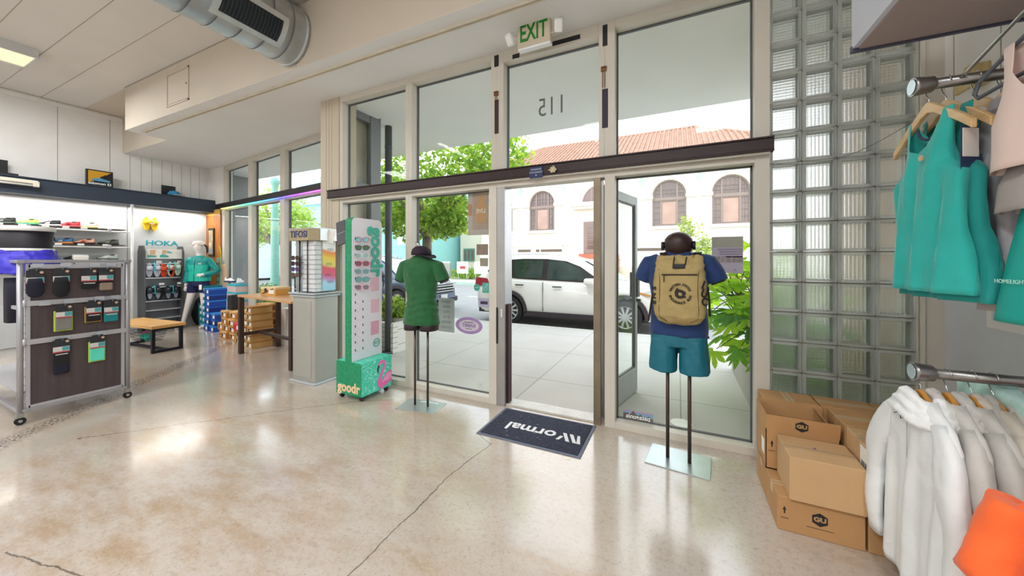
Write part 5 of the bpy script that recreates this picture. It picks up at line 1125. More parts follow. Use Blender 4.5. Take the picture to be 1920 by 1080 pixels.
# sock packs
cols = {'navy': '#171629', 'black': '#17161a', 'tan': '#8d7a6b', 'grey': '#7d7a75', 'teal': '#177f86', 'mint': '#5fdcc0', 'lime': '#b6d24a', 'gold': '#a98a3e'}
CARDK = mat('dark_header_card', '#26262b', .6, var=.06)
LAB1 = mat('photo_label_teal', '#4f9aa0', .5, var=.3, vscale=60); LAB2 = mat('label_white_print', '#cfcbc8', .5, var=.05); LAB3 = mat('label_red_strip', '#b0444a', .5, var=.05)
def socks(lab, y, z, main, foot=None, h=.20, stripe=False, back=None, bulge=False, off=.045):
    s = thing('sock_pack', lab, 'socks', (-5.10 + off, 1.25 + y, z), 0, 'sock packs on the wheeled display'); w = .048
    q = MB(); q.box(-off + .02, .03, -.002, .002, -.004, 0); q.tube([(-off + .02, 0, 0), (.035, 0, 0), (.04, 0, .012)], .002, 6); q.build('peg_hook', mat('chrome_wire'), s)
    q = MB(); q.box(0, .002, -w, w, -.062, .0); q.box(0, .002, -w * .75, w * .75, 0, .012); q.build('header_card', CARDK, s)
    q = MB(); q.box(.002, .004, -w, w, -.115, -.062); q.build('wrap_band', LAB2, s)
    q = MB(); q.box(.004, .0048, .004, w, -.100, -.064); q.build('photo', LAB1, s); q = MB(); q.box(.004, .0048, -w, w, -.115, -.104); q.build('red_strip', LAB3, s)
    q = MB(); q.cyl((.002, .034, -.018), (.0035, .034, -.018), .011, n=12); q.build('round_badge', mat('badge_cream', '#cfae92', .5), s)
    q = MB()
    if bulge: q.loft([[Vector((-.001 + t * math.sin(a) * .5 , ww * math.cos(a), zz)) for a in [2 * PI * k / 16 for k in range(16)]] for zz, ww, t in ((-.07, .045, .02), (-.12, .05, .028), (-h * .85, .05, .03), (-h, .034, .02), (-h - .012, .012, .01))])
    else: q.bevbox(-.012, .0, -w * .98, w * .98, -h, -.03, .005)
    q.build('sock', mat('sock_' + main, cols[main], .85, var=.05), s)
    if foot: q = MB(); q.bevbox(-.014, .003, -w * .9, w * .98, -h - .07, -h + .01, .012); q.build('sock_foot', mat('sock_' + foot, cols[foot], .85), s)
    if stripe: q = MB(); q.box(.0, .003, -w * .7, w * .8, -.135, -.127); q.build('stripe', LAB2, s)
    if back: q = MB(); q.bevbox(-.022, -.013, -w * 1.15, w * 1.15, -h - .01, -.05, .004); q.build('sock_behind', mat('sock_' + back, cols[back], .85), s)
    return s
def ry(u, v): p = PX(u, v, -5.05); return p.y - 1.25, p.z
for u, v, kw in ((66, 505, dict(lab='navy sock pack at the left end of the top row', main='navy', h=.225, bulge=True)), (115, 503, dict(lab='rounded black sock pack with small logo, second in the top row', main='black', h=.24, bulge=True)),
                 (167, 503, dict(lab='black sock pack with white stripe, third in the top row', main='black', h=.185, stripe=True)), (199, 502, dict(lab='black and tan sock pack at the right end of the top row', main='black', foot='tan', h=.14)),
                 (120, 570, dict(lab='grey sock pack with lime socks behind, left of the middle row', main='grey', h=.225, back='lime')), (176, 563, dict(lab='black sock pack with white stripe in the middle row', main='black', h=.19, stripe=True, back='gold')),
                 (208, 562, dict(lab='teal sock pack at the right end of the middle row', main='teal', h=.20, stripe=True)), (115, 635, dict(lab='long navy sock pack in the bottom row', main='black', foot='navy', h=.24, stripe=True)), (183, 628, dict(lab='mint green sock pack in the bottom row', main='mint', h=.235, back='lime'))):
    y, z = ry(u, v + 2); socks(y=y, z=z, off=.05 if kw['main'] != 'teal' else .06, **kw)
TK = mat('grey_ticket_holder', '#b4b8bf', .4, var=.02)
for u, v, l in ((71, 498, 'grey price ticket, first on the top rail'), (124, 497, 'grey price ticket, second on the top rail'), (178, 497, 'grey price ticket, third on the top rail'), (208, 496, 'grey price ticket, fourth on the top rail'),
                (84, 569, 'grey price ticket, first on the middle rail'), (130, 565, 'grey price ticket, second on the middle rail'), (187, 559, 'grey price ticket, third on the middle rail'), (216, 557, 'grey price ticket, fourth on the middle rail'), (122, 633, 'grey price ticket, left on the bottom rail'), (190, 625, 'grey price ticket, right on the bottom rail')):
    p = PX(u, v, -5.07); q = MB(); q.box(0, .002, -.032, .032, -.018, .018); q.box(-.012, 0, -.01, .01, -.006, .006); tag(q.build('price_ticket', TK, None, p), l, 'price ticket', 'price tickets on the wheeled display')
# hip form with purple shorts on top of the display, dark trousers inside
hf = thing('hip_form', 'black hip mannequin form with white top plate wearing purple shorts', 'mannequin', (-5.52, 1.02, 1.29), .25); hf.scale = (.78, .78, .97)
q = MB(); q.loft([elring(0, 0, z, a, b, 32) for z, a, b in ((.02, .26, .2), (.12, .285, .22), (.20, .275, .21), (.235, .27, .20), (.40, .285, .21))]); q.build('hip_body', mat('black_tights', '#17131c', .6, var=.1), hf)
q = MB(); q.loft([elring(0, 0, z, a, b, 32) for z, a, b in ((.40, .30, .225), (.445, .30, .225))]); q.build('top_plate', mat('white_plastic'), hf)
q = MB(); q.loft([elring(0, 0, z, a, b, 48) for z, a, b in ((-.0, .37, .27), (.05, .375, .275), (.12, .345, .255), (.18, .31, .23), (.215, .292, .218))]); shp = q.build('shorts', mat('purple_blue_nylon', '#4038c8', .5, var=.05), hf); remesh(shp, .010, 2); fold_noise(shp, .022, 9, 2, 2.2)
q = MB(); q.loft([elring(0, 0, z, a, b, 32) for z, a, b in ((.212, .294, .22), (.236, .288, .216))]); q.build('waistband', mat('white_plastic'), hf)
tr = thing('hanging_trousers', 'dark navy trousers hanging inside the wheeled display', 'trousers', (-5.45, 1.0, 1.25)); 
for y in (-.05, .07): q = MB(); q.loft([elring(0, y, z, a, .045, 20, bump=.06, kf=5) for z, a in ((0, .10), (-.1, .12), (-.40, .10))]); q.build('trouser_leg', mat('dark_navy_cloth', '#15152a', .8), tr)

# valance over the left wall
SLATE = mat('dark_slate_paint', '#2f3a4a', .55, var=.06, vscale=2)
q = MB(); q.box(XL, XL + .34, -5.0, 4.20, 2.44, 2.69); q.box(XL, XL + .36, -5.0, 4.20, 2.69, 2.705); v_ = q.build('wall_valance', SLATE); tag(v_, 'long dark slate valance box running along the left wall', 'valance')
area('valance_light', (XL + .22, .9, 2.42), .10, 5.8, 42, (1, .97, .9))
area('valance_light', (XL + .22, 3.75, 2.42), .10, .7, 7, (1, .97, .9))
for y0, lab in ((-.42, 'white fluorescent batten fixed on the front of the slate valance'),):
    b = thing('batten_light', lab, 'light fitting', (XL + .35, y0, 2.60)); q = MB(); q.bevbox(0, .07, 0, 2.25, -.0, .055, .01); q.build('batten_body', mat('ivory_metal', '#e3dccb', .5), b)
    q = MB(); q.cyl((.055, .02, -.025), (.055, 2.2, -.025), .016, n=14); q.build('tube', mat('fluorescent_tube', '#f6f4ee', .3), b); q = MB(); q.bevbox(.02, .08, 2.2, 2.26, -.045, .04, .008); q.build('end_socket', mat('ivory_metal'), b)
# boxes on the valance
def framebox(lab, u0, u1, z1, name='display_board'):
    a, b = PX(u0, 340, XL + .2), PX(u1, 340, XL + .2); return thing(name, lab, 'display', (XL + .2, (a.y + b.y) / 2, 2.706)), (b.y - a.y) / 2, z1
lb, w, hh = framebox('black picture lightbox with yellow artwork and white lettering on the valance', 162, 212, .30, 'lightbox')
q = MB(); q.box(-.06, .0, -w, w, 0, .30); q.build('case', BLK, lb)
pm = mat('sunset_shoe_artwork', '#33302c', .4, var=0); N = NT(pm); s_ = N.sep(N.obj()); N.col(N.mix(N.math('GREATER_THAN', N.math('ADD', N.math('SUBTRACT', s_[2], N.math('MULTIPLY', s_[1], .8)), N.math('MULTIPLY', N.noise(N.obj(), 14, 3), .12)), .235), '#14131a', '#d39b22'))
q = MB(); q.box(0, .002, -w + .02, w - .015, .035, .28); q.build('artwork', pm, lb)
q = MB(); q.prism([(-w * .6, .11), (w * .7, .10), (w * .8, .125), (w * .3, .15), (-.02, .165), (-w * .65, .13)], .003, .006, MYZ); q.build('shoe_picture', mat('steel_blue_print', '#5f9fc4', .4, var=.2, vscale=20), lb)
MY3 = Matrix(((0, 0, 1, 0), (1, 0, 0, 0), (0, 1, 0, 0), (0, 0, 0, 1)))
text('salomon', .062, mat('white_print'), lb, T(.004, -.035, .062) @ MY3, .001, bold=.002, sx=1.0)
q = MB(); q.box(.003, .005, w - .07, w - .025, .04, .085); q.build('logo_square', mat('white_print'), lb); text('S', .045, BLK, lb, T(.0055, w - .047, .062) @ MY3, .0005, bold=.002)
cf, w, hh = framebox('black board with a blue trucker cap in front on the valance', 305, 340, .22)
q = MB(); q.box(-.06, -.05, -w, w * .5, 0, .21); q.box(-.06, .1, -w, w * 1.2, 0, .012); q.build('back_board', BLK, cf)
cp = thing('trucker_cap', 'blue and white trucker cap on the valance', 'cap', (XL + .25, PX(324, 360, XL + .2).y, 2.72), .3)
q = MB(); q.loft([elring(0, 0, z, a, b, 20) for z, a, b in ((0, .09, .10), (.04, .088, .098), (.08, .06, .07), (.095, .01, .01))]); q.build('crown', mat('sky_blue_cap', '#2f86b5', .7), cp)
q = MB(); q.prism([(.02, -.075), (.1, -.06), (.15, 0), (.1, .06), (.02, .075)], 0, .006); q.build('visor', mat('white_print'), cp)
sb, w, hh = framebox('black display board at the far left end of the valance', -30, 18, .24)
q = MB(); q.box(-.1, -.09, -w, w, 0, .25); q.box(-.1, .12, -w, w + .06, 0, .03); q.build('back_board', BLK, sb)

# lower wall: display panels, shelves
PANEL = mat('pale_grey_wall_panel', '#c4c6c7', .45, var=.02)
q = MB(); q.box(XL, XL + .03, -4.9, 2.935, .02, 2.44); q.box(XL, XL + .03, 2.945, 4.185, .02, 2.44); struct(q.build('trim_7', PANEL))
q = MB(); q.cyl((XL + .36, 2.90, .02), (XL + .36, 2.90, 2.44), .022, n=14); tag(q.build('shelf_post', mat('white_satin_metal', '#dcdcdc', .4)), 'white upright post at the right end of the shoe shelves', 'post')
SHX = XL + .32
for z, lab in ((1.965, 'top dark shoe shelf on the left wall'), (1.68, 'second dark shoe shelf on the left wall'), (1.405, 'third dark shoe shelf on the left wall')):
    s = thing('wall_shelf', lab, 'shelf', (XL + .04, 0, z)); q = MB(); q.box(0, .26, -2.5, 2.84, -.014, 0); q.build('board', mat('dark_brown_shelf', '#4a3d3a', .5, var=.1), s)
    q = MB(); q.cyl((.30, -2.5, -.05), (.30, 2.88, -.05), .013, n=12); q.build('front_rail', mat('white_satin_metal'), s)
    for y in (1.75, 2.62, .8): q = MB(); q.bevbox(.27, .315, y - .02, y + .02, -.07, -.0, .005); q.build('clamp', LPROF, s)
def shoe(lab, loc, rz, upper, sole, accent, L=.27, grp='running shoes on the wall shelves', tall=1.0):
    s = thing('running_shoe', lab, 'shoe', loc, rz, grp); u = mat('shoe_' + upper, '#' + upper, .7, var=.08, vscale=30); so_ = mat('sole_' + sole, '#' + sole, .6, var=.05); ac = mat('accent_' + accent, '#' + accent, .6)
    n = 14; st = [(t, w_) for t, w_ in ((-.5, .018), (-.47, .030), (-.38, .036), (-.2, .034), (0, .037), (.2, .046), (.34, .047), (.44, .036), (.49, .02), (.505, .006))]
    def sec(x, w_, z0, z1, flat=.8): return [Vector((x * L, w_ * math.cos(a) * (1 if math.sin(a) < 0 else flat), z0 + (z1 - z0) * (.5 + .5 * math.copysign(abs(math.sin(a)) ** .6, math.sin(a))))) for a in [2 * PI * k / n for k in range(n)]]
    rock = lambda t: .018 * max(0, (t - .2) / .3) ** 2 + .006 * max(0, (-t - .35) / .15)
    q = MB(); q.loft([sec(t, w_ * 1.12, rock(t), .032 + rock(t) * .6, 1) for t, w_ in st]); q.build('sole', so_, s)
    top = [(-.48, .10), (-.40, .105), (-.30, .088), (-.18, .082), (-.05, .088), (.08, .08), (.2, .066), (.34, .054), (.45, .044), (.49, .034)]
    q = MB(); q.loft([sec(t, w_, .026, z * tall, .55) for (t, z), w_ in zip(top, (.026, .033, .034, .033, .035, .039, .043, .041, .03, .014))]); q.build('upper', u, s)
    q = MB(); q.sph((-.27 * L, 0, .088), (.045, .02, .012), 12, 6); q.build('collar_opening', BLK, s)
    q = MB()
    for k in range(5): q.tube([((.02 + k * .04) * L, -.02, .086 - k * .006), ((.03 + k * .04) * L, 0, .093 - k * .006), ((.02 + k * .04) * L, .02, .086 - k * .006)], .0028, 5)
    q.prism([(-.1 * L, .035), (.12 * L, .033), (.02 * L, .065), (-.12 * L, .07)], -.0375, -.034, RX); q.build('laces', ac, s)
    return s
A_ = -PI / 2 - .9
for u, v, z, up, so_, ac, lab in ((4, 0, 1.965, '2b2e2c', '5b6b62', '8a8f8a', 'dark mesh running shoe at the left edge of the top shelf'), (48, 0, 1.965, 'dfe86a', '3fae9a', 'f4f6b8', 'neon yellow running shoe with teal sole on the top shelf'), (91, 0, 1.965, '1c2028', 'f0f0ee', 'dddddd', 'black running shoe with white sole on the top shelf'),
                                   (129, 0, 1.965, 'c93a42', 'd8585c', '7a1c26', 'red running shoe on the top shelf'), (163, 0, 1.965, 'f0d3d2', 'e5de8c', 'ffffff', 'pale pink running shoe with yellow sole on the top shelf'),
                                   (80, 0, 1.68, '26305a', '8a93b0', '6d78a8', 'navy shoe peeking out behind the hip form on the second shelf'), (115, 0, 1.68, '3d6f9c', 'f08a2c', 'a9cfe6', 'blue running shoe with orange sole on the second shelf'), (157, 0, 1.68, 'e9b49c', '3a2420', 'd4532c', 'white and orange running shoe on the second shelf'), (203, 0, 1.68, '5d6252', '23251f', 'a8ab98', 'olive trail shoe with black sole on the second shelf'),
                                   (141, 0, 1.405, '17171c', '2a2a30', '44444a', 'black running shoe behind white paper on the third shelf'), (201, 0, 1.405, 'c9d4cc', '5a6b62', 'eef2ee', 'pale grey-green running shoe on the third shelf')):
    p = PX(u, 430, XL + .17); shoe(lab, (XL + .17, p.y, z), PI + .95, up, so_, ac)
    q = MB(); q.box(0, .002, -.038, .038, -.016, .016); pp = PX(u - 2, 430, XL + .305); tag(q.build('shelf_ticket', WHP, None, (XL + .305, pp.y - .02, z - .008)), 'white ticket under the ' + lab.replace(' on the top shelf', '').replace(' on the second shelf', '').replace(' on the third shelf', ''), 'price ticket')
q = MB(); q.bevbox(-.05, .05, -.085, .085, 0, .075, .01, 2, R(.3, 'Y')); tag(q.build('crumpled_paper', mat('white_card'), None, (XL + .26, PX(150, 480, XL + .25).y, 1.42)), 'white folded paper packet leaning on the third shoe shelf', 'paper')

# ---- slide sandals, stand
def slides(lab, loc, c1_, c2_, rz=PI / 2, hookcol='35b6c4', tiltx=0, name='slide_sandals'):
    """pair of slides hung vertically; local x = across, local y = outwards (towards -y), z up"""
    s = thing(name, lab, 'sandals', loc, rz, None); a = mat('foam_' + c1_, '#' + c1_, .7, var=.04); b = mat('strap_' + c2_, '#' + c2_, .7, var=.04)
    for sx_ in (-1, 1):
        q = MB(); out = [(.042 * (1 + .12 * math.cos(t * 2 + .3)) * math.cos(t) + sx_ * .052, .125 * math.sin(t)) for t in [2 * PI * k / 20 for k in range(20)]]
        q.prism(out, 0, .035, RX @ T(0, 0, 0)); q.build('foam_sole', a, s, bevel=.008)
        q = MB(); q.prism([(x * 1 - 0 * sx_, y_) for x, y_ in [(.030 * math.cos(t) + sx_ * .052, .095 * math.sin(t) - .01) for t in [2 * PI * k / 18 for k in range(18)]]], .035, .037, RX); q.build('footbed', b, s)
        q = MB(); q.loft([[Vector((sx_ * .052 + .05 * math.cos(t), -.03 - .055 * math.sin(t) + dy, z)) for t in [PI * k / 10 for k in range(11)] for dy in ()] or [Vector((sx_ * .052 + r * math.cos(t), -.02 - r * 1.1 * math.sin(t), z)) for r, rng in ((.052, range(0, 11)), (.044, range(10, -1, -1))) for t in [PI * k / 10 for k in rng]] for z in (-.0, .03, .065)]); q.build('strap', a, s)
    q = MB(); q.tube([(0, -.06, .13), (0, -.075, .08), (0, -.08, -.01)], .007, 6); q.tube([(-.03, -.08, .005), (0, -.083, -.01), (.03, -.08, .005)], .005, 6); q.tube([(-.025, -.05, .11), (0, -.06, .12), (.025, -.05, .11)], .006, 6); q.build('hanger_clip', mat('clip_' + hookcol, '#' + hookcol, .4), s)
    s.scale = (1.12, 1.12, 1.12); return s
hx = XL + .05
def wl(u, v, x=hx): p = PX(u, v, x); return (x, p.y, p.z)
slides('bright yellow slide sandals hung alone high on the wall', wl(281, 420), 'f2c81e', 'e8b90f', hookcol='b9c4c8')
st = thing('sandal_stand', 'grey metal stand of slide sandals with turquoise header lettering', 'display stand', (XL + .25, 3.36, 0)); SG = mat('dark_grey_metal', '#5b5d60', .45, .4)
for s in (-1, 1):
    q = MB(); q.prism([(-.14, 0), (.14, 0), (.14, 1.55), (.09, 1.66), (-.09, 1.66), (-.14, 1.55)], -.012, .012, T(-.02, s * .29, .02) @ Matrix(((1, 0, 0, 0), (0, 0, 1, 0), (0, 1, 0, 0), (0, 0, 0, 1)))); q.build('side_panel', SG, st)
q = MB(); q.box(-.14, -.12, -.29, .29, .05, 1.6); q.build('back_sheet', mat('mid_grey_sheet', '#75787c', .4, .3), st)
q = MB(); q.box(.06, .075, -.285, .285, 1.43, 1.62); q.build('header_board', mat('white_card'), st)
q = MB(); q.prism([(-.24, 1.455), (-.12, 1.455), (-.1, 1.49), (-.24, 1.5)], .076, .078, MYZ); q.prism([(-.06, 1.455), (.08, 1.46), (.06, 1.49), (-.02, 1.52), (-.06, 1.50)], .076, .078, MYZ); q.prism([(.04, 1.545), (.13, 1.54), (.12, 1.56), (.06, 1.58)], .076, .078, MYZ); q.build('header_picture', mat('teal_sticker'), st)
q = MB(); q.prism([(-.2, 1.5), (-.13, 1.5), (-.12, 1.6), (-.2, 1.6)], .076, .078, MYZ); q.prism([(-.03, 1.53), (.02, 1.52), (.05, 1.6), (-.02, 1.6)], .076, .078, MYZ); q.build('header_legs', mat('peach_print'), st)
for z in (1.33, 1.05, .87, .60, .42, .25): q = MB(); q.bevbox(-.1, .03, -.28, .28, z - .012, z + .012, .003); q.build('cross_bar', mat('satin_silver_plate'), st)
for z, y in ((1.37, -.06), (1.37, .26), (.93, -.02), (.93, .26)): q = MB(); q.box(.04, .043, y - .04, y + .04, z - .02, z + .02); q.build('shelf_label', WHP, st)
text('HOKA', .135, mat('turquoise_letters', '#45b4c4', .4, var=0), st, T(.03, -.01, 1.73) @ MY3, .008, 'lettering', bold=.004, sx=1.25)
def sl(u, v, a, b, lab): slides(lab, wl(u + 7, v, XL + .29), a, b)
sl(279, 506, 'cfd0dc', 'a9abc0', 'pale lavender slide sandals on the stand, upper left'); sl(306, 507, 'd9481f', 'b83a18', 'orange-red slide sandals behind the pale green pair'); sl(318, 504, 'd5ded0', 'a9bfae', 'pale mint slide sandals on the stand, upper right')
sl(280, 549, '23252b', '8f98a8', 'black slide sandals with grey footbeds on the stand, lower left'); sl(314, 548, '1c1e24', '7f8a9c', 'black slide sandals with grey footbeds on the stand, lower right')

# ---- white mannequin in teal jacket
SKIN = mat('white_mannequin_gloss', '#e6dfdb', .35, var=.02)
mn = thing('full_mannequin', 'white female mannequin in teal jacket, navy shorts and pale cap, hand on hip', 'mannequin', (-8.96, 3.82, 0), math.radians(30))
# local frame: faces -y, x to its left as seen from the front (camera right)
J = [((0, 0, 1.0), (.15, .10)), ((0, .0, 1.12), (.115, .085)), ((0, 0, 1.3), (.14, .095)), ((0, 0, 1.41), (.10, .065)), ((0, -.0, 1.50), .05), ((0, -.01, 1.56), .05), ((0, -.02, 1.63), (.075, .09)), ((0, -.02, 1.70), (.078, .095)), ((0, -.01, 1.755), (.05, .06)),
     ((-.09, 0, .93), (.095, .10)), ((-.17, -.05, .52), .058), ((-.30, -.02, .12), .036), ((-.31, -.04, .05), .035), ((-.34, -.16, .022), (.035, .018)),
     ((.09, 0, .93), (.095, .10)), ((.10, -.01, .52), .058), ((.10, .02, .12), .036), ((.10, 0, .05), .035), ((.10, -.14, .022), (.035, .018)),
     ((-.16, 0, 1.385), .042), ((-.225, .02, 1.15), .042), ((-.24, -.02, .90), .03), ((-.245, -.03, .86), .028),
     ((.16, 0, 1.385), .042), ((.30, .05, 1.17), .042), ((.14, -.12, 1.10), .03), ((.10, -.135, 1.10), .026)]
Ed = [(0, 1), (1, 2), (2, 3), (3, 4), (4, 5), (5, 6), (6, 7), (7, 8), (0, 9), (9, 10), (10, 11), (11, 12), (12, 13), (0, 14), (14, 15), (15, 16), (16, 17), (17, 18), (3, 19), (19, 20), (20, 21), (21, 22), (3, 23), (23, 24), (24, 25), (25, 26)]
skin('body', J, Ed, SKIN, mn, 2, 0)
q = MB(); q.sph((0, -.112, 1.645), (.012, .016, .02), 10, 8); q.sph((0, -.10, 1.605), (.022, .01, .007), 10, 6)
for s in (-1, 1): q.sph((s * .076, -.01, 1.65), (.01, .016, .024), 8, 6); q.sph((s * .03, -.103, 1.668), (.014, .008, .007), 8, 6)
q.build('face', SKIN, mn).rotation_euler = (0, 0, -1.45)
def hand(px, py, pz, dirv, parent, m_, curl=.5, up=(0, 0, 1), sc_=.75):
    d = Vector(dirv).normalized(); u = Vector(up); side = d.cross(u).normalized(); u = side.cross(d); P0 = Vector((px, py, pz))
    q = MB(); q.loft([[P0 + d * t * sc_ + side * w_ * math.cos(a) * sc_ + u * h_ * math.sin(a) * sc_ for a in [2 * PI * k / 12 for k in range(12)]] for t, w_, h_ in ((0, .022, .018), (.03, .034, .016), (.075, .04, .013), (.085, .036, .01))])
    for i, (o_, l) in enumerate(((-.028, .062), (-.009, .072), (.010, .068), (.028, .052))):
        b0 = P0 + (d * .078 + side * o_) * sc_; q.tube([b0, b0 + (d * l * .45 - u * l * .12 * curl) * sc_, b0 + (d * l * .8 - u * l * .45 * curl) * sc_, b0 + (d * l * .9 - u * l * .8 * curl) * sc_], [.009 * sc_, .0085 * sc_, .0075 * sc_, .006 * sc_], 8)
    b0 = P0 + (d * .025 - side * .03) * sc_; q.tube([b0, b0 + (d * .02 - side * .028 - u * .01) * sc_, b0 + (d * .05 - side * .038 - u * .02) * sc_], [.012 * sc_, .010 * sc_, .007 * sc_], 8)
    return q.build('hand', m_, parent)
hand(-.245, -.03, .865, (-.05, -.1, -1), mn, SKIN, .5, (0, -1, 0)); hand(.14, -.13, 1.10, (-1, -.1, -.05), mn, SKIN, .4, (0, -1, .2))
JT = mat('teal_shell_jacket', '#12b59f', .5, var=.04); JT2 = mat('darker_teal_shell', '#0b8e8a', .5, var=.04)
q = MB(); q.loft([elring(0, 0, z, a, b, 28, pw=2.3) for z, a, b in ((.965, .205, .145), (1.0, .20, .145), (1.15, .18, .13), (1.30, .19, .13), (1.40, .18, .115), (1.44, .145, .095), (1.47, .10, .085), (1.495, .075, .075))])
for s in (-1, 1): q.sph((s * .165, 0, 1.39), (.082, .09, .08), 14, 10)
jk = q.build('jacket_body', [JT, JT2], mn); remesh(jk, .011, 3, [JT, JT2]); fold_noise(jk, .012, 8, 4, .8)
for p_ in jk.data.polygons:
    if p_.center.z > 1.30: p_.material_index = 1
for s, pts in ((-1, [(-.12, 0, 1.42), (-.19, .0, 1.37), (-.235, .02, 1.15), (-.25, -.02, .93)]), (1, [(.12, 0, 1.42), (.19, 0, 1.38), (.31, .06, 1.17), (.25, -.03, 1.13), (.17, -.11, 1.10)])):
    q = MB(); q.tube(pts, [.055, .066, .058, .048] if s < 0 else [.055, .066, .062, .056, .046], 14); sl_ = q.build('jacket_sleeve', JT2, mn); remesh(sl_, .010, 2); fold_noise(sl_, .012, 12, s, 1)
q = MB(); q.tube([(.0, -.148, .97), (0, -.134, 1.15), (0, -.134, 1.3), (0, -.11, 1.40), (0, -.085, 1.46)], .004, 5); q.build('zip', mat('navy_binding'), mn)
q = MB(); q.box(.07, .13, -.128, -.122, 1.32, 1.335); q.build('chest_logo', mat('white_print'), mn)
q = MB()
q.loft([elring(0, 0, z, a, b, 24) for z, a, b in ((.86, .175, .13), (.93, .18, .135), (.99, .165, .125))])
for s in (-1, 1): q.loft([elring(s * cx_, -.01 * (1 if s < 0 else 0), z, a, a * 1.05, 20) for z, cx_, a in ((.73, .125 if s < 0 else .10, .092), (.80, .11 if s < 0 else .098, .098), (.90, .09, .10))])
shs = q.build('shorts', mat('navy_stretch', '#141a4e', .7), mn); remesh(shs, .011, 3)
q = MB(); q.box(.13, .19, -.125, -.118, .80, .90, R(-.2, 'Z')); q.build('swing_tag', mat('white_card'), mn)
q = MB(); q.loft([elring(0, -.01, z, a, b, 20) for z, a, b in ((1.705, .092, .108), (1.755, .09, .105), (1.79, .075, .088), (1.80, .01, .01))]); q.prism([(-.07, -.09), (-.055, -.17), (0, -.2), (.055, -.17), (.07, -.09)], 1.703, 1.711); q.build('cap', mat('pale_pink_cap', '#ecdcd8', .7), mn).rotation_euler = (0, 0, -1.45)
q = MB(); q.tube([(0, .09, 1.72), (0, .13, 1.68), (-.01, .14, 1.60), (0, .13, 1.54)], [.015, .022, .02, .006], 8); q.build('ponytail', mat('dark_hair', '#231c1a', .6), mn).rotation_euler = (0, 0, -1.45)
bgc = thing('black_bag', 'black fabric bag slumped behind the legs of the white mannequin', 'bag', (-9.38, 4.03, 0)); q = MB(); q.sph((0, 0, .30), (.17, .14, .30), 18, 12); b_ = q.build('bag_body', mat('black_fabric', '#101016', .8), bgc); fold_noise(b_, .04, 5, 1, 1); q = MB(); q.tube([(-.05, 0, .58), (0, 0, .66), (.05, 0, .58)], .012, 8); q.build('handle', mat('black_fabric'), bgc)

# ---- low bench with basket
OAK = wood_mat('light_oak_top', '#e0b070', '#c89350', 1.0, 0, .4); BMET = mat('navy_black_steel', '#20242f', .45, .5)
bn = thing('low_bench', 'low oak-topped bench with black square frame legs', 'bench', (-7.72, 2.61, 0), math.radians(4))
q = MB(); q.bevbox(-.62, .62, -.21, .21, .37, .415, .004); q.build('top', OAK, bn)
for x in (-.54, .56):
    for y in (-.17, .17): q = MB(); q.box(x - .02, x + .02, y - .02, y + .02, .0, .37); q.build('leg', BMET, bn)
    
    for z in (0, .335): q = MB(); q.box(x - .02, x + .02, -.15, .15, z, z + .035); q.build('leg_rail', BMET, bn)
q = MB(); q.box(-.52, .54, -.02, .02, .0, .035); q.build('stretcher', BMET, bn)
bk = thing('wire_basket', 'black wire basket holding teal and pink laces under the bench', 'basket', (-7.75, 2.62, .12))
q = MB()
for k in range(5): 
    z = .0 + k * .05; w = .20 + k * .025; q.tube([(-w, -.11 - k * .01, z), (w, -.11 - k * .01, z), (w, .11 + k * .01, z), (-w, .11 + k * .01, z)], .003, 5, closed=True)
for k in range(-4, 5): q.tube([(k * .07, -.15, .2), (k * .05, -.11, 0), (k * .05, .11, 0), (k * .07, .15, .2)], .0025, 5)
q.build('wire_body', BMET, bk); q = MB(); q.tube([(-.1, 0, .22), (0, 0, .26), (.1, 0, .22)], .004, 6); q.cyl((-.25, 0, .2), (-.25, 0, .25), .004); q.cyl((.25, 0, .2), (.25, 0, .25), .004); q.build('handles', BMET, bk)
la = thing('lace_bundle', 'teal laces bundled in the wire basket', 'laces', (-7.70, 2.60, .15)); q = MB(); q.sph((0, 0, .03), (.10, .07, .05), 14, 8); b_ = q.build('bundle', mat('teal_lace', '#2fb5a2', .7), la); fold_noise(b_, .05, 12, 3, 1)
la = thing('lace_bundle', 'pink and white laces bundled at the back of the wire basket', 'laces', (-7.86, 2.66, .15)); q = MB(); q.sph((0, 0, .04), (.08, .06, .055), 14, 8); b_ = q.build('bundle', mat('pink_lace', '#c77fae', .7, var=.3, vscale=40), la); fold_noise(b_, .04, 14, 5, 1)

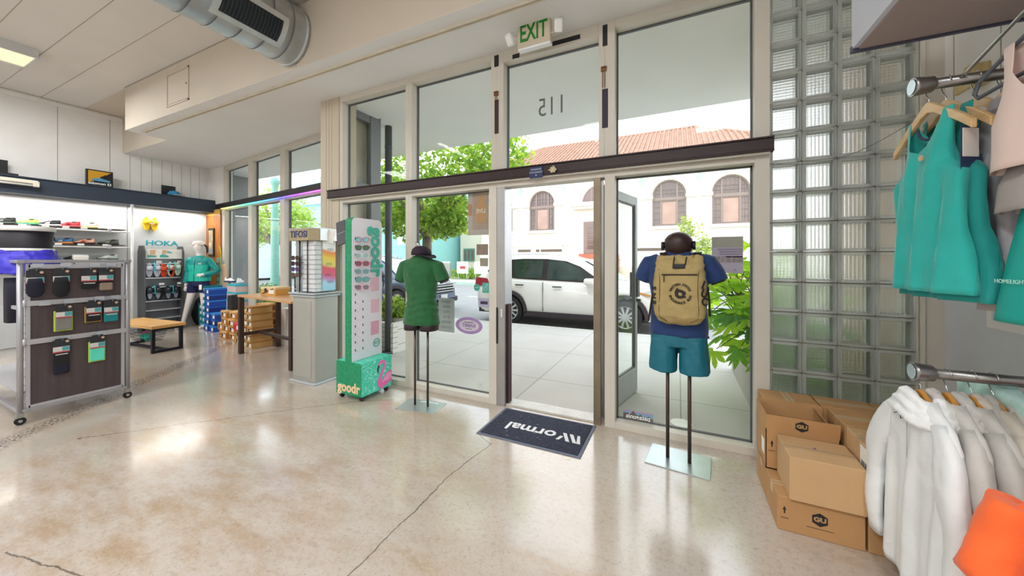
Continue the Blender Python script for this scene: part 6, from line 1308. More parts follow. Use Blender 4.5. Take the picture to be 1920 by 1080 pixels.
# ---- high table
tb_ = thing('high_table', 'tall table with oak top and dark square legs beneath the left windows', 'table', (-5.17, 3.20, 0), LFA)
OAK2 = wood_mat('pale_oak_table_top', '#dfae78', '#c78f56', 1.0, 0, .3); BRM = mat('dark_brown_steel', '#4a3a34', .45, .4)
q = MB(); q.bevbox(-.80, .78, -.28, .30, .855, .885, .003); q.build('top', OAK2, tb_)
for x in (-.76, .74):
    for y in (-.245, .265): q = MB(); q.box(x - .03, x + .03, y - .03, y + .03, 0, .855); q.build('leg', BRM, tb_)
    q = MB(); q.box(x - .015, x + .015, -.22, .24, .26, .31); q.build('side_rail', BRM, tb_)
q = MB(); q.box(-.74, .73, -.02, .02, .265, .305); q.build('stretcher', BRM, tb_)
def sbox(lab, loc, rz, w, d, h, m_, lid=None, name='shoe_box', mark=None, grp='shoe boxes stacked by the left windows'):
    b = thing(name, lab, 'shoe box', loc, rz, grp); q = MB(); q.box(-w / 2, w / 2, -d / 2, d / 2, .0, h * .74); q.build('tray', m_, b)
    q = MB(); q.bevbox(-w / 2 - .003, w / 2 + .003, -d / 2 - .003, d / 2 + .003, h * .72, h - .0015, .002, 1); q.build('lid', lid or m_, b)
    if mark:
        q = MB(); q.box(w * .05, w * .42, -d / 2 - .0048, -d / 2 - .003, h * .2, h * .68); q.build('size_label', mat('white_card'), b)
        if mark == 'stripe': 
            q = MB(); q.prism([(-w * .45, h * .15), (-w * .3, h * .15), (w * .45, h * .85), (w * .3, h * .85)], d / 2 + .003, d / 2 + .0045, RX); q.cyl((-w * .15, -d / 2 - .006, h * .62), (-w * .15, -d / 2, h * .62), w * .09, n=10); q.build('dark_print', mat('dark_carton_print', '#3b2d22', .7), b)
    return b
sbox('plain kraft shoe box lying on the high table', (-5.50, 3.28, .886), LFA + .15, .34, .22, .12, mat('kraft_board', '#d9a75a', .75, var=.04), mat('pale_kraft_lid', '#ecd0a2', .75), mark='stripe', grp=None)
cu = thing('display_cube', 'black cube with white S logo under a shoe near the window', 'display', (-5.42, 3.69, .60), LFA)
q = MB(); q.box(-.11, .11, -.11, .11, 0, .56); q.build('cube', mat('matt_black_board', '#17181b', .6), cu); text('S', .13, mat('white_print'), cu, T(0, -.111, .46) @ RX, .001, bold=.004)
text('salomon', .05, mat('white_print'), cu, T(0, -.111, .35) @ RX, .001, bold=.001)
q = MB(); q.box(-.062, .062, -.1115, -.111, .385, .395); q.box(-.062, .062, -.1115, -.111, .525, .535); q.box(-.062, -.052, -.1115, -.111, .385, .535); q.box(.052, .062, -.1115, -.111, .385, .535); q.build('logo_frame', mat('white_print'), cu)
q = MB(); q.box(-.6, .2, -.08, .10, 0, .6); tag(q.build('window_bench', mat('white_painted_board'), None, (-5.42, 3.69, 0), LFA), 'white boxed window ledge behind the high table', 'ledge')
shoe('tan trail shoe standing on top of the black cube', (-5.42, 3.69, 1.161), LFA + .3, 'c49a5a', '2b2622', 'efe6d2', grp=None)
KR = mat('kraft_shoe_box', '#d2a868', .8, var=.05); KL = mat('kraft_shoe_lid', '#c08a4c', .8, var=.05); BN = mat('brown_box_side', '#6e4428', .8)
def stack(x, y, n, w, d, h, mats_, lab, jit=.012, mark='stripe', z0=0):
    rr_ = random.Random(int(abs(x * 1000)))
    names = ['bottom', 'second', 'third', 'fourth', 'fifth', 'sixth', 'seventh', 'eighth', 'ninth', 'tenth']
    for k in range(n):
        a, b = mats_[k % len(mats_)] if isinstance(mats_[0], tuple) else mats_
        sbox('%s, %s from the floor' % (lab, names[k]) if k else '%s, at the bottom' % lab, (x + rr_.uniform(-jit, jit), y + rr_.uniform(-jit, jit), z0 + k * h), LFA + rr_.uniform(-.03, .03), w, d, h, a, b, mark=mark)
kr = [(KR, KL)]
stack(-6.16, 3.42, 6, .19, .30, .112, kr, 'kraft shoe box in the right-hand column under the high table'); stack(-6.38, 3.46, 5, .19, .30, .112, kr, 'kraft shoe box in the column left of the right-hand one')
stack(-5.95, 3.40, 0, .2, .3, .1, kr, ''); RED = mat('red_shoe_box', '#d02a3c', .6)
stack(-6.62, 3.50, 2, .19, .30, .112, kr, 'kraft shoe box under the red one'); sbox('bright red shoe box between the kraft stacks', (-6.64, 3.50, .225), LFA, .24, .32, .13, RED, mat('pink_red_lid', '#e0405a', .6), mark='x')
PKR = [(mat('amber_kraft_box', '#c98a3c', .8, var=.08), mat('light_kraft_lid', '#d9ab72', .8))]
stack(-7.05, 3.62, 4, .24, .32, .125, PKR, 'amber kraft box in the stack behind the table leg', .02); stack(-7.34, 3.66, 4, .22, .32, .125, PKR, 'amber kraft box in the stack next to the blue boxes', .02); stack(-7.62, 3.72, 2, .22, .30, .125, PKR, 'amber kraft box in the low stack before the blue boxes', .02)
stack(-6.75, 3.86, 5, .30, .2, .125, [(BN, KL)], 'brown box in the rear stack below the window', .01, None)
TL = [(mat('teal_shoe_box', '#0f8f97', .7, var=.05), mat('dark_teal_lid', '#0c7a88', .7))]
BL = [(mat('royal_blue_shoe_box', '#1746a0', .7, var=.08), mat('light_blue_lid', '#2f7fd0', .7)), (mat('deep_blue_shoe_box', '#132f7c', .7), mat('mid_blue_lid', '#2460b8', .7))]
stack(-9.05, 3.98, 4, .20, .20, .125, TL, 'teal shoe box in the front left column', .01, 'x'); stack(-8.82, 3.97, 7, .20, .30, .125, TL, 'teal shoe box in the tall column', .01, 'x')
stack(-8.50, 3.90, 7, .22, .30, .12, BL, 'blue shoe box in the tall blue column', .02, 'x'); stack(-8.22, 3.86, 3, .2, .3, .12, BL, 'blue shoe box in the short front column', .015, 'x')
PW = [(mat('pink_grey_box', '#cdb9b4', .7, var=.05), mat('turquoise_lid', '#49b2c4', .7))]
stack(-7.95, 4.00, 6, .42, .2, .155, PW, 'pale pink box with turquoise lid in the window stack', .015, None)
bx_ = thing('small_black_crate', 'small black crate beside the pale pink boxes', 'crate', (-7.35, 3.66, .501), LFA); q = MB(); q.box(-.09, .09, -.08, .08, 0, .012)
for a, b, c_, d_ in ((-.09, -.08, -.08, .08), (.08, .09, -.08, .08), (-.08, .08, -.08, -.07), (-.08, .08, .07, .08)): q.box(a, b, c_, d_, .012, .26)
q.build('crate_body', BLK, bx_); 
# white shoes displayed at the window, curved board, green strap rack
shoe('white running shoe with navy sole standing in the left window', (-8.20, 4.0, .95), LFA + .2, 'f2f0ee', '24335e', 'ffffff', grp=None, L=.30); shoe('white running shoe seen at an angle in the left window', (-7.90, 4.02, .95), LFA + 2.6, 'f5f3f2', 'e3e3e6', 'dddddd', grp=None, L=.30)
q = MB(); q.prism([(-.11, 0), (.11, 0), (.11, .36), (.07, .45), (0, .48), (-.11, .46)], -.006, .006, RX); tag(q.build('curved_board', mat('tan_plywood', '#cfa98a', .6), None, (-8.62, 4.10, .84), LFA), 'tan board with rounded top standing behind the blue boxes', 'board')
gs = thing('patterned_strap_roll', 'green strip with dark diamond pattern and yellow cord beside the mannequin', 'strap', (-8.86, 4.12, .70)); q = MB(); q.bevbox(-.07, .07, -.02, .02, 0, .75, .01); q.build('strip', mat('sage_green_strip', '#7d9a86', .7), gs)
q = MB()
for k in range(5):
    for s in (-1, 1): q.prism([(s * .035, .08 + k * .13), (s * .035 + .02, .105 + k * .13), (s * .035, .13 + k * .13), (s * .035 - .02, .105 + k * .13)], .021, .023, RX)
q.build('diamonds', mat('dark_carton_print'), gs); q = MB(); q.tube([(-.05, 0, .75), (-.05, 0, .9), (-.02, 0, 1.0), (.03, 0, .98), (.06, 0, .85), (.07, 0, .5)], .008, 6); q.build('cord', mat('yellow_cord', '#d9b93c', .6), gs)
# ================================================================== OUTSIDE
STU = mat('cream_stucco', '#ddd5c8', .9, var=.03, vscale=.6, bump=.05); STU2 = mat('cream_stucco_trim', '#e9e2d6', .85, var=.02)
WBR = mat('brown_window_frame', '#8f7e75', .6, var=.04); WGL = mat('dark_reflective_glass', '#6f5a52', .08, .0, var=.25, vscale=.8, spec=.9); WIN2 = mat('curtained_glass', '#b08f80', .2, var=.12, vscale=1.5)
bd = thing('mission_building', 'cream stucco building with arched windows and red tiled roof across the street', 'building', (-4.75, 24.0, 0))
HWD = 9.25
ARX = (-7.53, -4.22, 0, 4.22, 7.53)
# front wall with real arched openings: columns and infill built from prisms
def arch_poly(cx_, hw, z0, zs, n=14): return [(cx_ - hw, z0), (cx_ + hw, z0)] + [(cx_ + hw * math.cos(a), zs + hw * math.sin(a)) for a in [PI * k / n for k in range(n + 1)]]
q = MB(); MXZ = Matrix(((1, 0, 0, 0), (0, 0, 1, 0), (0, 1, 0, 0), (0, 0, 0, 1)))      # (x,z)->(x, t, z)
def wallstrip(x0, x1, z0, z1): q.box(x0, x1, 0, .45, z0, z1)
edges = [-HWD]
for cx_ in ARX:
    if cx_ == 0: continue
    wallstrip(edges[-1], cx_ - .97, 0, 7.9); edges.append(cx_ + .97)
    wallstrip(cx_ - .97, cx_ + .97, 0, 3.5); wallstrip(cx_ - .97, cx_ + .97, 6.4, 7.9)
    n = 14
    for k in range(n):
        a, b = PI * k / n, PI * (k + 1) / n; xa, za, xb, zb = cx_ + .97 * math.cos(a), 5.4 + .97 * math.sin(a), cx_ + .97 * math.cos(b), 5.4 + .97 * math.sin(b)
        q.prism([(xa, za), (xb, zb), (xb, 6.4), (xa, 6.4)], 0, .45, MXZ)
wallstrip(edges[-1], HWD, 0, 7.9)
q.box(-HWD, HWD, .45, 10, 0, 7.9); q.build('wall', STU, bd)
q = MB(); q.box(-HWD - .08, HWD + .08, -.08, 0, 0, 2.35); q.box(-HWD - .12, HWD + .12, -.14, 0, 2.35, 2.55); q.box(-HWD - .25, HWD + .25, -.3, .1, 7.55, 7.9); q.build('plinth_and_cornice', STU2, bd)
for cx_ in ARX:
    if cx_ == 0: continue
    q = MB(); q.box(cx_ - 1.1, cx_ + 1.1, -.1, .3, 3.3, 3.5)
    for s in (-1, 1): q.box(cx_ + s * 1.25 - .33, cx_ + s * 1.25 + .33, -.1, .02, 5.22, 5.42)
    pts = [(cx_ + r * math.cos(a), 5.4 + r * math.sin(a)) for r, rg in ((1.12, range(0, 15)), (1.0, range(14, -1, -1))) for a in [PI * k / 14 for k in rg]]
    q.prism(pts, -.05, 0.0, MXZ); q.build('window_surround', STU2, bd)
    q = MB(); q.box(cx_ - .97, cx_ + .97, .16, .28, 3.5, 3.6); q.box(cx_ - .97, cx_ + .97, .12, .28, 5.12, 5.30); q.box(cx_ - .97, cx_ + .97, .16, .28, 5.05, 5.12)
    for x in (-.93, -.46, .46, .93): q.box(cx_ + x - .05, cx_ + x + .05, .14, .28, 3.5, 5.4 + math.sqrt(max(.97 ** 2 - x * x, .0)) - .02)
    pts = [(cx_ + r * math.cos(a), 5.4 + r * math.sin(a)) for r, rg in ((.97, range(0, 15)), (.88, range(14, -1, -1))) for a in [PI * k / 14 for k in rg]]
    q.prism(pts, .15, .28, MXZ)
    for x in (-.72, .72, -.23, 0, .23): 
        if abs(x) > .5: q.box(cx_ + x - .012, cx_ + x + .012, .17, .2, 3.6, 5.85)
        else: q.box(cx_ + x - .012, cx_ + x + .012, .17, .2, 5.3, 6.25)
    for z in (3.95, 4.35, 4.72): 
        for s in (-1, 1): q.box(cx_ + s * .7 - .24, cx_ + s * .7 + .24, .17, .2, z - .012, z + .012)
    for z in (5.55, 5.8): q.box(cx_ - .9, cx_ + .9, .17, .2, z - .012, z + .012)
    wf = q.build('window_frame', WBR, bd)
    q = MB(); q.prism(arch_poly(cx_, .96, 3.5, 5.4), .22, .24, MXZ); q.build('glass', WGL, wf)
    q = MB(); q.box(cx_ - .40, cx_ + .40, .19, .21, 3.62, 5.03); q.build('blind', WIN2, wf)
for x in (-5.87, -2.6, 2.6, 5.87):
    q = MB(); q.prism([(x - .24, 6.45), (x, 6.15), (x + .24, 6.45), (x, 6.75)], -.03, 0, MXZ); q.build('green_diamond', mat('sage_tile', '#a9c3ac', .6), bd)
# entrance bay
q = MB(); q.box(-2.05, 2.05, -.35, 0, 0, 5.1); q.box(-1.9, 1.9, -.95, 0, 4.95, 5.12); q.box(-1.75, 1.75, -.8, 0, 4.78, 4.95); q.box(-1.7, 1.7, -.35, -.2, 5.12, 5.3)
q.prism([(r * math.cos(a), 5.2 + r * math.sin(a)) for r, rg in ((1.5, range(0, 15)), (1.25, range(14, -1, -1))) for a in [PI * k / 14 for k in rg]], -.06, 0, MXZ); q.build('entrance_bay', STU2, bd)
q = MB(); q.prism([(1.2 * math.cos(a), 5.22 + 1.2 * math.sin(a)) for a in [PI * k / 14 for k in range(15)]], -.04, -.01, MXZ); lf_ = q.build('entrance_fanlight', WGL, bd)
q = MB(); q.prism([(r * math.cos(a), 5.22 + r * math.sin(a)) for r, rg in ((1.25, range(0, 15)), (1.16, range(14, -1, -1))) for a in [PI * k / 14 for k in rg]], -.07, -.03, MXZ)
for x in (-.6, 0, .6): q.box(x - .04, x + .04, -.06, -.03, 5.22, 5.22 + math.sqrt(1.44 - x * x))
q.build('fanlight_bars', WBR, lf_)
q = MB(); q.box(-1.05, 1.05, -.42, -.34, 1.8, 3.95); dr = q.build('entrance_door', mat('grey_brown_door', '#8a766c', .5), bd)
q = MB()
for s in (-1, 1):
    for z in (2.1, 2.45, 2.8, 3.15): q.box(s * .5 - .3, s * .5 + .3, -.44, -.42, z, z + .27)
    q.box(s * .5 - .3, s * .5 + .3, -.44, -.42, 3.5, 3.8)
q.build('door_glazing', WGL, dr)
q = MB()
for k in range(8): q.box(-1.3, 1.3, -.42 - .3 * (k + 1), -.42 - .3 * k, 0, 1.78 - k * .22)
q.build('brick_steps', mat('red_brick_steps', '#b9735c', .85, var=.15, vscale=6), bd)
q = MB()
for x in (-5.2, -3.4, 5.6, 3.2, 7.2): q.box(x - .85, x + .85, -.11, -.075, 1.95, 2.13)
q.build('basement_windows', mat('basement_grille', '#6a5b50', .7), bd)
# tiled hip roof, barrel tile ridges as geometry
TILE = mat('terracotta_tile', '#ab8572', .85, var=.18, vscale=3); 
ez, rz_ = 8.0, 11.1
q = MB(); c_ = [Vector((-9.85, -.75, ez)), Vector((9.85, -.75, ez)), Vector((9.85, 10.75, ez)), Vector((-9.85, 10.75, ez))]; r1, r2 = Vector((-5.9, 5, rz_)), Vector((5.9, 5, rz_))
for f in ((c_[0], c_[1], r2, r1), (c_[1], c_[2], r2), (c_[2], c_[3], r1, r2), (c_[3], c_[0], r1)): q.poly(f)
q.box(-9.85, 9.85, -.75, 10.75, ez - .12, ez)
rf = q.build('roof', TILE, bd)
q = MB(); n = 66
for k in range(n + 1):
    x = -9.7 + 19.4 * k / n; lim = 1.0
    if x < -5.9: lim = (x + 9.85) / 3.95
    if x > 5.9: lim = (9.85 - x) / 3.95
    y1, z1 = -.75 + 5.75 * lim, ez + (rz_ - ez) * lim
    st_ = max(2, int(16 * lim)); pts = []; rs = []
    for j in range(st_ + 1):
        t = j / st_; base_ = Vector((x, -.75 + (y1 + .75) * t, ez + (z1 - ez) * t + .02)); pts += [base_, base_ + Vector((0, .02, .012))]; rs += [.075, .092]
    q.tube(pts, rs, 6)
q.build('barrel_tiles', TILE, rf)
q = MB(); q.tube([r1, r2], .12, 8); 
for a, b in ((c_[0], r1), (c_[1], r2)): q.tube([a, b], .12, 8)
q.build('ridge_tiles', TILE, rf)
# lamp globe & signs in front of the building
def lamp(x, y, lab, h=2.4):
    l = thing('globe_lamp', lab, 'street lamp', (x, y, 0), 0, None); q = MB(); q.cyl((0, 0, 0), (0, 0, h), .05, n=10); q.build('pole', mat('pale_green_metal', '#b6c2b8', .5), l); q = MB(); q.sph((0, 0, h + .2), .22, 14, 10); q.build('globe', mat('milky_plastic'), l)
p = PY(1055, 455, 22.5); lamp(p.x, 22.5, 'globe lamp on a thin post before the cream building', 2.35)
q = MB(); q.cyl((0, 0, 0), (0, 0, 2.0), .03, n=8); o = q.build('sign_post', mat('pale_green_metal'), None, (PY(1000, 500, 19).x, 19, 0)); tag(o, 'thin sign post at the far kerb behind the white car', 'sign post'); q = MB(); q.box(-.16, -.03, -.02, .0, 1.55, 2.25); q.box(.03, .16, -.02, 0, 1.55, 2.25); q.build('sign_plate', mat('pale_sign', '#c6cfc8', .5), o)
# neighbours
th_ = thing('teal_house', 'pale turquoise building behind the street trees', 'building', (-24.5, 22.5, 0)); TQ = mat('pale_turquoise_wall', '#9fdcdf', .85, var=.03, vscale=1)
q = MB(); q.box(-4.5, 6.6, 0, 9, 0, 8); q.build('wall', TQ, th_)
for x in (-3.2, .5, 4.0):
    q = MB(); q.box(x - .7, x + .7, -.05, 0, 2.6, 4.6); f_ = q.build('window', mat('white_painted_board'), th_); q = MB(); q.box(x - .6, x + .6, -.07, -.05, 2.7, 4.5); q.build('pane', mat('pale_sky_pane', '#c9dbe2', .15), f_)
q = MB(); q.box(-4.8, 6.9, -.3, 9.3, 8, 8.3); q.build('roof', mat('white_painted_board'), th_)
wh = thing('white_annex', 'white building with green framed window left of the arched windows', 'building', (-16.0, 26.0, 0)); q = MB(); q.box(-1.3, 1.6, 0, 6, 0, 5.6); q.build('wall', STU, wh)
p0, p1 = PY(870, 466, 26), PY(890, 490, 26); q = MB(); q.box(p0.x + 16, p1.x + 16, -.08, 0, p1.z, p0.z); f_ = q.build('window', mat('sea_green_frame', '#5f8f86', .5), wh)
q = MB(); w3 = (p1.x - p0.x) / 3
for k in range(3): q.box(p0.x + 16 + w3 * k + .06, p0.x + 16 + w3 * (k + 1) - .06, -.1, -.08, p1.z + .1, p0.z - .1)
q.build('pane', WGL, f_)
gh = thing('garage_house', 'white gabled garage with red-brown base seen through the left windows', 'building', (-32, 15.0, 0)); q = MB(); q.box(-7, 4, 0, 6, 0, 3.2); q.prism([(-7.3, 3.2), (4.3, 3.2), (-1.5, 5.6)], -.2, 6.2, MXZ); q.build('wall', mat('white_siding', '#e8ecef', .8), gh); q = MB(); q.box(-2.4, .9, -.06, 0, 0, 2.5); q.build('garage_door', mat('white_painted_board'), gh); q = MB(); q.box(-7.4, 4.4, -1.2, 0, 0, .5); q.build('brick_base', mat('red_brick_steps'), gh)
q = MB(); q.box(-2.0, .5, -.08, -.06, 1.9, 2.2); q.build('garage_window', WGL, gh)
bh_ = thing('blue_gable_house', 'light blue gabled house glimpsed above the left window beam', 'building', (-31, 25, 0)); 
q = MB(); q.box(-9, -1, 0, 7, 0, 7.2); q.prism([(-9.4, 7.2), (-.6, 7.2), (-5, 10.6)], -.3, 7, MXZ); q.build('wall', mat('sky_blue_siding', '#a9d5e6', .8), bh_)
tp = thing('teal_lamp_column', 'sea-green street column with rounded capital outside the left windows', 'street lamp', (-11.1, 6.6, 0)); TG = mat('sea_green_paint', '#7fb3a4', .5, var=.04)
q = MB(); q.lathe([(.19, 0), (.19, .08), (.14, .15), (.12, .5), (.11, 2.0), (.085, 3.4), (.08, 3.62), (.12, 3.7), (.13, 3.8), (.09, 3.88), (.02, 3.92)], 20); q.build('column', TG, tp); q = MB(); q.cyl((0, 0, .5), (0, 0, .56), .15, n=18); q.cyl((0, 0, 2.6), (0, 0, 2.66), .12, n=18); q.build('collar', TG, tp)

# ---- cars
def car(name, lab, loc, rz, paint, dark='#2b2226', clad='#3a3236', front=True, sticker=False):
    c = thing(name, lab, 'car', loc, rz); PT = mat('paint_' + paint.strip('#'), paint, .25, var=0, coat=.8); CL = mat('dark_cladding', clad, .6); GLS = mat('tinted_car_glass', '#33423f', .06, .0, var=.35, vscale=2.5, spec=.9, coat=.6); RUB = mat('tyre_rubber', '#29272a', .8)
    WBs = (0.0, 2.706); AR, WZ = .385, .345
    def belt(x): return .985 + (1.10 - .985) * max(0, min(1, (2.4 - x) / 3.0)) if x < 2.4 else .985 - .0 * (x - 2.4)
    def hood(x):
        if x <= 2.35: return belt(x) + .05
        t = (x - 2.35) / 1.3; return 1.06 - .10 * t - .22 * max(0, t - .75) / .25 * .9
    def low(x):
        z = .27
        if x > 3.3: z = .27 + .08 * (x - 3.3)
        if x < -.7: z = .30
        for w in WBs:
            if abs(x - w) < AR + .03: z = max(z, WZ + math.sqrt(max((AR + .03) ** 2 - (x - w) ** 2, 0)))
        return z
    def halfw(x):
        w = .905
        if x > 3.0: w -= .32 * ((x - 3.0) / .68) ** 2
        if x < -.55: w -= .16 * ((-.55 - x) / .42) ** 2
        return w
    q = MB(); prev = None; xs_ = [-.97 + 4.63 * k / 120 for k in range(121)]; rings = []
    for x in xs_:
        w, zl, zb, zt = halfw(x), low(x), belt(x) if x < 2.4 else hood(x) - .07, hood(x)
        mid = [(zl, .955), (zl + (zb - zl) * .3, 1.0), (zl + (zb - zl) * .62, .995), (zb - .03, .955), (zb + .0, .93)]
        pts = [Vector((x, w * k, z)) for z, k in mid] + [Vector((x, w * .80, zt)), Vector((x, 0, zt + .025))]
        pts += [Vector((p.x, -p.y, p.z)) for p in pts[-2::-1]]; rings.append(pts)
    R_ = [q.ring(r) for r in rings]
    for a, b in zip(R_, R_[1:]): q.bridge(a, b, closed=False)
    q.face(R_[0], True); q.face(R_[-1]); q.build('body', PT, c)
    # greenhouse
    q = MB(); top = [(-.93, 1.13), (-.80, 1.40), (-.62, 1.585), (-.3, 1.655), (.3, 1.69), (.9, 1.685), (1.35, 1.64), (1.7, 1.555), (2.05, 1.37), (2.38, 1.16), (2.55, 1.05)]
    rings = []
    for x, z in top:
        wb_ = halfw(x) * .93; zb = belt(x); k = max(0.0, (z - zb)); wr = wb_ - k * .30
        pts = [Vector((x, wb_, zb)), Vector((x, wr, max(z - .05, zb + .01))), Vector((x, wr - .09, z)), Vector((x, 0, z + .025))]; pts += [Vector((p.x, -p.y, p.z)) for p in pts[-2::-1]]; rings.append(pts)
    R_ = [q.ring(r) for r in rings]
    for a, b in zip(R_, R_[1:]): q.bridge(a, b, closed=False)
    q.face(R_[0], True); q.build('roof', PT, c)
    def sy(x, z): return halfw(x) * .93 - max(0, z - belt(x)) * .30
    def side(poly, m_, nm, e, both=True):
        for s in ((-1, 1) if both else (-1,)):
            q = MB(); q.face([q.V((x, s * (sy(x, z) + e), z)) for x, z in poly]); q.build(nm, m_, c)
    BD = mat('black_door_trim', dark, .4)
    side([(-.66, 1.27), (-.42, 1.16), (.2, 1.10), (1.0, 1.075), (2.22, 1.04), (2.02, 1.20), (1.72, 1.40), (1.38, 1.525), (.9, 1.575), (.3, 1.58), (-.25, 1.545), (-.5, 1.44)], BD, 'window_surround', .008)
    side([(.10, 1.135), (.82, 1.11), (.82, 1.545), (.2, 1.55), (.06, 1.5)], GLS, 'rear_side_glass', .013); side([(.95, 1.105), (2.05, 1.085), (1.68, 1.365), (1.36, 1.495), (.95, 1.545)], GLS, 'front_side_glass', .013); side([(-.60, 1.28), (-.38, 1.19), (-.18, 1.17), (-.16, 1.50), (-.28, 1.48), (-.46, 1.40)], GLS, 'quarter_glass', .013)
    q = MB(); q.loft([[Vector((x, y * k, z + .012)) for y in (-1, -.5, 0, .5, 1)] for x, z, k in ((1.74, 1.56, .56), (2.08, 1.385, .62), (2.42, 1.165, .70), (2.52, 1.10, .72))], closed=False); q.build('windscreen', mat('pale_screen_glass', '#a9c3cc', .08, spec=.8, coat=.5), c)
    # sill, arches, wheels, details
    q = MB()
    for s in (-1, 1):
        q.bevbox(.42, 2.29, s * .895 - .03, s * .895 + .03, .23, .345, .01)
        for w in WBs:
            pts = [(w + r * math.cos(a), WZ + r * math.sin(a)) for r, rg in ((AR + .085, range(0, 17)), (AR + .005, range(16, -1, -1))) for a in [-.12 + (PI + .24) * k / 16 for k in rg]]
            q.prism(pts, s * .86, s * .925, MXZ)
    q.box(-.9, 3.5, -.80, .80, .24, .40); q.build('cladding', CL, c)
    q = MB(); q.box(-.45, .45, -.8, .8, .3, .75); q.box(2.26, 3.15, -.8, .8, .3, .75); q.build('wheel_wells', mat('near_black'), c)
    for w in WBs:
        for s in (-1, 1):
            M_ = T(w, s * .80, .34) @ R(-s * PI / 2, 'X'); q = MB(); q.lathe([(.235, -.10), (.33, -.105), (.345, -.07), (.345, .07), (.33, .105), (.235, .10)], 32, M_, cap=False); wh_ = q.build('tyre', RUB, c)
            q = MB(); q.lathe([(.24, .095), (.235, .07), (.225, .06), (.001, .055)], 32, M_, cap=False); q.build('rim_back', mat('dark_rim', '#3b3b3f', .5), wh_)
            q = MB()
            for k in range(10):
                a = 2 * PI * k / 10; q.prism([(.04 * math.cos(a - .5), .04 * math.sin(a - .5)), (.232 * math.cos(a - .11), .232 * math.sin(a - .11)), (.232 * math.cos(a + .11), .232 * math.sin(a + .11)), (.04 * math.cos(a + .5), .04 * math.sin(a + .5))], .075, .092, M_)
            q.lathe([(.24, .098), (.222, .1), (.222, .07)], 32, M_, cap=False); q.cyl(M_ @ Vector((0, 0, .06)), M_ @ Vector((0, 0, .1)), .05, n=14); q.build('rim', mat('silver_rim', '#c9c9c7', .3, .6), wh_)
    for s in (-1, 1):
        q = MB(); q.bevbox(1.86, 2.1, s * .97 - .11, s * .97 + .11, 1.0, 1.15, .05, 3); q.build('mirror', PT, c)
        q = MB()
        for x in (.28, 1.22): q.bevbox(x - .11, x + .11, s * .925 - .02, s * .925 + .02, .955 + (.02 if x < 1 else 0) - .03, .98 - .03 + (.02 if x < 1 else 0), .008)
        q.build('door_handles', mat('dark_chrome', '#3a3c3f', .25, .8), c)
        q = MB(); q.box(.865, .873, s * .90 - .012, s * .90 + .012, .36, 1.04); q.box(2.16, 2.167, s * .895 - .012, s * .895 + .012, .42, 1.0); q.build('door_gap', mat('near_black'), c)
        q = MB(); q.prism([(-.97, .88), (-.55, .95), (-.62, 1.09), (-.95, 1.12)], s * .70, s * .875, MXZ); q.build('tail_light', mat('red_lens', '#b0283a', .2, coat=.5), c)
        q = MB(); q.prism([(3.0, .86), (3.48, .78), (3.52, .84), (3.2, .93)], s * .60, s * .885, MXZ); q.build('headlight', mat('clear_lens', '#cdd3d6', .1, coat=.5), c)
        q = MB(); q.prism([(2.96, .85), (3.2, .80), (3.22, .83), (3.0, .885)], s * .86, s * .91, MXZ); q.build('side_marker', mat('amber_lens', '#c98a4a', .3), c)
    q = MB(); q.bevbox(3.52, 3.68, -.5, .5, .55, .82, .03); q.build('grille', mat('near_black'), c); q = MB()
    for z in (.60, .68, .76): q.bevbox(3.66, 3.69, -.5, .5, z, z + .025, .006)
    q.bevbox(3.66, 3.7, -.16, .16, .40, .52, .005); q.build('grille_bars', mat('bright_steel'), c); q = MB(); q.bevbox(3.4, 3.66, -.78, .78, .26, .42, .04); q.build('front_bumper', CL, c)
    q = MB(); q.tube([(-.5, 0, 1.66), (-.62, 0, 1.80)], .008, 6); q.build('aerial', BLK, c)
    for s in (-1, 1): q = MB(); q.tube([(x, s * (halfw(x) * .93 - .21), z) for x, z in ((-.45, 1.635), (.3, 1.70), (.9, 1.695), (1.3, 1.655))], .012, 6); q.build('roof_rail', mat('bright_steel'), c)
    return c
car('white_suv', 'white parked SUV at the kerb straight outside the door', (-3.72, 8.60, -.15), 0, '#ece9e4')
car('dark_blue_suv', 'dark blue SUV parked behind the tree left of the white one', (-10.0, 8.62, -.15), 0, '#4c5a72')

# ---- trees and plants
def leaf_cloud(q, centers, n, size, rnd, flat=.3):
    for _ in range(n):
        c, r = rnd.choice(centers); 
        while True:
            v = Vector((rnd.uniform(-1, 1), rnd.uniform(-1, 1), rnd.uniform(-1, 1)))
            if v.length < 1: break
        v = v * (.55 + .45 * rnd.random()) / max(v.length, .3) * v.length ** .5 if v.length > 0 else v
        p = Vector(c) + Vector((v.x * r[0], v.y * r[1], v.z * r[2])); a = Vector((rnd.gauss(0, 1), rnd.gauss(0, 1), rnd.gauss(0, .6) - .4)).normalized(); b = a.cross(Vector((rnd.gauss(0, 1), rnd.gauss(0, 1), rnd.gauss(0, 1)))).normalized(); s = size * rnd.uniform(.6, 1.3)
        q.mi = rnd.choice((0, 0, 1, 2)); cc = b.cross(a) * s * .12
        q.face([q.V(p), q.V(p + a * s * .5 + b * s * .30 + cc), q.V(p + a * s), q.V(p + a * s * .5 - b * s * .30 + cc)])
def leafmat(name, col=None, tr=.45):
    if name in _mats: return _mats[name]
    m = mat(name, col, .55, var=.15, vscale=30); n = m.node_tree; b = n.nodes['Principled BSDF']; o = n.nodes['Material Output']; t = n.nodes.new('ShaderNodeBsdfTranslucent'); mx_ = n.nodes.new('ShaderNodeMixShader'); mx_.inputs[0].default_value = tr
    c = lin(col); t.inputs[0].default_value = (min(1, c[0] * 1.5), min(1, c[1] * 1.5), c[2] * .8, 1); n.links.new(b.outputs[0], mx_.inputs[1]); n.links.new(t.outputs[0], mx_.inputs[2]); n.links.new(mx_.outputs[0], o.inputs[0]); return m
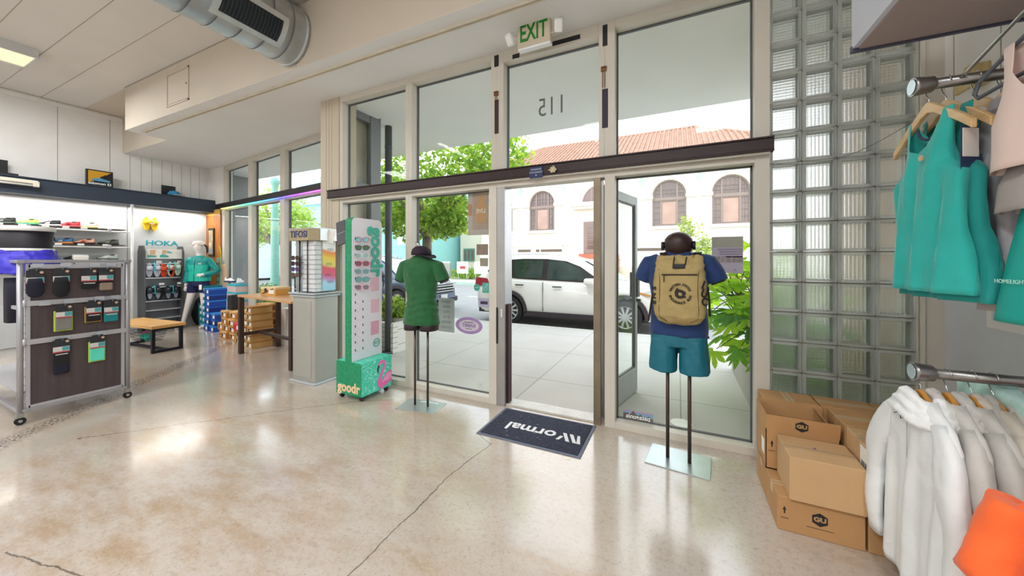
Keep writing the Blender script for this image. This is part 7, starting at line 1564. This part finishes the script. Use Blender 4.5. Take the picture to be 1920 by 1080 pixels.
LG = [leafmat('leaf_fresh_green', '#8fae4a'), leafmat('leaf_mid_green', '#6f9440'), leafmat('leaf_yellow_green', '#b9c864')]
BARK = mat('grey_brown_bark', '#8f7f72', .9, var=.2, vscale=6, bump=.4, bscale=20)
def tree(name, lab, loc, trunk_h, r, centers, n, size, seed, mats_=None, lean=(0, 0), nb=8):
    t = thing(name, lab, 'tree', loc); rnd = random.Random(seed); q = MB(); top = Vector((lean[0], lean[1], trunk_h))
    q.tube([(0, 0, -.1), (lean[0] * .3, lean[1] * .3, trunk_h * .4), (lean[0] * .7, lean[1] * .7, trunk_h * .75), top], [r * 1.25, r, r * .9, r * .8], 12)
    for k in range(nb):
        c, rr2 = centers[k % len(centers)]; e = Vector(c) + Vector((rnd.uniform(-.5, .5) * rr2[0], rnd.uniform(-.5, .5) * rr2[1], rnd.uniform(-.2, .6) * rr2[2])); m1 = top.lerp(e, .45) + Vector((rnd.uniform(-.15, .15), rnd.uniform(-.15, .15), .15))
        q.tube([top - Vector((0, 0, .1)), m1, e], [r * .55, r * .32, r * .1], 7)
    q.build('trunk', BARK, t); q = MB(); leaf_cloud(q, centers, n, size, rnd); q.build('foliage', mats_ or LG, t); return t
tree('street_tree', 'leafy street tree with forked trunk just outside the window', (-5.20, 6.45, 0), 2.0, .125, [((0, 0, 3.6), (1.9, 1.3, 1.0)), ((-1.2, -.1, 3.0), (1.1, 1.0, 1.0)), ((.9, 0, 3.1), (1.2, 1.0, .9)), ((1.7, .2, 3.6), (.9, .8, .7)), ((-.5, 0, 2.3), (.9, .7, .5)), ((.6, -.1, 2.25), (.6, .6, .4)), ((-.2, 0, 4.6), (1.6, 1.2, .8))], 9500, .12, 1, nb=12)
p = PZ(860, 487, 0); tree('leaning_tree', 'thick leaning trunk of a second tree across the street', (-16.4, 19.6, 0), 4.2, .38, [((0, 0, 6.0), (3.2, 2.0, 1.6)), ((2.4, 0, 5.0), (1.8, 1.4, 1.2)), ((-2.5, 0, 5.2), (2, 1.5, 1.3))], 4200, .26, 2, lean=(-.9, 0))
tree('young_tree', 'sparse young tree in front of the cream building', (PY(1300, 480, 20.5).x, 20.5, 0), 1.4, .05, [((0, 0, 2.3), (.75, .6, 1.3)), ((-.35, 0, 3.0), (.4, .4, .8)), ((.5, 0, 2.0), (.5, .4, .7))], 900, .16, 3, [leafmat('leaf_grey_green', '#a3ad7c'), LG[0], LG[2]], nb=6)
tree('garden_tree', 'pale green tree beyond the left windows', (-21.0, 12.5, 0), 2.2, .2, [((0, 0, 4.2), (2.6, 1.8, 1.6)), ((1.6, 0, 3.4), (1.5, 1.2, 1.2)), ((-1.5, 0, 3.3), (1.6, 1.2, 1.2))], 5200, .20, 4, [leafmat('leaf_pale_green', '#a8be78'), LG[0], LG[2]])
tree('garden_tree', 'second pale tree between the teal column and the garage', (-26.5, 13.5, 0), 1.6, .16, [((0, 0, 3.0), (1.7, 1.3, 1.5)), ((.8, 0, 4.2), (.8, .8, .8))], 2200, .20, 5, [leafmat('leaf_pale_green'), LG[0], LG[2]])
def bush(lab, loc, rx, ry_, rz2, n, size, seed, mats_=None, name='shrub'):
    b = thing(name, lab, 'shrub', loc); rnd = random.Random(seed); q = MB(); leaf_cloud(q, [((0, 0, rz2 * .9), (rx, ry_, rz2))], n, size, rnd); q.build('foliage', mats_ or LG, b); q = MB()
    for k in range(5): q.tube([(0, 0, -.02), (rnd.uniform(-.4, .4) * rx, rnd.uniform(-.4, .4) * ry_, rz2)], [.02, .008], 6)
    q.build('stems', BARK, b); return b
bush('dark green hedge outside the middle left window', (-10.3, 5.9, 0), 1.2, .45, .42, 2200, .07, 6, [leafmat('leaf_dark_green', '#4f7346', .3), LG[1], LG[1]])
bush('green and yellow hedge before the cream building', (PY(1400, 480, 21).x, 21.2, 0), 2.6, .6, .75, 1400, .16, 7, [leafmat('leaf_olive', '#a39a58'), LG[0], LG[2]])
bush('low hedge left of the entrance steps', (-13.5, 21.6, 0), 2.6, .6, .45, 1200, .16, 8)
bush('spiky light green planting behind the brick planter', (-4.35, 4.55, .38), .35, .25, .22, 500, .12, 9)
for i, (x, l) in enumerate(((-14.9, 'white yard sign board left of the hedge'), (-13.4, 'white yard sign board with red print'), (-12.0, 'white yard sign board nearest the cream building'))):
    b = thing('yard_sign', l, 'sign', (x, 20.4, 0)); q = MB(); q.box(-.45, .45, -.02, .02, .45, 1.25); q.build('board', mat('white_card'), b); q = MB(); q.cyl((-.35, 0, 0), (-.35, 0, .45), .02); q.cyl((.35, 0, 0), (.35, 0, .45), .02); q.build('legs', mat('pale_green_metal'), b)
    if i == 1: q = MB(); q.box(-.2, .25, -.03, -.02, .75, .95); q.build('print', LAB3, b)
# brick planters beside the entrance
BRK = brick_mat('white_painted_brick', '#dcd8d0', '#a39d92', .23, .078); BRKX = brick_mat('white_painted_brick_side', '#dcd8d0', '#a39d92', .23, .078, (PI / 2, 0, PI / 2))
SOIL = mat('planter_soil', '#5b4a3a', .95, var=.2)
pl = thing('brick_planter', 'low white-painted brick planter left of the entrance', 'planter', (-4.35, 4.25, 0)); q = MB()
q.box(-.85, .48, .14, .24, 0, .45); q.box(-.85, .48, -.24, -.14, 0, .45); q.mi = 1; q.box(.40, .48, -.14, .14, 0, .45); q.box(-.85, -.77, -.14, .14, 0, .45); q.build('brick_wall', [BRK, BRKX], pl); q = MB(); q.box(-.77, .40, -.14, .14, .02, .40); q.build('soil', SOIL, pl)
pl = thing('brick_planter', 'white-painted brick planter running out from the glass blocks', 'planter', (1.02, 4.35, 0)); q = MB()
q.mi = 0; q.box(-.40, .42, -1.1, -1.0, 0, .42); q.box(-.40, .42, .9, 1.0, 0, .42); q.mi = 1; q.box(-.40, -.30, -1.0, .9, 0, .42); q.box(.32, .42, -1.0, .9, 0, .42); q.build('brick_wall', [BRK, BRKX], pl); q = MB(); q.box(-.30, .32, -1.0, .9, .02, .38); q.build('soil', SOIL, pl)
# fatsia
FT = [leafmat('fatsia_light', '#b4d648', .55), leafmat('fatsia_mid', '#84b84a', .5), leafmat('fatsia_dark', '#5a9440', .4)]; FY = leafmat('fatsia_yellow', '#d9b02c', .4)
ft = thing('fatsia_shrub', 'large-leaved green shrub in the planter behind the blue mannequin', 'shrub', (.84, 4.25, .38)); rnd = random.Random(11)
def palm_leaf(q, base, d, up, s, lobes=7):
    side = d.cross(up).normalized(); up = side.cross(d).normalized(); P = lambda a, b, h=0: base + (d * a + side * b + up * h) * s
    for k in range(lobes):
        a = -1.9 + 3.8 * k / (lobes - 1); l = 1.0 - .28 * abs(a) / 1.9; ca, sa = math.cos(a), math.sin(a)
        def pt(t, w): x, y = t * ca - w * sa, t * sa + w * ca; return P(x * .55 + .12, y * .55, -.22 * t * t + .03 * math.cos(w * 20))
        row = [(0, .02), (.35, .10), (.62, .145), (.82, .09), (1.0, .0)]
        L_ = [q.V(pt(t * l, w)) for t, w in row]; C_ = [q.V(pt(t * l, 0)) for t, w in row[:-1]]; R2 = [q.V(pt(t * l, -w)) for t, w in row[:-1]]
        for i in range(3):
            q.face([C_[i], C_[i + 1], L_[i + 1], L_[i]]); q.face([R2[i], R2[i + 1], C_[i + 1], C_[i]])
        q.face([C_[3], L_[4], L_[3]]); q.face([R2[3], L_[4], C_[3]])
stq = MB(); root = Vector((0, 0, 0)); n = 0
crown = [(-.30, -.15, 1.0), (-.18, .1, 1.05), (-.05, -.3, .95), (-.10, 0, .75), (.1, .2, 1.0), (0, -.45, .6), (-.1, -.2, .4)]
for cx_, cy_, cz_ in ((-.05, 0, .55), (-.12, -.25, .35), (0, .3, .65), (.05, -.5, .3)): stq.tube([root + Vector((cx_ * .3, cy_ * .6, -.02)), Vector((cx_ * .6, cy_ * .8, cz_ * .5)), Vector((cx_, cy_, cz_))], [.03, .024, .016], 8)
for i in range(140):
    hub = Vector(rnd.choice(((-.10, 0, .62), (-.17, -.25, .38), (-.05, .3, .7), (0, -.5, .35), (-.30, -.05, .66), (-.28, .2, .45)))); th = rnd.uniform(0, 2 * PI); ph = rnd.uniform(-.5, 1.1); l = rnd.uniform(.2, .55)
    d = Vector((math.cos(th) * math.cos(ph), math.sin(th) * math.cos(ph), math.sin(ph))); tip = hub + d * l; 
    if tip.x + .90 > 1.12 or tip.y + 4.25 < 3.42 or tip.z < -.1: continue
    stq.tube([hub, hub + d * l * .5 + Vector((0, 0, .03)), tip], [.006, .005, .004], 5)
    q = MB(); ld = (d + Vector((0, 0, -.45))).normalized(); palm_leaf(q, tip, ld, Vector((0, 0, 1)) if abs(ld.z) < .9 else Vector((1, 0, 0)), rnd.uniform(.28, .46)); n += 1
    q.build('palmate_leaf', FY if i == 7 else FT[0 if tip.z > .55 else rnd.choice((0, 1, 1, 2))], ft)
stq.build('stems', mat('green_brown_stem', '#7d8a4a', .7), ft)
q = MB(); q.cyl((0, 0, -.003), (0, 0, .001), .085, n=28); tag(q.build('utility_cover', mat('white_card'), None, PZ(1277, 793, 0)), 'round white utility cover in the pavement outside the right window', 'cover')
# cable across the glass blocks
q = MB(); a = PY(1443, 307, D + .0); b = PY(1704, 233, D); q.tube([Vector((a.x + (b.x - a.x) * t, D - .006 - .05 * t, a.z + (b.z - a.z) * t - .10 * math.sin(PI * t))) for t in [k / 14 for k in range(15)]], .0018, 5); tag(q.build('thin_cable', mat('grey_wire', '#6b6560', .6)), 'thin dark wire sagging across the glass block panel', 'cable')
